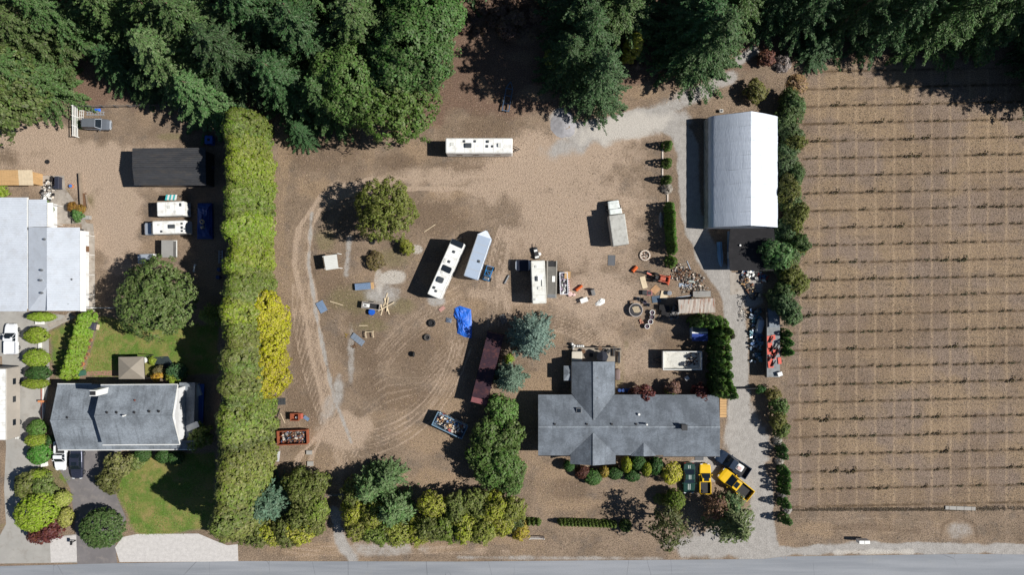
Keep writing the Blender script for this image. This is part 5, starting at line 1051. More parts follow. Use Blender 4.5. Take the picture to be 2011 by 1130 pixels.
rv('fifth_wheel_trailer', 'white camper trailer with dark nose and roof solar panel', 'trailer', [(887,469),(913,478.5),(865,588),(838,578)], 3.5, RVW,
   [('nose_cap',.455,0,.85,1.9,.06,SOLAR),('roof_vent',.31,-.03,.4,.4,.14,VENTD),('roof_vent',.13,0,.4,.4,.14,VENTD),('solar_panel',.0,-.04,.95,1.5,.06,SOLAR),('skylight',.12,.28,.7,.4,.06,AC),('ac_unit',-.2,.03,.85,.95,.28,VENTD),('hatch',-.36,.22,.4,.4,.12,VENTD),('roof_vent',-.4,.0,.35,.35,.14,VENTD),('skylight',-.07,.15,.5,.4,.06,AC)], (-.1, -.2))
t = rv('cargo_trailer', 'pale blue-white enclosed cargo trailer with a pointed nose', 'trailer', [(937.5,460),(965.5,469),(938,551.5),(910,541.5)], 2.9, paint('alu_white', (172, 186, 204), .4, .1, var=.05, scale=.6), [('roof_vent',-.08,-.18,.4,.4,.14,VENTD)], (-.05, -.16))
bx = [c for c in t.children if c.name.startswith('body')][0].data; zz = [v.co for v in bx.vertices]; xm = max(v.x for v in zz); wm = max(v.y for v in zz)
MB().loft([[(xm-.05,-wm,.55),(xm-.05,wm,.55),(xm-.05,wm,2.86),(xm-.05,-wm,2.86)], [(xm+.9,-.15,.6),(xm+.9,.15,.6),(xm+.9,.15,2.7),(xm+.9,-.15,2.7)]]).build('nose', paint('nose_white', (214, 220, 228), .4), t)
rv('old_camper', 'old cream camper with stained roof parked by the slatted trailer', 'camper', [(1042,512.5),(1070,511.5),(1073,596),(1045.5,597.5)], 3.0, RVD,
   [('roof_vent',.36,.12,.4,.4,.1,AC),('ac_unit',.08,.12,.75,.4,.16,VENTD),('hatch',.1,-.05,.9,.8,.05,RVW),('hatch',-.14,.0,.4,.4,.1,AC),('roof_vent',-.4,.28,.35,.35,.1,AC),('aerial',-.02,-.22,1.0,.06,.1,DARK)], (-.1,), tongue=False)
for i, (px, py) in enumerate([(1053,599),(1065,598)]): pass
rv('small_camper', 'short white camper with a turquoise awning beside the motorhome', 'camper', [(307,397),(361,394.5),(361.5,424),(309,425)][1:3]+[(309,425),(307,397)], 2.7, RVW, [('roof_vent',-.05,.12,.5,.5,.08,AC),('roof_vent',.18,-.22,.35,.35,.08,AC),('hatch',.38,.25,.3,.5,.1,VENTD)], (0,))
t = thing('awning', 'turquoise and white striped awning on the short camper', 'awning', W(336, 387)); q = W(336, 388, 2.2)
for k in range(6): wb(MB().slab([(q.x-.85+.28*k, q.y+.45, 2.0),(q.x-.58+.28*k, q.y+.45, 2.0),(q.x-.58+.28*k, q.y-.4, 2.35),(q.x-.85+.28*k, q.y-.4, 2.35)], .03), 'strip', paint('turquoise', (66, 178, 178), .6) if k % 2 == 0 else TRIMW, t)
for dx in (-.8, .8): wb(MB().cyl((q.x+dx, q.y+.42, 0), (q.x+dx, q.y+.42, 1.99), .03, .03, 6), 'pole', GREYM, t)
t = rv('motorhome', 'white motorhome with cab facing the mobile home', 'motorhome', [(299,434),(299,461),(364,458.5),(364,433)], 2.75, RVW, [('roof_vent',.22,.3,.32,.32,.1,VENTD),('ac_unit',-.1,-.05,.95,.6,.22,VENTD),('hatch',-.4,.3,.3,.3,.1,VENTD),('hatch',-.4,.05,.3,.4,.1,VENTD),('hatch',-.4,-.25,.3,.3,.1,VENTD),('skylight',.3,-.2,.4,.3,.05,AC)], (-.25,), tongue=False)
h_ = max(v.co.x for c in t.children if c.name.startswith('body') for v in c.data.vertices)
MB().loft([ring(h_-.05, .98, .4, 1.9, .85), ring(h_+.9, .95, .4, 1.35, .85), ring(h_+1.9, .9, .4, 1.2, .8), ring(h_+2.15, .75, .45, .95, .8)]).build('cab', SILVB, t); wheel(t, h_+1.3, .85); wheel(t, h_+1.3, -.85)
MB().slab([(h_+.02, -.75, 1.93), (h_+.02, .75, 1.93), (h_+.85, .72, 1.42), (h_+.85, -.72, 1.42)], .02).build('windscreen', GLASS, t)
# motorhome at the edge
t = rv('coach', 'long white motorhome beside the concrete driveway', 'motorhome', [(-28,866),(13,866),(13,724),(-28,724)], 3.3, paint('coach_side', (168, 160, 150), .5, var=.08, scale=1), [('ac_unit',.1,-.1,1.0,.8,.25,AC),('roof_vent',-.25,-.2,.4,.4,.12,VENTD),('roof_vent',-.05,-.28,.35,.35,.1,paint('tan_plastic', (170,140,100), .6)),('roof_vent',.2,-.2,.35,.35,.12,VENTD),('roof_vent',.4,.1,.4,.4,.1,VENTD)], (.3, -.25), tongue=False, roofmat=RVW)
# white utility roofs near the garden tree
t = thing('cargo_cart', 'grey ribbed flat trailer cover beside the garden tree', 'trailer', W(331, 488)); wb(sheet(W(317,472,1.9), W(317,506,1.9), W(340,506,1.9), W(340,472,1.9), 12, .02), 'cover', paint('grey_sheet', (150, 148, 144), .6, var=.06), t)
wb(MB().prism([(W(318,473,1.8).x, W(318,473,1.8).y),(W(339,473,1.8).x, W(339,473,1.8).y),(W(339,505,1.8).x, W(339,505,1.8).y),(W(318,505,1.8).x, W(318,505,1.8).y)], .5, 1.84), 'box', GREYM, t)
fr = MB(); 
for y in (473, 489, 504): fr.bar(W(339,y,.6), W(347,y,.6), .1, .1)
fr.bar(W(347,472,.6), W(347,505,.6), .1, .1); wb(fr, 'frame', TRIMW, t)
for y in (476, 502): 
    q = W(328,y,.3); o = wheel(t, q.x-t.location.x, q.y-t.location.y, .34)
t = thing('tent_trailer', 'small white-blue folded tent trailer in tree shade', 'trailer', W(294, 509), R(2)); MB().rbox(-1.25, 1.25, -.72, .72, .4, 1.1, .12).build('body', RVW, t); MB().rbox(-1.2, 1.2, -.68, .68, 1.1, 1.22, .12).build('lid', SILVB, t); wheel(t, 0, .66, .28); wheel(t, 0, -.66, .28); MB().bar((1.2, 0, .45), (2.0, 0, .45), .08).build('tongue', DARK, t)
# the stake truck
t = thing('box_truck', 'old pale military truck with canvas box', 'truck', W(1208, 444), R(98)); TRW = paint('truck_pale', (222, 228, 224), .5, var=.05, dirt=(160, 160, 150), dirt_amt=.4); CANV = paint('grey_canvas', (180, 179, 172), .85, var=.12, scale=1.2, dirt=(130, 126, 118), dirt_amt=.5)
MB().rbox(-3.15, 1.45, -1.2, 1.2, 1.1, 3.0, .08, .14).build('canvas_box', CANV, t); MB().box(-3.1, 3.2, -.5, .5, .7, 1.08).build('chassis', DARK, t)
MB().loft([ring(1.6, .95, .8, 2.45, .85), ring(2.35, .92, .8, 2.4, .85), ring(2.45, .92, .8, 1.75, .85)]).build('cab', TRW, t); MB().loft([ring(2.46, .88, .8, 1.65, .8), ring(3.2, .84, .8, 1.58, .78), ring(3.7, .78, .85, 1.42, .7)]).build('bonnet', TRW, t)
MB().slab([(2.36, -.74, 2.36), (2.36, .74, 2.36), (2.46, .72, 1.82), (2.46, -.72, 1.82)], .02).build('windscreen', GLASS, t); MB().box(3.7, 3.8, -.9, .9, .7, .95).build('bumper', DARK, t)
for k in range(5): MB().bar((-2.6+.9*k, -1.18, 3.0), (-2.6+.9*k, 1.18, 3.0), .06, .04).build('bow', CANV, t)
for x in (-2.2, -1.1, 2.75):
    for s in (-1, 1): wheel(t, x, s*.95, .52, .3)
for s in (-1, 1): MB().cyl((3.5, s*.78, 1.1), (3.62, s*.78, 1.1), .13, .13, 10).build('headlight', LAMP, t); MB().cbox((2.4, s*1.2, 2.0), (.06, .26, .3)).build('mirror', DARK, t)
# container
MARO = paint('maroon_steel', (50, 27, 40), .6, .1, var=.14, scale=.8, dirt=(120, 70, 60), dirt_amt=.4)  # maroon darkened: shade of the trees is put into the base colour
t = thing('shipping_container', 'long maroon shipping container beside the blue spruces', 'container', ((W(985,655,2.6)+W(940,793,2.6))/2).to_tuple()); t.location.z = 0
a_, b_ = W(973.5,656,2.6), W(940,793,2.6); d_ = a_-b_; t.rotation_euler.z = math.atan2(d_.y, d_.x); t.location = ((a_+b_)/2).xy.to_3d(); hL = d_.length/2; hw = 1.22
MB().box(-hL, hL, -hw, hw, .0, .16).build('base', MARO, t)
o = sheet((-hL, -hw, 2.58), (hL, -hw, 2.58), (hL, hw, 2.58), (-hL, hw, 2.58), 40, .025); o.build('roof', MARO, t)
for s in (-1, 1): 
    o = sheet((-hL+.08, s*hw, .16), (hL-.08, s*hw, .16), (hL-.08, s*hw, 2.52), (-hL+.08, s*hw, 2.52), 40, .03); o.build('side_wall', MARO, t)
    for e in (-1, 1): MB().box(e*hL-.08, e*hL+.08, s*hw-.08, s*hw+.08, .0, 2.63).build('corner_post', MARO, t)
MB().box(hL-.05, hL-.0, -hw+.08, hw-.08, .16, 2.54).build('end_wall', MARO, t)
for s in (-1, 1): d = MB().box(-hL, -hL+.05, min(s*.02, s*1.14), max(s*.02, s*1.14), .16, 2.54).build('door', paint('pink_maroon', (128, 76, 78), .6), t); MB().cyl((-hL-.03, s*.35, .25), (-hL-.03, s*.35, 2.45), .025, .025, 6).build('lock_rod', GREYM, d)
MB().box(-hL-.02, -hL+.75, -hw+.02, hw-.02, 2.6, 2.63).build('sunlit_roof_end', paint('pink_maroon', (150, 92, 92)), t)  # paler strip: sunlight on the roof end is put into its colour
# open bins and dump beds
def bin_(name, label, cat, px, py, rz, L, Wd, H_, mat, floor=None, z0=.15, wall=.06, wheels=False):
    t = thing(name, label, cat, W(px, py, H_*.6), rz); t.location.z = 0; h, w = L/2, Wd/2
    MB().box(-h, h, -w, w, z0, z0+.08).build('floor', floor or mat, t)
    for s in (-1, 1):
        MB().box(-h, h, min(s*w, s*(w-wall)), max(s*w, s*(w-wall)), z0+.08, H_).build('side_wall', mat, t); MB().box(min(s*h, s*(h-wall)), max(s*h, s*(h-wall)), -w+wall, w-wall, z0+.08, H_-.003).build('end_wall', mat, t)
        MB().box(-h-.04, h+.04, min(s*(w+.05), s*(w-wall-.02)), max(s*(w+.05), s*(w-wall-.02)), H_, H_+.07).build('rim', mat, t); MB().box(min(s*(h+.045), s*(h-wall-.02)), max(s*(h+.045), s*(h-wall-.02)), -w+wall, w-wall, H_+.002, H_+.068).build('rim', mat, t)
        for k in range(6): MB().box(-h+.3+k*(L-.6)/5-.05, -h+.3+k*(L-.6)/5+.05, min(s*w, s*(w+.06)), max(s*w, s*(w+.06)), z0, H_-.02).build('stiffener', mat, t)
        MB().box(-h+.2, h-.2, s*w*.5-.06, s*w*.5+.06, 0, z0).build('skid', DARK, t)
    return t
def rubbish(name, label, px, py, rz, L, Wd, z0, z1, cols, n, seed, smax=.5, group=None):
    r = random.Random(seed); ms = [MB() for _ in cols]; 
    for k in range(n):
        x, y = r.uniform(-L/2, L/2)*.9, r.uniform(-Wd/2, Wd/2)*.86; s = r.uniform(.12, smax); z = z0 + (z1-z0)*r.random()*(1-.3*abs(2*x/L))
        r.choice(ms).cbox((x, y, z), (s*r.uniform(.6, 1.6), s*r.uniform(.3, 1), s*r.uniform(.15, .7)), r.random()*3, r.uniform(-.5, .5), r.uniform(-.5, .5))
    t = thing(name, label, 'rubbish', W(px, py, z1), rz, group); t.location.z = 0; t['kind'] = 'stuff'
    for m, c in zip(ms, cols):
        if m.v: o = m.build('piece_heap', c, t, kind='stuff')
    return t
BLB = paint('blue_bin', (110, 140, 162), .6, var=.1, dirt=(150, 120, 90), dirt_amt=.4); RBN = paint('rust_bin', (142, 76, 48), .8, var=.2, dirt=(90, 52, 38), dirt_amt=.6)
PAPER = [paint('card_tan', (188, 152, 112), .8), TRIMW, paint('rub_grey', (120, 118, 116), .7), paint('rub_dark', (46, 44, 46), .7), paint('rub_pale', (206, 196, 182), .7), paint('rub_brown', (116, 80, 58), .8), paint('rub_blue', (70, 100, 140), .6), paint('rub_red', (140, 58, 54), .7)]
METALS = [MATS['rub_brown'], MATS['rub_dark'], MATS['rub_grey'], RBN, PAPER[4], MATS['rub_dark'], MATS['rub_brown']]
zrot = math.atan2(-(843-814), (912-858))
bin_('dumpster', 'long pale blue dumpster full of white and tan rubbish', 'dumpster', 884, 835, R(-25.5), 5.0, 2.1, 1.5, BLB); rubbish('rubbish_heap', 'mixed white and tan rubbish filling the pale blue dumpster', 884, 835, R(-25.5), 4.7, 1.9, .4, 1.6, PAPER+[TRIMW, PAPER[4], PAPER[0]], 340, 1, .45)
bin_('scrap_bin', 'rusty open bin full of scrap metal beside the hedge', 'dumpster', 576, 859, R(2.5), 4.5, 2.1, 1.3, RBN); rubbish('scrap_heap', 'rusty metal scrap filling the open bin by the hedge', 576, 859, R(2.5), 4.2, 1.9, .35, 1.15, METALS+[MATS['rub_blue']], 380, 2, .38)
bin_('rust_box', 'small rusty steel box above the scrap bin', 'box', 580, 819, R(0), 1.25, 1.05, .95, RBN, wall=.05)
t = thing('white_bucket', 'white bucket inside the small rusty box', 'bucket', W(584, 820, .3)); t.location.z = .24; MB().cyl((0,0,0), (0,0,.36), .15, .19, 14).build('body', TRIMW, t); MB().torus((0,0,.36), .19, .012, n=14, m=6).build('rim', TRIMW, t)
t = thing('rust_drum', 'rusty red block beside the small rusty box', 'drum', W(592.5, 817)); MB().cyl((0,-.4,.3), (0,.4,.3), .3, .3, 14).torus((0,0,.3), .3, .02, 'Y', 14, 6).build('drum', paint('red_rust', (160, 80, 62), .8), t); MB().cyl((0,.4,.3), (0,.43,.3), .26, .26, 14).build('lid', RBN, t)
DBW = paint('white_dump', (212, 212, 208), .6, var=.08, dirt=(160, 154, 140), dirt_amt=.5)
t = bin_('dump_trailer', 'white empty dump bed standing on blocks behind the house', 'trailer', 1338, 708, R(0), 5.8, 2.75, 1.75, DBW, paint('dump_floor', (200, 198, 190), .8, var=.1, scale=.8, dirt=(120, 116, 104), dirt_amt=.5), z0=.7)
for x in (-1.0, .1):
    for s in (-1, 1): wheel(t, x, s*1.25, .38)
m = MB()
for s in (-1, 1): m.bar((-2.8, s*.6, .6), (-4.3, 0, .5), .1, .12)
m.build('tongue', DARK, t)
rubbish('leaf_litter', 'dead brown leaves in the shaded end of the white dump bed', 1360, 706, 0, 2.2, 2.2, .8, .86, [MATS['rub_brown'], MATS['rub_dark']], 90, 9, .2)
t = bin_('utility_trailer', 'small open trailer of household junk beside the slatted trailer', 'trailer', 1107, 557, R(-88), 3.3, 1.15, .95, paint('cart_white', (200, 200, 206), .6), z0=.4)
for s in (-1, 1): wheel(t, -.2, s*.62, .3)
rubbish('trailer_junk', 'grey and purple household junk in the small open trailer', 1106, 558, R(-88), 3.1, 1.0, .55, .95, [PAPER[1], MATS['rub_grey'], MATS['rub_dark'], paint('rub_mauve', (150, 130, 150), .7)], 130, 4, .34)
t = bin_('box_trailer', 'small black open trailer beside crossed white poles', 'trailer', 729, 601, R(-8), 2.7, .95, .8, paint('grey_wood', (150, 142, 134), .8), LINER, z0=.35)
for s in (-1, 1): wheel(t, 0, s*.55, .28)
t = thing('appliance', 'white appliance lying in the small black trailer', 'appliance', W(719, 600, .6), R(-8)); t.location.z = .44; MB().rbox(-.5, .5, -.28, .28, 0, .4, .05).build('body', TRIMW, t); MB().box(-.3, .1, -.15, .15, .401, .42).build('panel', MATS['rub_grey'], t)
# flat slatted trailer
t = thing('slatted_trailer', 'flat grey trailer with slatted deck beside the cream camper', 'trailer', W(1083, 549), R(89)); SLT = paint('slat_grey', (140, 136, 128), .8, var=.15)
for s in (-1, 1): MB().box(-2.85, 2.85, s*.7-.1, s*.7+.1, .55, .72).build('rail', SLT, t)
for k in range(34): MB().box(-2.3+k*.125, -2.3+k*.125+.06, -.6, .6, .62, .68).build('slat', SLT, t)
MB().box(-2.8, 2.8, -.6, .6, .52, .56).build('bed', LINER, t); MB().box(-2.85, -2.3, -.6, .6, .57, .75).build('rear_plate', GREYM, t); MB().box(-.4, .5, -.5, -.05, .69, .74).build('white_board', TRIMW, t)
for s in (-1, 1): wheel(t, -.4, s*.92, .33); wheel(t, .4, s*.92, .33)
# small dark covered cart with white ends
t = thing('covered_cart', 'dark covered cart with rounded white ends beside the camper', 'cart', W(1026.5, 522)); MB().rbox(-.85, .85, -.86, .86, .35, 1.35, .1).build('cover', paint('navy_vinyl', (22, 26, 40), .4, var=.15), t)
for s in (-1, 1): MB().loft([[(s*.86, y, z) for y, z in ((-.84,.35),(.84,.35),(.84,1.25),(-.84,1.25))], [(s*1.12, y, z) for y, z in ((-.5,.4),(.5,.4),(.5,1.1),(-.5,1.1))]]).build('end_cap', WHP, t); wheel(t, s*.5, .8, .28); wheel(t, s*.5, -.8, .28)

# ------------------------------------------------------------------ yard clutter
BTARP = paint('tarp_blue', (34, 98, 196), .5, var=.35, scale=1.5, bump=.3); ORNG = paint('orange_paint', (214, 98, 34), .5, var=.08); TRAC = paint('tractor_orange', (190, 86, 58), .55, var=.12, dirt=(110, 70, 50), dirt_amt=.4)
def tarp(name, label, pts, h, mat, z=.05, seed=3, parent_cat='tarp'):
    """crumpled sheet over the polygon given in photo pixels"""
    r = random.Random(seed); P = [W(*p) for p in pts]; c = sum(P, Vector())/len(P); t = thing(name, label, parent_cat, (c.x, c.y, 0)); nr, n = 7, len(P)*3; vs = []; fs = []
    edge = []
    for i in range(n):
        k, f = i//3, (i % 3)/3; edge.append(P[k].lerp(P[(k+1) % len(P)], f)-c)
    for j in range(nr+1):
        f = j/nr
        for i in range(n): q = edge[i]*(1-f*.98); vs.append((q.x, q.y, z + h*(math.sin(f*1.57)*.75 + .35*r.random()*(f > 0)*(.4 + .6*math.sin(i*1.9+j)))))
    for j in range(nr):
        for i in range(n): fs.append((j*n+i, j*n+(i+1) % n, (j+1)*n+(i+1) % n, (j+1)*n+i))
    vs += [(e.x, e.y, .01) for e in edge]; b0 = (nr+1)*n
    for i in range(n): fs.append((b0+i, b0+(i+1) % n, (i+1) % n, i))
    MB().add(vs, fs).build('sheet', mat, t); return t
tarp('blue_tarp', 'crumpled bright blue tarp heap in the middle of the yard', [(893,606),(903,601),(925,608),(927,640),(926,665),(912,662),(898,655),(897,630),(891,620)], .55, BTARP)
t = tarp('covered_pile', 'flat dark blue tarp over a pile beside the tall hedge', [(391,400),(419,400),(420,470),(390,470)], .9, paint('tarp_navy', (20, 62, 130), .5, var=.2, scale=2, bump=.3), .5, 5)
tarp('grey_tarp', 'small dark grey tarp beside the blue tarp heap', [(876,624),(888,626),(886,635),(875,633)], .2, paint('slate_tarp', (92, 104, 122), .6))
tarp('white_heap', 'white crumpled plastic sheet lying on the dirt', [(1169,596),(1180,586),(1188,588),(1187,596),(1178,601),(1170,601)], .22, TRIMW, .03, 8)
tarp('garden_pond', 'small dark garden pond beside the gazebo', [(300,702),(330,700),(340,715),(330,728),(308,728)], .06, paint('pond_water', (54, 62, 64), .12, var=.2), .02, 6, 'pond')
def panel(name, label, px, py, L, Wd, th, rz, mat, cat='panel', z=.02, tilt=0.0, ribs=0, group=None, edge=None):
    t = thing(name, label, cat, W(px, py), R(rz), group); o = MB().cbox((0, 0, z+th/2+abs(math.sin(tilt))*Wd/2), (L, Wd, th), 0, tilt).build('sheet', mat, t)
    for k in range(ribs): MB().cbox((-L/2+L*(k+.5)/ribs, 0, z+th+.015+abs(math.sin(tilt))*Wd/2), (.05, Wd*.96, .03), 0, tilt).build('rib', edge or mat, t)
    if not ribs:
        for s in (-1, 1): MB().cbox((s*(L/2-.03), 0, z+th+.008+abs(math.sin(tilt))*Wd/2), (.06, Wd, .015), 0, tilt).build('edge', edge or mat, t)
    return t
GALV = paint('galvanised', (168, 180, 194), .35, .5, var=.12, scale=2); GALB = paint('blue_galv', (150, 174, 204), .3, .5, var=.12, scale=2)
panel('metal_sheet', 'dark grey sheet lying flat on the dirt below the truck', 1201, 511.5, 1.1, 1.6, .02, -2, paint('grey_mat', (92, 94, 98), .8, var=.06))
panel('trough_cover', 'pale blue metal lid lying beside the wheel track', 632, 603, 1.75, 1.15, .12, -62, GALB, edge=GALV); panel('metal_sheet', 'bright ribbed metal sheet leaning near the white frame', 703, 667, 2.2, .95, .1, -38, GALV, tilt=.15, ribs=5)
t = panel('metal_trough', 'blue metal trough with a wooden end in the yard', 714, 563, 2.4, 1.0, .5, 5, GALB, 'trough'); MB().box(1.21, 1.55, -.5, .5, 0, .5).build('wood_end', TANW, t)
panel('plywood_sheet', 'long pale plywood sheet lying beside the orange tractor', 1264, 555, 1.85, .8, .04, -75, PALEW); panel('cardboard_sheet', 'brown flattened cardboard between plywood and blue panel', 1287, 569, 1.2, 1.05, .05, 45, paint('cardboard', (172, 134, 98), .85)); panel('plywood_square', 'cream plywood square beside the washing drum', 1304, 580, 1.1, 1.2, .05, -12, PALEW, z=.1)
panel('slate_sheet', 'slate blue corrugated panel beside the cream plywood', 1289, 588, 1.35, 1.0, .06, 8, paint('slate_panel', (78, 98, 118), .6), ribs=8); panel('plywood_board', 'square tan board propped on the small open trailer', 1113.5, 541, .9, 1.1, .03, -4, TANW, z=.98)
panel('brick_pallet', 'small pink board lying near the blue tarp', 868, 607, .95, .55, .08, 40, paint('pink_board', (178, 134, 124), .8)); panel('concrete_slab', 'grey board across the ditch top beside the rusty shed', 1377, 578, 2.7, .9, .1, 2, paint('grey_board', (142, 140, 136), .8), z=.3)
panel('white_sheet', 'pale corrugated sheet in the junk beside the pallets', 1346, 561, 2.0, .6, .05, -4, GALV, ribs=6); panel('white_sheet', 'second grey-green sheet behind the pale corrugated one', 1360, 553, 1.9, .45, .05, -6, paint('grey_green', (158, 166, 160), .6)); panel('doormat', 'dark folded trailer ramp at the hedge end of the yard', 550, 789, 1.7, 1.05, .12, 2, paint('ramp_dark', (60, 62, 64), .6), 'ramp', ribs=4)
panel('white_slab', 'pale concrete block near the scrap bin', 608, 889, .85, .6, .25, 0, CONC); panel('shade_slab', 'pale concrete block in tree shade below the scrap bin', 610, 911, .9, .7, .2, 0, CONC); panel('flat_cover', 'white folding panel beside the hedge below the scrap bin', 547, 896, 1.6, .4, .3, 84, paint('dull_white', (188, 188, 190), .6)); panel('crumpled_sheet', 'pale crumpled metal beside the rusty red drum', 602, 822, .9, .5, .1, -35, GALB)
panel('foot_bridge', 'pale plank footbridge over the field ditch', 1885, 998.5, 4.6, .55, .12, -2, CONC, 'bridge', z=.05, ribs=4, edge=CONC2); panel('metal_box_lid', 'light box lid near the white dump bed', 1348, 743, .65, .55, .35, 35, TRIMW, 'box'); panel('door_mat', 'square grey mat at the garage of the long house', 1373, 901, 1.3, .6, .02, 0, MATS['grey_mat'], 'mat')
def planks(name, label, lst, w, th, mat, cat='timber'):
    a = W(lst[0][0], lst[0][1]); t = thing(name, label, cat, (a.x, a.y, 0))
    for k, (x0, y0, x1, y1) in enumerate(lst): p, q = W(x0, y0), W(x1, y1); p.z = q.z = th/2+.005+k*th*.95; wb(MB().bar(p, q, w, th), 'pole', mat, t)
for i, q in enumerate([(761,576,748,620),(755,586,765,618),(763,584,760,612),(744,611,775,594),(749,598,752,612)]):
    t = thing('white_pole', ['longest upright white pole of the crossed heap','slanting white pole leaning toward the scrap','short upright white pole of the crossed heap','white pole lying across the top of the heap','shortest white pole under the heap'][i], 'pole', W(q[0], q[1]), 0, 'crossed white poles'); p0, p1 = W(q[0], q[1]), W(q[2], q[3]); p0.z = p1.z = .05+.09*i; wb(MB().bar(p0, p1, .16, .09), 'pole', PALEW, t); wb(MB().bar(p1, p1+(p1-p0).normalized()*.05, .14, .08), 'end', OLDW, t)
for lab, q in (('thin pale pole lying on the dirt beside the lid', (648,592,674,600)), ('thin pale stick near the white frame', (705,640,722,640)), ('thin branch lying near the lone yard tree', (833,456,855,441)), ('white plank beside the dark ramp', (541,830,550,803)), ('second white plank leaning toward the rusty box', (551,812,560,832)), ('long pale plank beside the gravel drive junk', (1352,545,1382,562)), ('grey pipe beside the pallets', (1349,513,1356,530)), ('thin pipe behind the rusty shed', (1327,585,1368,579)), ('dark plank in front of the charcoal pile', (1289,627,1297,618)), ('white plank in front of the dark crates', (1296,628,1302,618))):
    t = thing('loose_pole', lab, 'pole', W(q[0], q[1])); p0, p1 = W(q[0], q[1]), W(q[2], q[3]); p0.z = p1.z = .06; wb(MB().bar(p0, p1, .1, .08), 'pole', DARK if 'dark' in lab else GALV if 'pipe' in lab else PALEW, t); wb(MB().bar(p1, p1+(p1-p0).normalized()*.04, .08, .06), 'end', OLDW, t)
# tyres
for lab, px, py, up, rz, s in (('large tyre lying near the blue tarp heap', 839, 663, False, 0, 1.25), ('dark tyre standing beside the blue tarp shade', 848, 635, False, 0, 1.4), ('tyre standing upright alone in the yard', 813, 696, True, 1.5, 1.0), ('tyre under the lone yard tree', 732, 475, False, 0, 1.0), ('second tyre half hidden under the yard tree', 740, 467, False, 0, 1.0), ('dark tyre by the dumpster end', 1008, 648, False, 0, .6), ('round hub lying on the mobile home dirt', 94, 318, False, 0, .8)):
    t = thing('tyre', lab, 'tyre', W(px, py), rz); r0 = .42*s
    o = MB().torus((0, 0, .15*s if not up else r0*1.0), r0*.74, r0*.3, 'Z' if not up else 'Y', 22, 8, 1.1).build('tread', TYRE if 'large' not in lab else paint('grey_tyre', (78, 74, 70), .9), t, smooth=True)
    (MB().cyl((0,0,.04), (0,0,.12*s), r0*.4, r0*.4, 12) if not up else MB().cyl((0,-.1,r0), (0,.1,r0), r0*.45, r0*.45, 12)).build('hub', DARK, t)
# white timber frame
t = thing('timber_trestle', 'white timber trestle standing on the dirt', 'trestle', W(727, 657), R(4))
for s in (-1, 1): MB().box(s*.55-.06, s*.55+.06, -.5, .5, .5, .58).build('top_bar', PALEW, t); [MB().box(s*.55-.05, s*.55+.05, y-.05, y+.05, 0, .5).build('leg', PALEW, t) for y in (-.42, .42)]
MB().box(-.49, .49, .36, .46, .4, .5).build('cross_bar', PALEW, t)
# blue drum, blue buggy
t = thing('blue_drum', 'bright blue plastic drum against the black trailer', 'drum', W(731.5, 613)); MB().cyl((0,0,0), (0,0,.6), .43, .48, 16).torus((0,0,.6), .47, .03, n=16, m=6).build('body', paint('drum_blue', (30, 92, 190), .45), t); MB().cyl((0,0,.6), (0,0,.66), .42, .38, 16).build('lid', MATS['drum_blue'], t)
t = thing('beach_buggy', 'blue tube-framed buggy behind the cargo trailer', 'buggy', W(959, 537), R(72)); BUG = paint('buggy_blue', (44, 128, 188), .4, var=.1); m = MB()
for s in (-1, 1): m.bar((-1.1, s*.5, .45), (1.1, s*.5, .45), .07); m.bar((-.8, s*.5, .45), (-.4, s*.42, 1.35), .06); m.bar((.9, s*.5, .45), (.35, s*.42, 1.35), .06); m.bar((-.4, s*.42, 1.35), (.35, s*.42, 1.35), .06); m.bar((-1.1, s*.5, .45), (-1.1, s*.5, .85), .06)
for x, z, w in ((-1.1, .45, .5), (1.1, .45, .5), (-.4, 1.35, .42), (.35, 1.35, .42), (-1.1, .85, .5), (0, .45, .5)): m.bar((x, -w, z), (x, w, z), .06)
m.bar((-.4, -.42, 1.35), (.35, .42, 1.35), .05).build('frame', BUG, t); MB().box(-1.0, 1.0, -.45, .45, .36, .42).build('floor', LINER, t); MB().rbox(-.35, .15, -.38, .38, .42, .7, .08).build('seat', DARK, t); MB().rbox(-1.05, -.55, -.4, .4, .42, .8, .08).build('engine', GREYM, t)
for x in (-.85, .85): [wheel(t, x, s*.66, .3) for s in (-1, 1)]
t = thing('roll_of_pipe', 'short dark metal roller lying near the camper', 'roller', W(995, 549), R(62)); MB().cyl((-.7,0,.15), (.7,0,.15), .15, .15, 12).build('drum', GREYM, t); MB().cyl((-.85,0,.15), (.85,0,.15), .04, .04, 8).build('axle', DARK, t)
# machinery by the camper
t = thing('old_engine', 'black engine parts with white boxes above the cream camper', 'engine', W(1053, 498), R(-75)); MB().rbox(-.9, .9, -.35, .35, 0, .55, .1).build('block', DARK, t); MB().box(-.55, -.25, -.25, .25, .552, .66).build('box', TRIMW, t); MB().box(.45, .75, -.35, .25, .552, .68).build('box', TRIMW, t); MB().bar((-.9, 0, .4), (-1.4, .25, .5), .08).build('arm', DARK, t); MB().cyl((.25, .45, 0), (.25, .45, .5), .26, .26, 14).build('pail', TRIMW, t)
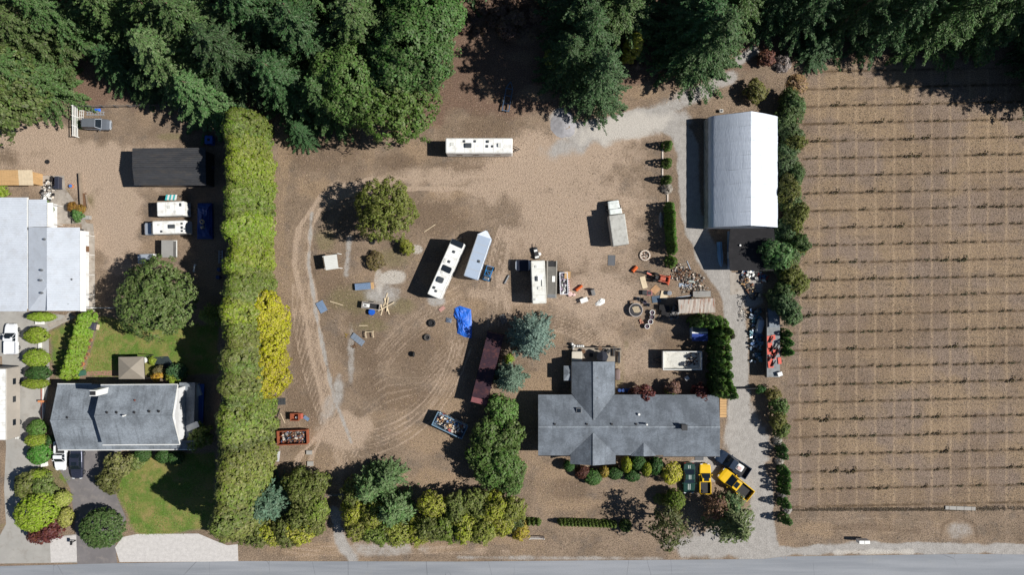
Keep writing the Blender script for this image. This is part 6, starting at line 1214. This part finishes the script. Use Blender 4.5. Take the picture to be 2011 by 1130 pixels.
# orange tractor with loader and backhoe
t = thing('tractor', 'orange compact tractor with a front loader bucket', 'tractor', W(1290, 546), R(-12))
MB().rbox(.25, 1.1, -.3, .3, .75, 1.25, .1).build('bonnet', TRAC, t); MB().box(-.6, 1.1, -.22, .22, .5, .75).build('chassis', DARK, t); MB().rbox(-.5, .0, -.28, .28, .76, 1.15, .08).build('seat', DARK, t)
for s in (-1, 1): wheel(t, -.45, s*.55, .5, .3); wheel(t, .85, s*.5, .34, .2); MB().bar((.1, s*.45, 1.15), (1.25, s*.45, 1.1), .1, .12).bar((1.25, s*.45, 1.1), (1.7, s*.45, .5), .1, .12).build('loader_arm', TRAC, t)
MB().loft([[(1.6, y, .2) for y in (-.72, .72)]+[(1.6, y, .75) for y in (.72, -.72)], [(2.0, y, .18) for y in (-.72, .72)]+[(1.72, y, .8) for y in (.72, -.72)]]).build('bucket', TRAC, t); MB().torus((.12, 0, 1.2), .18, .02, n=14, m=6).build('steering_wheel', DARK, t)
t = thing('backhoe_arm', 'rusty backhoe attachment lying behind the orange tractor', 'attachment', W(1266, 537), R(-12)); MB().bar((-1.3, 0, .25), (.2, .1, .5), .2, .25).build('boom', DARK, t); MB().bar((.2, .1, .5), (1.0, -.05, .3), .22, .22).build('dipper', TRAC, t); MB().cbox((.5, .3, .2), (.5, .4, .4), .4).build('mount', DARK, t)
def orange_box(lab, px, py, rz, L, w): t = thing('orange_barrier', lab, 'barrier', W(px, py), R(rz)); MB().loft([[(-L/2,-w/2,0),(L/2,-w/2,0),(L/2,w/2,0),(-L/2,w/2,0)], [(-L/2+.05,-w*.3,.5),(L/2-.05,-w*.3,.5),(L/2-.05,w*.3,.5),(-L/2+.05,w*.3,.5)]]).build('body', ORNG, t); MB().box(-L/2+.1, L/2-.1, -w*.12, w*.12, .5, .58).build('ridge', ORNG, t)
orange_box('orange plastic barrier lying beyond the tractor arm', 1246, 529, 48, 1.1, .6); orange_box('orange plastic barrier lying beside the household junk trailer', 1137, 566, 38, 1.25, .45)
# round things: fire ring, wire spool, drum, tubs
t = thing('fire_pit', 'round white stone fire ring near the single cedar', 'fire pit', W(1266.5, 502))
for k in range(14): a = 6.283*k/14; MB().cbox((.72*math.cos(a), .72*math.sin(a), .12), (.22, .3, .24), a).build('stone', paint('pale_stone', (196, 182, 168), .9, var=.15), t)
rubbish('fire_ash', 'brown sticks and ash inside the stone fire ring', 1266.5, 502, 0, 1.1, 1.1, .03, .15, [MATS['rub_brown'], MATS['rub_dark'], PAPER[4]], 50, 12, .22)
t = thing('round_pool', 'round pale basin covered with a white slatted pallet', 'basin', W(1247, 609)); MB().cyl((0,0,0), (0,0,.7), .95, 1.0, 24).torus((0,0,.7), 1.0, .06, n=24, m=6).build('body', paint('basin_pale', (176, 170, 166), .7, var=.15), t); MB().cyl((0,0,.7), (0,0,.72), .94, .94, 24).build('cover', MATS['rub_dark'], t)
for k in range(9): MB().cbox((-.35+.11*k, .0+.02*k, .75), (.07, 1.1-.06*abs(k-4), .04), .45).build('slat', PALEW, t)
for lab, px, py in (('grey washing drum beside the cream plywood', 1313, 576),): t = thing('wash_drum', lab, 'drum', W(px, py)); MB().cyl((0,0,0), (0,0,.7), .32, .32, 16).build('body', GALV, t); MB().cyl((0,0,.7), (0,0,.72), .26, .26, 16).build('lid', GREYM, t)
for i, (px, py, z) in enumerate([(1279.5,614,0),(1279,623,0),(1276,632,0),(1269.5,641,0)]):
    t = thing('tub_chair', f'{nth(i)} white round tub seat of the leaning row, counted from the crates', 'seat', W(px, py), .5, 'white tub seats in a row')
    MB().cyl((0,0,0), (0,0,.4), .28, .36, 16).build('seat', TRIMW, t); MB().torus((0,0,.6), .36, .05, n=16, m=6).cyl((0,0,.4), (0,0,.6), .36, .38, 16, False).build('backrest', TRIMW if i != 1 else MATS['rub_grey'], t); MB().cyl((0,0,.4), (0,0,.47), .3, .3, 16).build('cushion', paint('mauve_cushion', (78, 62, 74), .8), t)
for lab, px, py, m_ in (('square dark tub beside the brown cardboard', 1264.5, 575, MATS['rub_dark']), ('red-rimmed pink tub beside the brown cardboard', 1274.5, 576, paint('pink_tub', (168, 96, 100), .6))): t = thing('plastic_tub', lab, 'tub', W(px, py)); MB().rbox(-.4, .4, -.36, .36, 0, .45, .1).build('body', m_, t); MB().rbox(-.3, .3, -.26, .26, .451, .47, .08, .01).build('inside', DARK, t)
for i, (px, py, rz) in enumerate([(1252,587,.3),(1260,589,.8),(1265,594,1.3),(1272,599,.4)]): chair('folding_chair', f'{nth(i)} dark patio chair of the tumbled group beside the round basin', px, py, rz+1, [MATS['rub_grey'], DARK, paint('mauve_dark', (70, 64, 80), .7), MATS['rub_grey']][i], 0, .9, 'tumbled patio chairs')
t = thing('crate', 'small brown crate near the round basin', 'crate', W(1240, 594), .1); MB().box(-.28, .28, -.25, .25, 0, .35).build('box', paint('crate_brown', (120, 92, 70), .8), t); MB().box(-.2, .2, -.18, .18, .351, .37).build('lid', OLDW, t)
t = thing('clay_bricks', 'small pile of pink bricks beside the tub seats', 'bricks', W(1257, 632), .2); 
for k in range(7): MB().cbox((random.uniform(-.35,.35), random.uniform(-.3,.3), .06+.07*(k % 3)), (.3, .2, .1), random.random()*3).build('brick', paint('pink_brick', (176, 122, 100), .9), t)
# crates and charcoal pile
for i, (px, py, s) in enumerate([(1299,604,1.0),(1308,606,.9),(1303,614,.95),(1310,618,.8)]): t = thing('dark_crate', f'{nth(i)} dark steel crate beside the grey gravel bags, counted from the blue panel', 'crate', W(px, py), random.uniform(-.2,.2), 'dark crates by the rusty shed'); MB().box(-.45*s, .45*s, -.4*s, .4*s, 0, .7*s).build('box', LINER, t); [MB().box(-.45*s+.12*s*k, -.45*s+.12*s*k+.05, -.38*s, .38*s, .7*s, .7*s+.05).build('slat', MATS['rub_dark'], t) for k in range(8)]
rubbish('grey_rubble', 'heap of pale grey rubble beside the rusty shed', 1327, 614, 1.2, 2.6, 1.5, .05, .8, [MATS['rub_grey'], MATS['rub_grey'], GREYM, MATS['rub_dark']], 170, 21, .3)
rubbish('scrap_pile', 'scattered scrap and wood beside the gravel drive', 1350, 545, -.5, 5.4, 3.0, .02, .35, [MATS['rub_brown'], OLDW, MATS['rub_grey'], MATS['rub_brown'], MATS['rub_dark'], MATS['rub_dark'], PAPER[4]], 230, 22, .3)
rubbish('scrap_pile', 'white and grey odds and ends behind the rusty shed', 1365, 568, 0, 4.4, 1.3, .02, .4, [PAPER[4], OLDW, MATS['rub_dark'], MATS['rub_brown'], MATS['rub_grey']], 90, 23, .28)
rubbish('scrap_pile', 'firewood and tan boards below the felt shed', 1473, 565, -.9, 4.2, 1.5, .02, .45, [TANW, PALEW, MATS['rub_brown'], MATS['rub_grey'], MATS['rub_dark']], 120, 24, .5)
rubbish('scrap_pile', 'white and red junk heaped against the felt shed', 1485, 540, -.4, 4.4, 1.4, .02, .7, [TRIMW, MATS['rub_red'], MATS['rub_blue'], MATS['rub_dark'], MATS['rub_grey']], 90, 25, .55)
rubbish('scrap_pile', 'blue and grey junk in the shade beside the junk trailer', 1486, 660, 1.57, 9.0, 2.0, .02, .5, [MATS['rub_blue'], MATS['rub_grey'], MATS['rub_dark'], GALV, paint('rub_teal', (86, 128, 140), .6)], 190, 26, .5)
rubbish('scrap_pile', 'grey scraps on the drive edge below the firewood', 1458, 605, 1.57, 4.5, 1.6, .01, .1, [MATS['rub_grey'], PAPER[4], MATS['rub_dark']], 90, 27, .22)
for i, (px, py, rz) in enumerate([(1342,524,12),(1337,536,4)]):
    t = thing('pallet', ['grey wooden pallet on top of the junk beside the drive', 'brown wooden pallet beside the grey pallet'][i], 'pallet', W(px, py), R(rz)); mm = OLDW if i == 0 else BROWNM
    for k in range(3): MB().box(-.5, .5, -.55+.5*k, -.45+.5*k, 0, .1).build('bearer', mm, t)
    for k in range(7): MB().box(-.52+.15*k, -.42+.15*k, -.6, .6, .1, .13).build('slat', mm, t)
# junk trailer with red tiles
t = thing('junk_trailer', 'long flat trailer with red panels and machine parts beside the field', 'trailer', W(1517, 675)); q0, q1 = W(1506, 742, 1.8), W(1534, 606, 1.8); MB_ = MB().box(q0.x, q1.x, q0.y, q1.y, 1.2, 1.35)
wb(MB_, 'deck', paint('deck_grey', (128, 132, 134), .7, var=.15, scale=1.2, dirt=(90, 88, 86), dirt_amt=.5), t); wb(MB().box(q0.x-.06, q0.x, q0.y, q1.y, .9, 1.9), 'side_board', DARK, t); RED = paint('red_panel', (204, 84, 66), .6, var=.1)
for x, y, w, l in ((1511,666,.9,.9),(1519,663,.5,.7),(1512,680,.7,1.0),(1521,690,1.1,1.0),(1512,690,.9,1.0),(1513,712,.8,1.7),(1531,709,.5,1.0),(1519,700,.6,.9)): p = W(x, y, 1.4); wb(MB().cbox((p.x, p.y, 1.42), (w, l, .12), .1), 'red_panel', RED, t)
for x, y in ((1515,668),(1518,686),(1523,700),(1529,690),(1513,705),(1526,682),(1520,715)): p = W(x, y, 1.6); wb(MB().cyl((p.x-.3, p.y-.4, 1.6), (p.x+.2, p.y+.5, 1.75), .12, .1, 8), 'machine_part', DARK, t)
wb(MB().cbox(W(1531,735,1.6), (.7, .6, .5), .3), 'white_box', TRIMW, t)
for y in (640, 660, 690, 710):
    for x in (1508, 1531): p = W(x, y, .4); wheel(t, p.x-t.location.x, p.y-t.location.y, .42)
t = thing('roof_panel_stack', 'stack of grey sheets on the upper end of the junk trailer', 'sheets', W(1518, 625, 1.4)); t.location.z = 1.35
for k in range(5): MB().cbox((0, 0, .05+.1*k), (1.9-.08*k, 2.9-.1*k, .08), .02*k).build('sheet', SH2, t)
t = thing('covered_boat', 'pale grey covered boat leaning in the shade by the junk trailer', 'boat', W(1490, 641), R(75)); MB().rbox(-1.1, 1.1, -.55, .55, .1, .8, .3, .2).build('hull', paint('pale_hull', (166, 174, 186), .5), t); MB().rbox(-.9, .9, -.45, .45, .8, .9, .25, .06).build('cover', SILVB, t); MB().box(-.8, .8, -.2, .2, 0, .1).build('cradle', OLDW, t)
for i, (px, py) in enumerate([(1487,657),(1489,668),(1493,675)]): t = thing('blue_bag', f'{nth(i)} pale blue sack below the covered boat', 'sack', W(px, py), .4*i, 'pale blue sacks'); MB().rbox(-.45, .45, -.35, .35, 0, .35, .2, .15).build('sack', paint('sack_blue', (120, 146, 176), .7), t); MB().cyl((.3,0,.3), (.5,.1,.4), .08, .03, 8).build('neck', MATS['sack_blue'], t)
t = thing('canoe', 'pale blue upturned canoe in the shade of the felt shed', 'boat', W(1414, 500), R(-86)); rings = []
for k in range(9): f = -1+k/4; w_ = .45*math.sqrt(max(.02, 1-f*f*.98)) if f > -.7 else .42; rings.append([(f*1.9, -w_, .05), (f*1.9, w_, .05), (f*1.9, w_*.7, .35), (f*1.9, 0, .5), (f*1.9, -w_*.7, .35)])
MB().loft(rings).build('hull', paint('canoe_blue', (130, 170, 204), .4), t, smooth=False); MB().bar((-1.8, 0, .52), (1.7, 0, .52), .05).build('keel', GREYM, t)
t = thing('kayak', 'grey kayak lying in the shade of the dense cedar row', 'boat', W(1297.5, 432), R(92)); rings = []
for k in range(9): f = -1+k/4; w_ = .32*math.sqrt(max(.02, 1-f*f*.98)); rings.append([(f*1.2, -w_, .02), (f*1.2, w_, .02), (f*1.2, w_*.8, .22), (f*1.2, 0, .3), (f*1.2, -w_*.8, .22)])
MB().loft(rings).build('hull', paint('kayak_grey', (150, 150, 148), .5), t); MB().torus((0,0,.28), .2, .03, n=14, m=6).build('cockpit', DARK, t)
# upturned furniture near the camper
t = thing('office_chair', 'grey chair lying on its side beside the white sheet', 'chair', W(1164, 575), .3); MB().rbox(-.3, .3, -.45, .45, .3, .5, .1).build('seat', MATS['rub_grey'], t); MB().box(-.3, .3, .46, .6, .2, .9).build('backrest', DARK, t); MB().cyl((0,0,0), (0,0,.3), .05, .05, 8).cyl((0,0,0), (0,0,.05), .35, .3, 10).build('stand', DARK, t)
t = thing('wheelbarrow', 'white wheelbarrow tipped beside the grey chair', 'wheelbarrow', W(1146, 590), R(20)); MB().loft([[(-.4,-.2,.3),(.4,-.2,.3),(.4,.2,.3),(-.4,.2,.3)], [(-.55,-.35,.6),(.6,-.35,.6),(.6,.35,.6),(-.55,.35,.6)]]).build('tray', TRIMW, t); wheel(t, .75, 0, .2, .1); MB().bar((.75, .0, .2), (-1.2, -.3, .5), .05).bar((.75, 0, .2), (-1.2, .3, .5), .05).build('handle', DARK, t)
t = thing('toy_heap', 'pink soft bundle at the tail of the junk trailer', 'bundle', W(1119, 578), .5); MB().rbox(-.4, .4, -.35, .35, 0, .4, .2, .2).build('bundle', MATS['pink_cloth'], t); MB().rbox(.25, .75, -.6, -.15, 0, .3, .15, .15).build('bundle', MATS['pink_cloth'], t)
t = thing('red_rack', 'red and white rack along the household junk trailer', 'rack', W(1116.5, 560), R(-86)); MB().box(-1.1, 1.1, -.05, .05, 0, .6).build('frame', paint('rack_red', (168, 50, 60), .6), t); [MB().box(-1.0+.33*k, -.85+.33*k, -.1, .1, .6, .66).build('bracket', TRIMW, t) for k in range(7)]
t = thing('swing_frame', 'grey sun-lounger frame in the shade above the container', 'frame', W(989, 627), R(-70)); m = MB(); [m.bar((-.7, s*.4, .3), (.7, s*.4, .3), .05) for s in (-1, 1)]; m.build('side_rail', GREYM, t); [MB().bar((-.65+.2*k, -.4, .31), (-.65+.2*k, .4, .31), .08, .02).build('slat', GREYM, t) for k in range(7)]; [MB().box(x-.03, x+.03, s*.4-.03, s*.4+.03, 0, .28).build('leg', GREYM, t) for x in (-.6, .6) for s in (-1, 1)]
t = thing('flat_trailer', 'dark frame of a boat trailer in the forest shade', 'trailer', W(997, 195), R(80)); BLS = paint('blue_steel', (70, 92, 116), .5); [MB().bar((-2, s*.5, .5), (1.6, s*.5, .5), .14).build('rail', BLS, t) for s in (-1, 1)]; [MB().bar((x, -.55, .5), (x, .55, .5), .12).build('cross_bar', BLS, t) for x in (-1.9, -.8, .4, 1.5)]; [MB().bar((1.6, s*.5, .5), (2.6, 0, .5), .12).build('tongue', BLS, t) for s in (-1, 1)]; [wheel(t, -.4, s*.75, .34) for s in (-1, 1)]
# fences and gates
def rail_gate(name, label, a, b, h, mat, n=4, posts=2, cat='gate', w=.06):
    p, q = W(*a), W(*b); t = thing(name, label, cat, (p.x, p.y, 0))
    for k in range(n): z = h*(k+1)/n-.05; wb(MB().bar((p.x, p.y, z), (q.x, q.y, z), w, w*1.3), 'rail', mat, t)
    for k in range(posts): f = k/(posts-1); x = p.lerp(q, f); wb(MB().box(x.x-.06, x.x+.06, x.y-.06, x.y+.06, 0, h+.08), 'post', mat, t)
    return t
rail_gate('white_fence', 'white board fence end beside the silver estate car', (154,212), (155,270), 1.5, TRIMW, 4, 4, 'fence', .08); t = thing('trellis', 'white lattice trellis between the fence and the silver car', 'trellis', W(160, 233), R(84))
for k in range(6): MB().bar((-1.2+.48*k, -.3, .06), (-1.2+.48*k, .3, .06), .06).build('slat', TRIMW, t)
for k in range(3): MB().bar((-1.3, -.3+.3*k, .1), (1.3, -.3+.3*k, .1), .05).build('slat', TRIMW, t)
rail_gate('wire_fence', 'thin grey fence line along the forest edge', (155,212), (360,209), 1.2, GREYM, 2, 9, 'fence', .04)
t = thing('ladder', 'white ladder lying above the silver estate car', 'ladder', W(188, 223)); [MB().bar((-1.4, s*.22, .08), (1.4, s*.22, .08), .08).build('rail', SILVB, t) for s in (-1, 1)]; [MB().bar((-1.2+.4*k, -.22, .08), (-1.2+.4*k, .22, .08), .05).build('rung', SILVB, t) for k in range(7)]
tarp('folded_tarp', 'small blue tarp bundle above the white ladder', [(179,213),(198,213),(198,219),(180,219)], .4, MATS['tarp_blue'])
for i, (px, py) in enumerate([(363,217),(387,217)]):
    t = thing('folding_table', ['white table frame under the forest edge', 'second white table frame nearer the hedge'][i], 'table', W(px, py)); [MB().bar((-.6, s*.3, .7), (.6, s*.3, .7), .05).build('rail', TRIMW, t) for s in (-1, 1)]; [MB().bar((x, -.3, .7), (x, .3, .7), .05).build('rail', TRIMW, t) for x in (-.6, 0, .6)]; [MB().box(x-.03, x+.03, s*.3-.03, s*.3+.03, 0, .67).build('leg', TRIMW, t) for x in (-.57, .57) for s in (-1, 1)]
t = thing('blue_tank', 'bright blue water box at the head of the hedge', 'tank', W(415, 277)); MB().rbox(-.6, .6, -.65, .65, 0, 1.0, .1).build('body', MATS['tarp_blue'], t); MB().cyl((0,0,1.0), (0,0,1.08), .2, .2, 12).build('cap', DARK, t)
t = thing('water_pipe', 'upright dark blue tank row beside the head of the hedge', 'tank', W(447, 262)); MB().cyl((0,-.7,.4), (0,.7,.4), .38, .38, 14).build('body', paint('steel_blue', (90, 110, 140), .3), t); MB().box(-.3, .3, -.5, .5, 0, .1).build('cradle', DARK, t)
rail_gate('drive_gate', 'dark wide gate closing the gravel drive', (1436,762), (1481,761), 1.3, DARK, 5, 2); rail_gate('gate_frame', 'white gate frame beside the front hedge', (1040,1054), (1068,1054), 1.2, TRIMW, 3, 2); rail_gate('track_gate', 'thin gate across the shaded track by the road', (648,970), (690,970), 1.2, GREYM, 4, 2)
for i, (x0, y0, x1, y1) in enumerate([(1301,290,1301,355),(1311,378,1311,402)]): t = thing('white_board', ['long white board edging beside the single cedars', 'white plank between grey bush and cedar row'][i], 'board', W(x0, y0)); wb(MB().bar(W(x0,y0)+Vector((0,0,.08)), W(x1,y1)+Vector((0,0,.08)), .22, .14), 'plank', paint('board_pale', (196, 184, 172), .8), t); wb(MB().bar(W(x0,y0)+Vector((0,.05,.3)), W(x0,y0)+Vector((0,-.05,.3)), .1, .6), 'stake', OLDW, t)
# letter boxes, planters, garden things of the neighbour
t = thing('mailbox', 'pair of white community letter boxes by the road', 'mailbox', W(1688, 1059)); [MB().box(x-.38, x+.38, -.25, .25, .5, 1.55).build('box', TRIMW, t) for x in (-.42, .42)]; [MB().box(x-.1, x+.1, -.1, .1, 0, .5).build('post', GREYM, t) for x in (-.42, .42)]
t = thing('planter_bed', 'narrow timber planter beside the patio', 'planter', W(153, 383), 0); wb(MB().bar(W(156,340,.5)-Vector((0,0,.1)), W(160,408,.5)-Vector((0,0,.1)), .22, .5), 'wall', OLDW, t); wb(MB().bar(W(168,382,.3)-Vector((0,0,.1)), W(172,408,.3)-Vector((0,0,.1)), .12, .3), 'wall', OLDW, t); wb(MB().box(W(158,0).x, W(170,0).x, W(0,406).y, W(0,380).y, .0, .22), 'soil', BROWNM, t)
t = thing('barbecue', 'black covered barbecue on the littered patio', 'barbecue', W(120, 361)); MB().rbox(-.35, .35, -.95, .95, .3, 1.1, .1).build('cover', paint('bbq_blue', (48, 52, 66), .5), t); [MB().box(s*.25-.04, s*.25+.04, y-.04, y+.04, 0, .3).build('leg', DARK, t) for s in (-1, 1) for y in (-.8, .8)]
t = thing('stool', 'orange stool with blue seat beside the planter', 'stool', W(142, 366)); MB().cyl((0,0,.0), (0,0,.4), .3, .33, 14).build('base', paint('terracotta', (196, 128, 84), .8), t); MB().cyl((0,0,.4), (0,0,.46), .26, .26, 14).build('seat', paint('seat_blue', (72, 120, 184), .6), t)
rubbish('patio_clutter', 'bicycles and white clutter on the littered patio', 96, 368, 1.2, 4.0, 2.2, .03, .5, [TRIMW, DARK, MATS['rub_grey'], PAPER[4], MATS['rub_dark']], 80, 31, .45)
t = thing('bicycle', 'dark bicycle lying on the littered patio', 'bicycle', W(97, 367), .1)
for x in (-.5, .5): o = MB().torus((x, 0, .34), .3, .03, 'Y', 18, 6).build('wheel', TYRE, t)
MB().bar((-.5,0,.34), (-.1,0,.75), .04).bar((-.1,0,.75), (.4,0,.75), .04).bar((.4,0,.75), (.5,0,.34), .04).bar((-.1,0,.3), (.4,0,.75), .04).bar((-.5,0,.34), (-.1,0,.3), .04).build('frame', DARK, t); MB().cbox((-.12, 0, .84), (.24, .12, .06)).build('saddle', DARK, t); MB().bar((.42, -.25, .9), (.42, .25, .9), .03).build('handlebar', DARK, t)
for lab, px, py, m_ in (('white patio chair at the mobile home corner', 98, 384, TRIMW), ('second white chair beside the patio bush', 91, 389, TRIMW), ('black and white chair on the mobile home porch', 165, 456, DARK), ('second porch chair below the first', 166, 470, TRIMW)): chair('garden_chair', lab, px, py, random.random()*6, m_)
t = thing('cooler', 'white and dark grill cart beside the green plant', 'cart', W(149, 421)); MB().rbox(-.35, .35, -.55, .55, .1, .9, .08).build('body', TRIMW, t); MB().rbox(-.3, .0, -.5, .5, .9, 1.0, .08).build('lid', DARK, t); MB().box(-.3, .3, -.4, .4, 0, .1).build('base', DARK, t)
panel('grey_cabinet', 'grey box on the patio edge below the planter', 173, 428, 1.1, .55, .6, 0, paint('cab_grey', (160, 158, 154), .7), 'box'); panel('patio_box', 'olive box against the mobile home extension', 151, 436, .6, .55, .6, 0, paint('olive_box', (134, 130, 116), .7), 'box'); panel('kiddie_pool', 'round blue lid beside the mobile home awning', 101, 428, .6, .4, .2, 0, MATS['seat_blue'], 'lid')
for i, (px, py) in enumerate([(174,696),(169,704),(163,715),(180,668),(176,682)]): t = thing('flower_pot', ['pot of the garden border below the cedar row middle','terracotta pot between the garden pots','largest terracotta planter of the border','small pot nearest the barbecue','small pot in the middle of the border'][i], 'pot', W(px, py)); s = 1.4 if i == 2 else .8; MB().cyl((0,0,0), (0,0,.4*s), .22*s, .32*s, 14).build('pot', MATS['terracotta'], t); MB().cyl((0,0,.4*s), (0,0,.42*s), .28*s, .28*s, 14).build('soil', BROWNM, t)
t = thing('barbecue', 'dark covered barbecue at the head of the garden cedar row', 'barbecue', W(185, 640), -.2); MB().rbox(-.85, .75, -.6, .6, .3, 1.0, .2, .15).build('cover', paint('bbq_violet', (64, 62, 76), .6), t); [MB().box(x-.05, x+.05, s*.4-.05, s*.4+.05, 0, .3).build('leg', DARK, t) for x in (-.6, .6) for s in (-1, 1)]; MB().box(.78, 1.2, -.4, .4, .6, .68).build('shelf', PALEW, t)
t = thing('garden_table', 'round white table beside the gazebo', 'table', W(289, 707)); MB().cyl((0,0,.68), (0,0,.73), .42, .42, 18).build('top', TRIMW, t); MB().cyl((0,0,0), (0,0,.68), .05, .05, 8).build('pedestal', TRIMW, t)
panel('garden_bin', 'green box at the corner of the brick strip', 164, 733, .9, .8, .5, 10, paint('teal_box', (60, 100, 84), .6), 'box'); panel('bench', 'white bench against the oval bush by the wall', 80, 634, 1.2, .5, .4, 0, TRIMW, 'bench', ribs=3); panel('step', 'white step between the big oval bushes', 80, 679, .3, 1.0, .3, 0, TRIMW, 'step'); panel('garden_bench', 'white slatted bench below the green round bush', 89, 912, .9, .6, .4, 8, TRIMW, 'bench', ribs=4)
for i, (x, n0) in enumerate([(34,720),(38,724)]): t = thing('white_rail', ['white kerb rail beside the long motorhome', 'outer white kerb rail on the concrete drive'][i], 'rail', W(x, 725)); wb(MB().bar(W(x-2,722)+Vector((0,0,.2)), W(x-1,862)+Vector((0,0,.2)), .14, .14), 'rail', TRIMW, t); [wb(MB().bar(W(x-1.5,y), W(x-1.5,y)+Vector((0,0,.14)), .08), 'post', TRIMW, t) for y in (735, 790, 850)]
t = thing('flagpole', 'red and white striped sign post beside the grey house', 'post', W(84, 787)); wb(MB().bar(W(83,760)+Vector((0,0,.1)), W(84,828)+Vector((0,0,.1)), .3, .12), 'board', paint('brick_board', (160, 112, 100), .8), t); wb(MB().bar(W(86,760)+Vector((0,0,.14)), W(85,828)+Vector((0,0,.14)), .12, .14), 'stripe', TRIMW, t); wb(MB().cbox(W(83,789,.5), (1.2, .3, .3)), 'sign', MATS['terracotta'], t)
t = thing('letter_box', 'dark mailbox post beside the white gravel patch', 'mailbox', W(149, 1062)); MB().box(-.06, .06, -.06, .06, 0, 1.0).build('post', DARK, t); MB().box(-.12, .12, -.3, .3, 1.0, 1.25).build('box', DARK, t)
t = thing('fence_panel', 'low white fence beside the shaded house lawn', 'fence', W(183, 605)); wb(MB().bar(W(183,605)+Vector((0,0,.5)), W(226,605)+Vector((0,0,.5)), .08, .5), 'panel', TRIMW, t); [wb(MB().box(W(x,605).x-.05, W(x,605).x+.05, W(x,605).y-.05, W(x,605).y+.05, 0, .25), 'post', TRIMW, t) for x in (184, 204, 225)]
t = thing('bucket_seat', 'white picnic bench near the garden tree', 'bench', W(384, 527), R(80)); MB().box(-.6, .6, -.12, .12, .4, .46).build('seat', TRIMW, t); [MB().box(x-.05, x+.05, -.1, .1, 0, .4).build('leg', TRIMW, t) for x in (-.5, .5)]
t = thing('satellite_heap', 'coil of pale hose on the dark blue tarp pile', 'hose', W(397, 436, 1.5)); t.location.z = 1.35; [MB().torus((0, 0, .1+.09*k), .32-.03*k, .05, n=16, m=6).build('coil', PALEW, t) for k in range(4)]; MB().cbox((.1, -.8, .2), (.5, .4, .35), .3).build('box', paint('olive_box', (134, 130, 116)), t)
t = thing('ladder', 'white ladder lying at the foot of the tall hedge', 'ladder', W(434, 505), R(90)); [MB().bar((-1.0, s*.25, .1), (1.0, s*.25, .1), .09).build('rail', SILVB, t) for s in (-1, 1)]; [MB().bar((-.8+.4*k, -.25, .1), (-.8+.4*k, .25, .1), .06).build('rung', SILVB, t) for k in range(5)]
for i, (px, py) in enumerate([(416,345),(410,352),(418,330),(412,318),(432,545),(434,530)]): t = thing('storage_drum', f'{nth(i)} dark blue drum in the shade between shed and hedge', 'drum', W(px, py), 0, 'drums in the hedge shade'); MB().cyl((0,0,0), (0,0,.85), .3, .3, 14).build('body', paint('navy_drum', (48, 70, 120), .5), t); MB().cyl((0,0,.85), (0,0,.9), .26, .26, 14).build('lid', MATS['navy_drum'], t)
t = thing('wooden_walk', 'short tan boardwalk at the end of the long house', 'boardwalk', W(1420, 785))
for k in range(9): q = W(1420, 776+k*5.2); wb(MB().box(q.x-.5, q.x+.5, q.y-.18, q.y+.18, .02, .1), 'plank', TANW, t)
t = thing('bin_lid', 'small dark square box by the corner of the white shelter', 'box', W(1415, 219)); MB().box(-.25, .25, -.22, .22, 0, .5).build('box', TRIMW, t); MB().box(-.18, .18, -.15, .15, .501, .52).build('opening', DARK, t)
t = thing('ash_heap', 'low round heap of grey ash at the forest edge', 'heap', W(1107, 245)); r = random.Random(4); vs = [(0, 0, .45)]; fs = []
for j in range(1, 6):
    for i in range(18): a = 6.283*i/18; d = 2.0*j/5*r.uniform(.9, 1.1); vs.append((d*math.cos(a), d*math.sin(a), max(.0, .45*(1-(j/5)**1.3)+r.uniform(-.04, .04)) if j < 5 else 0))
fs += [(0, 1+i, 1+(i+1) % 18) for i in range(18)]
for j in range(4): fs += [(1+j*18+i, 1+(j+1)*18+i, 1+(j+1)*18+(i+1) % 18, 1+j*18+(i+1) % 18) for i in range(18)]
MB().add(vs, fs).build('mound', paint('ash_grey', (150, 148, 150), .95, var=.25, scale=2), t, smooth=True); MB().cbox((.6, -.5, .25), (.7, .3, .1), .4).build('board', OLDW, t)
for i, (px, py, rz) in enumerate([(700,655,70),(690,660,40)]): t = thing('twig_heap', ['yellow bracket beside the ribbed metal sheet', 'small heap of dark brush below the ribbed metal sheet'][i], 'debris', W(680 if i == 0 else 697, 658 if i == 0 else 680), R(rz)); [MB().bar((random.uniform(-.5,.5), random.uniform(-.4,.4), .05), (random.uniform(-.5,.5), random.uniform(-.4,.4), .12), .06).build('stick', paint('yellow_paint_old', (170, 140, 40), .7) if i == 0 else BROWNM, t) for k in range(3 if i == 0 else 9)]
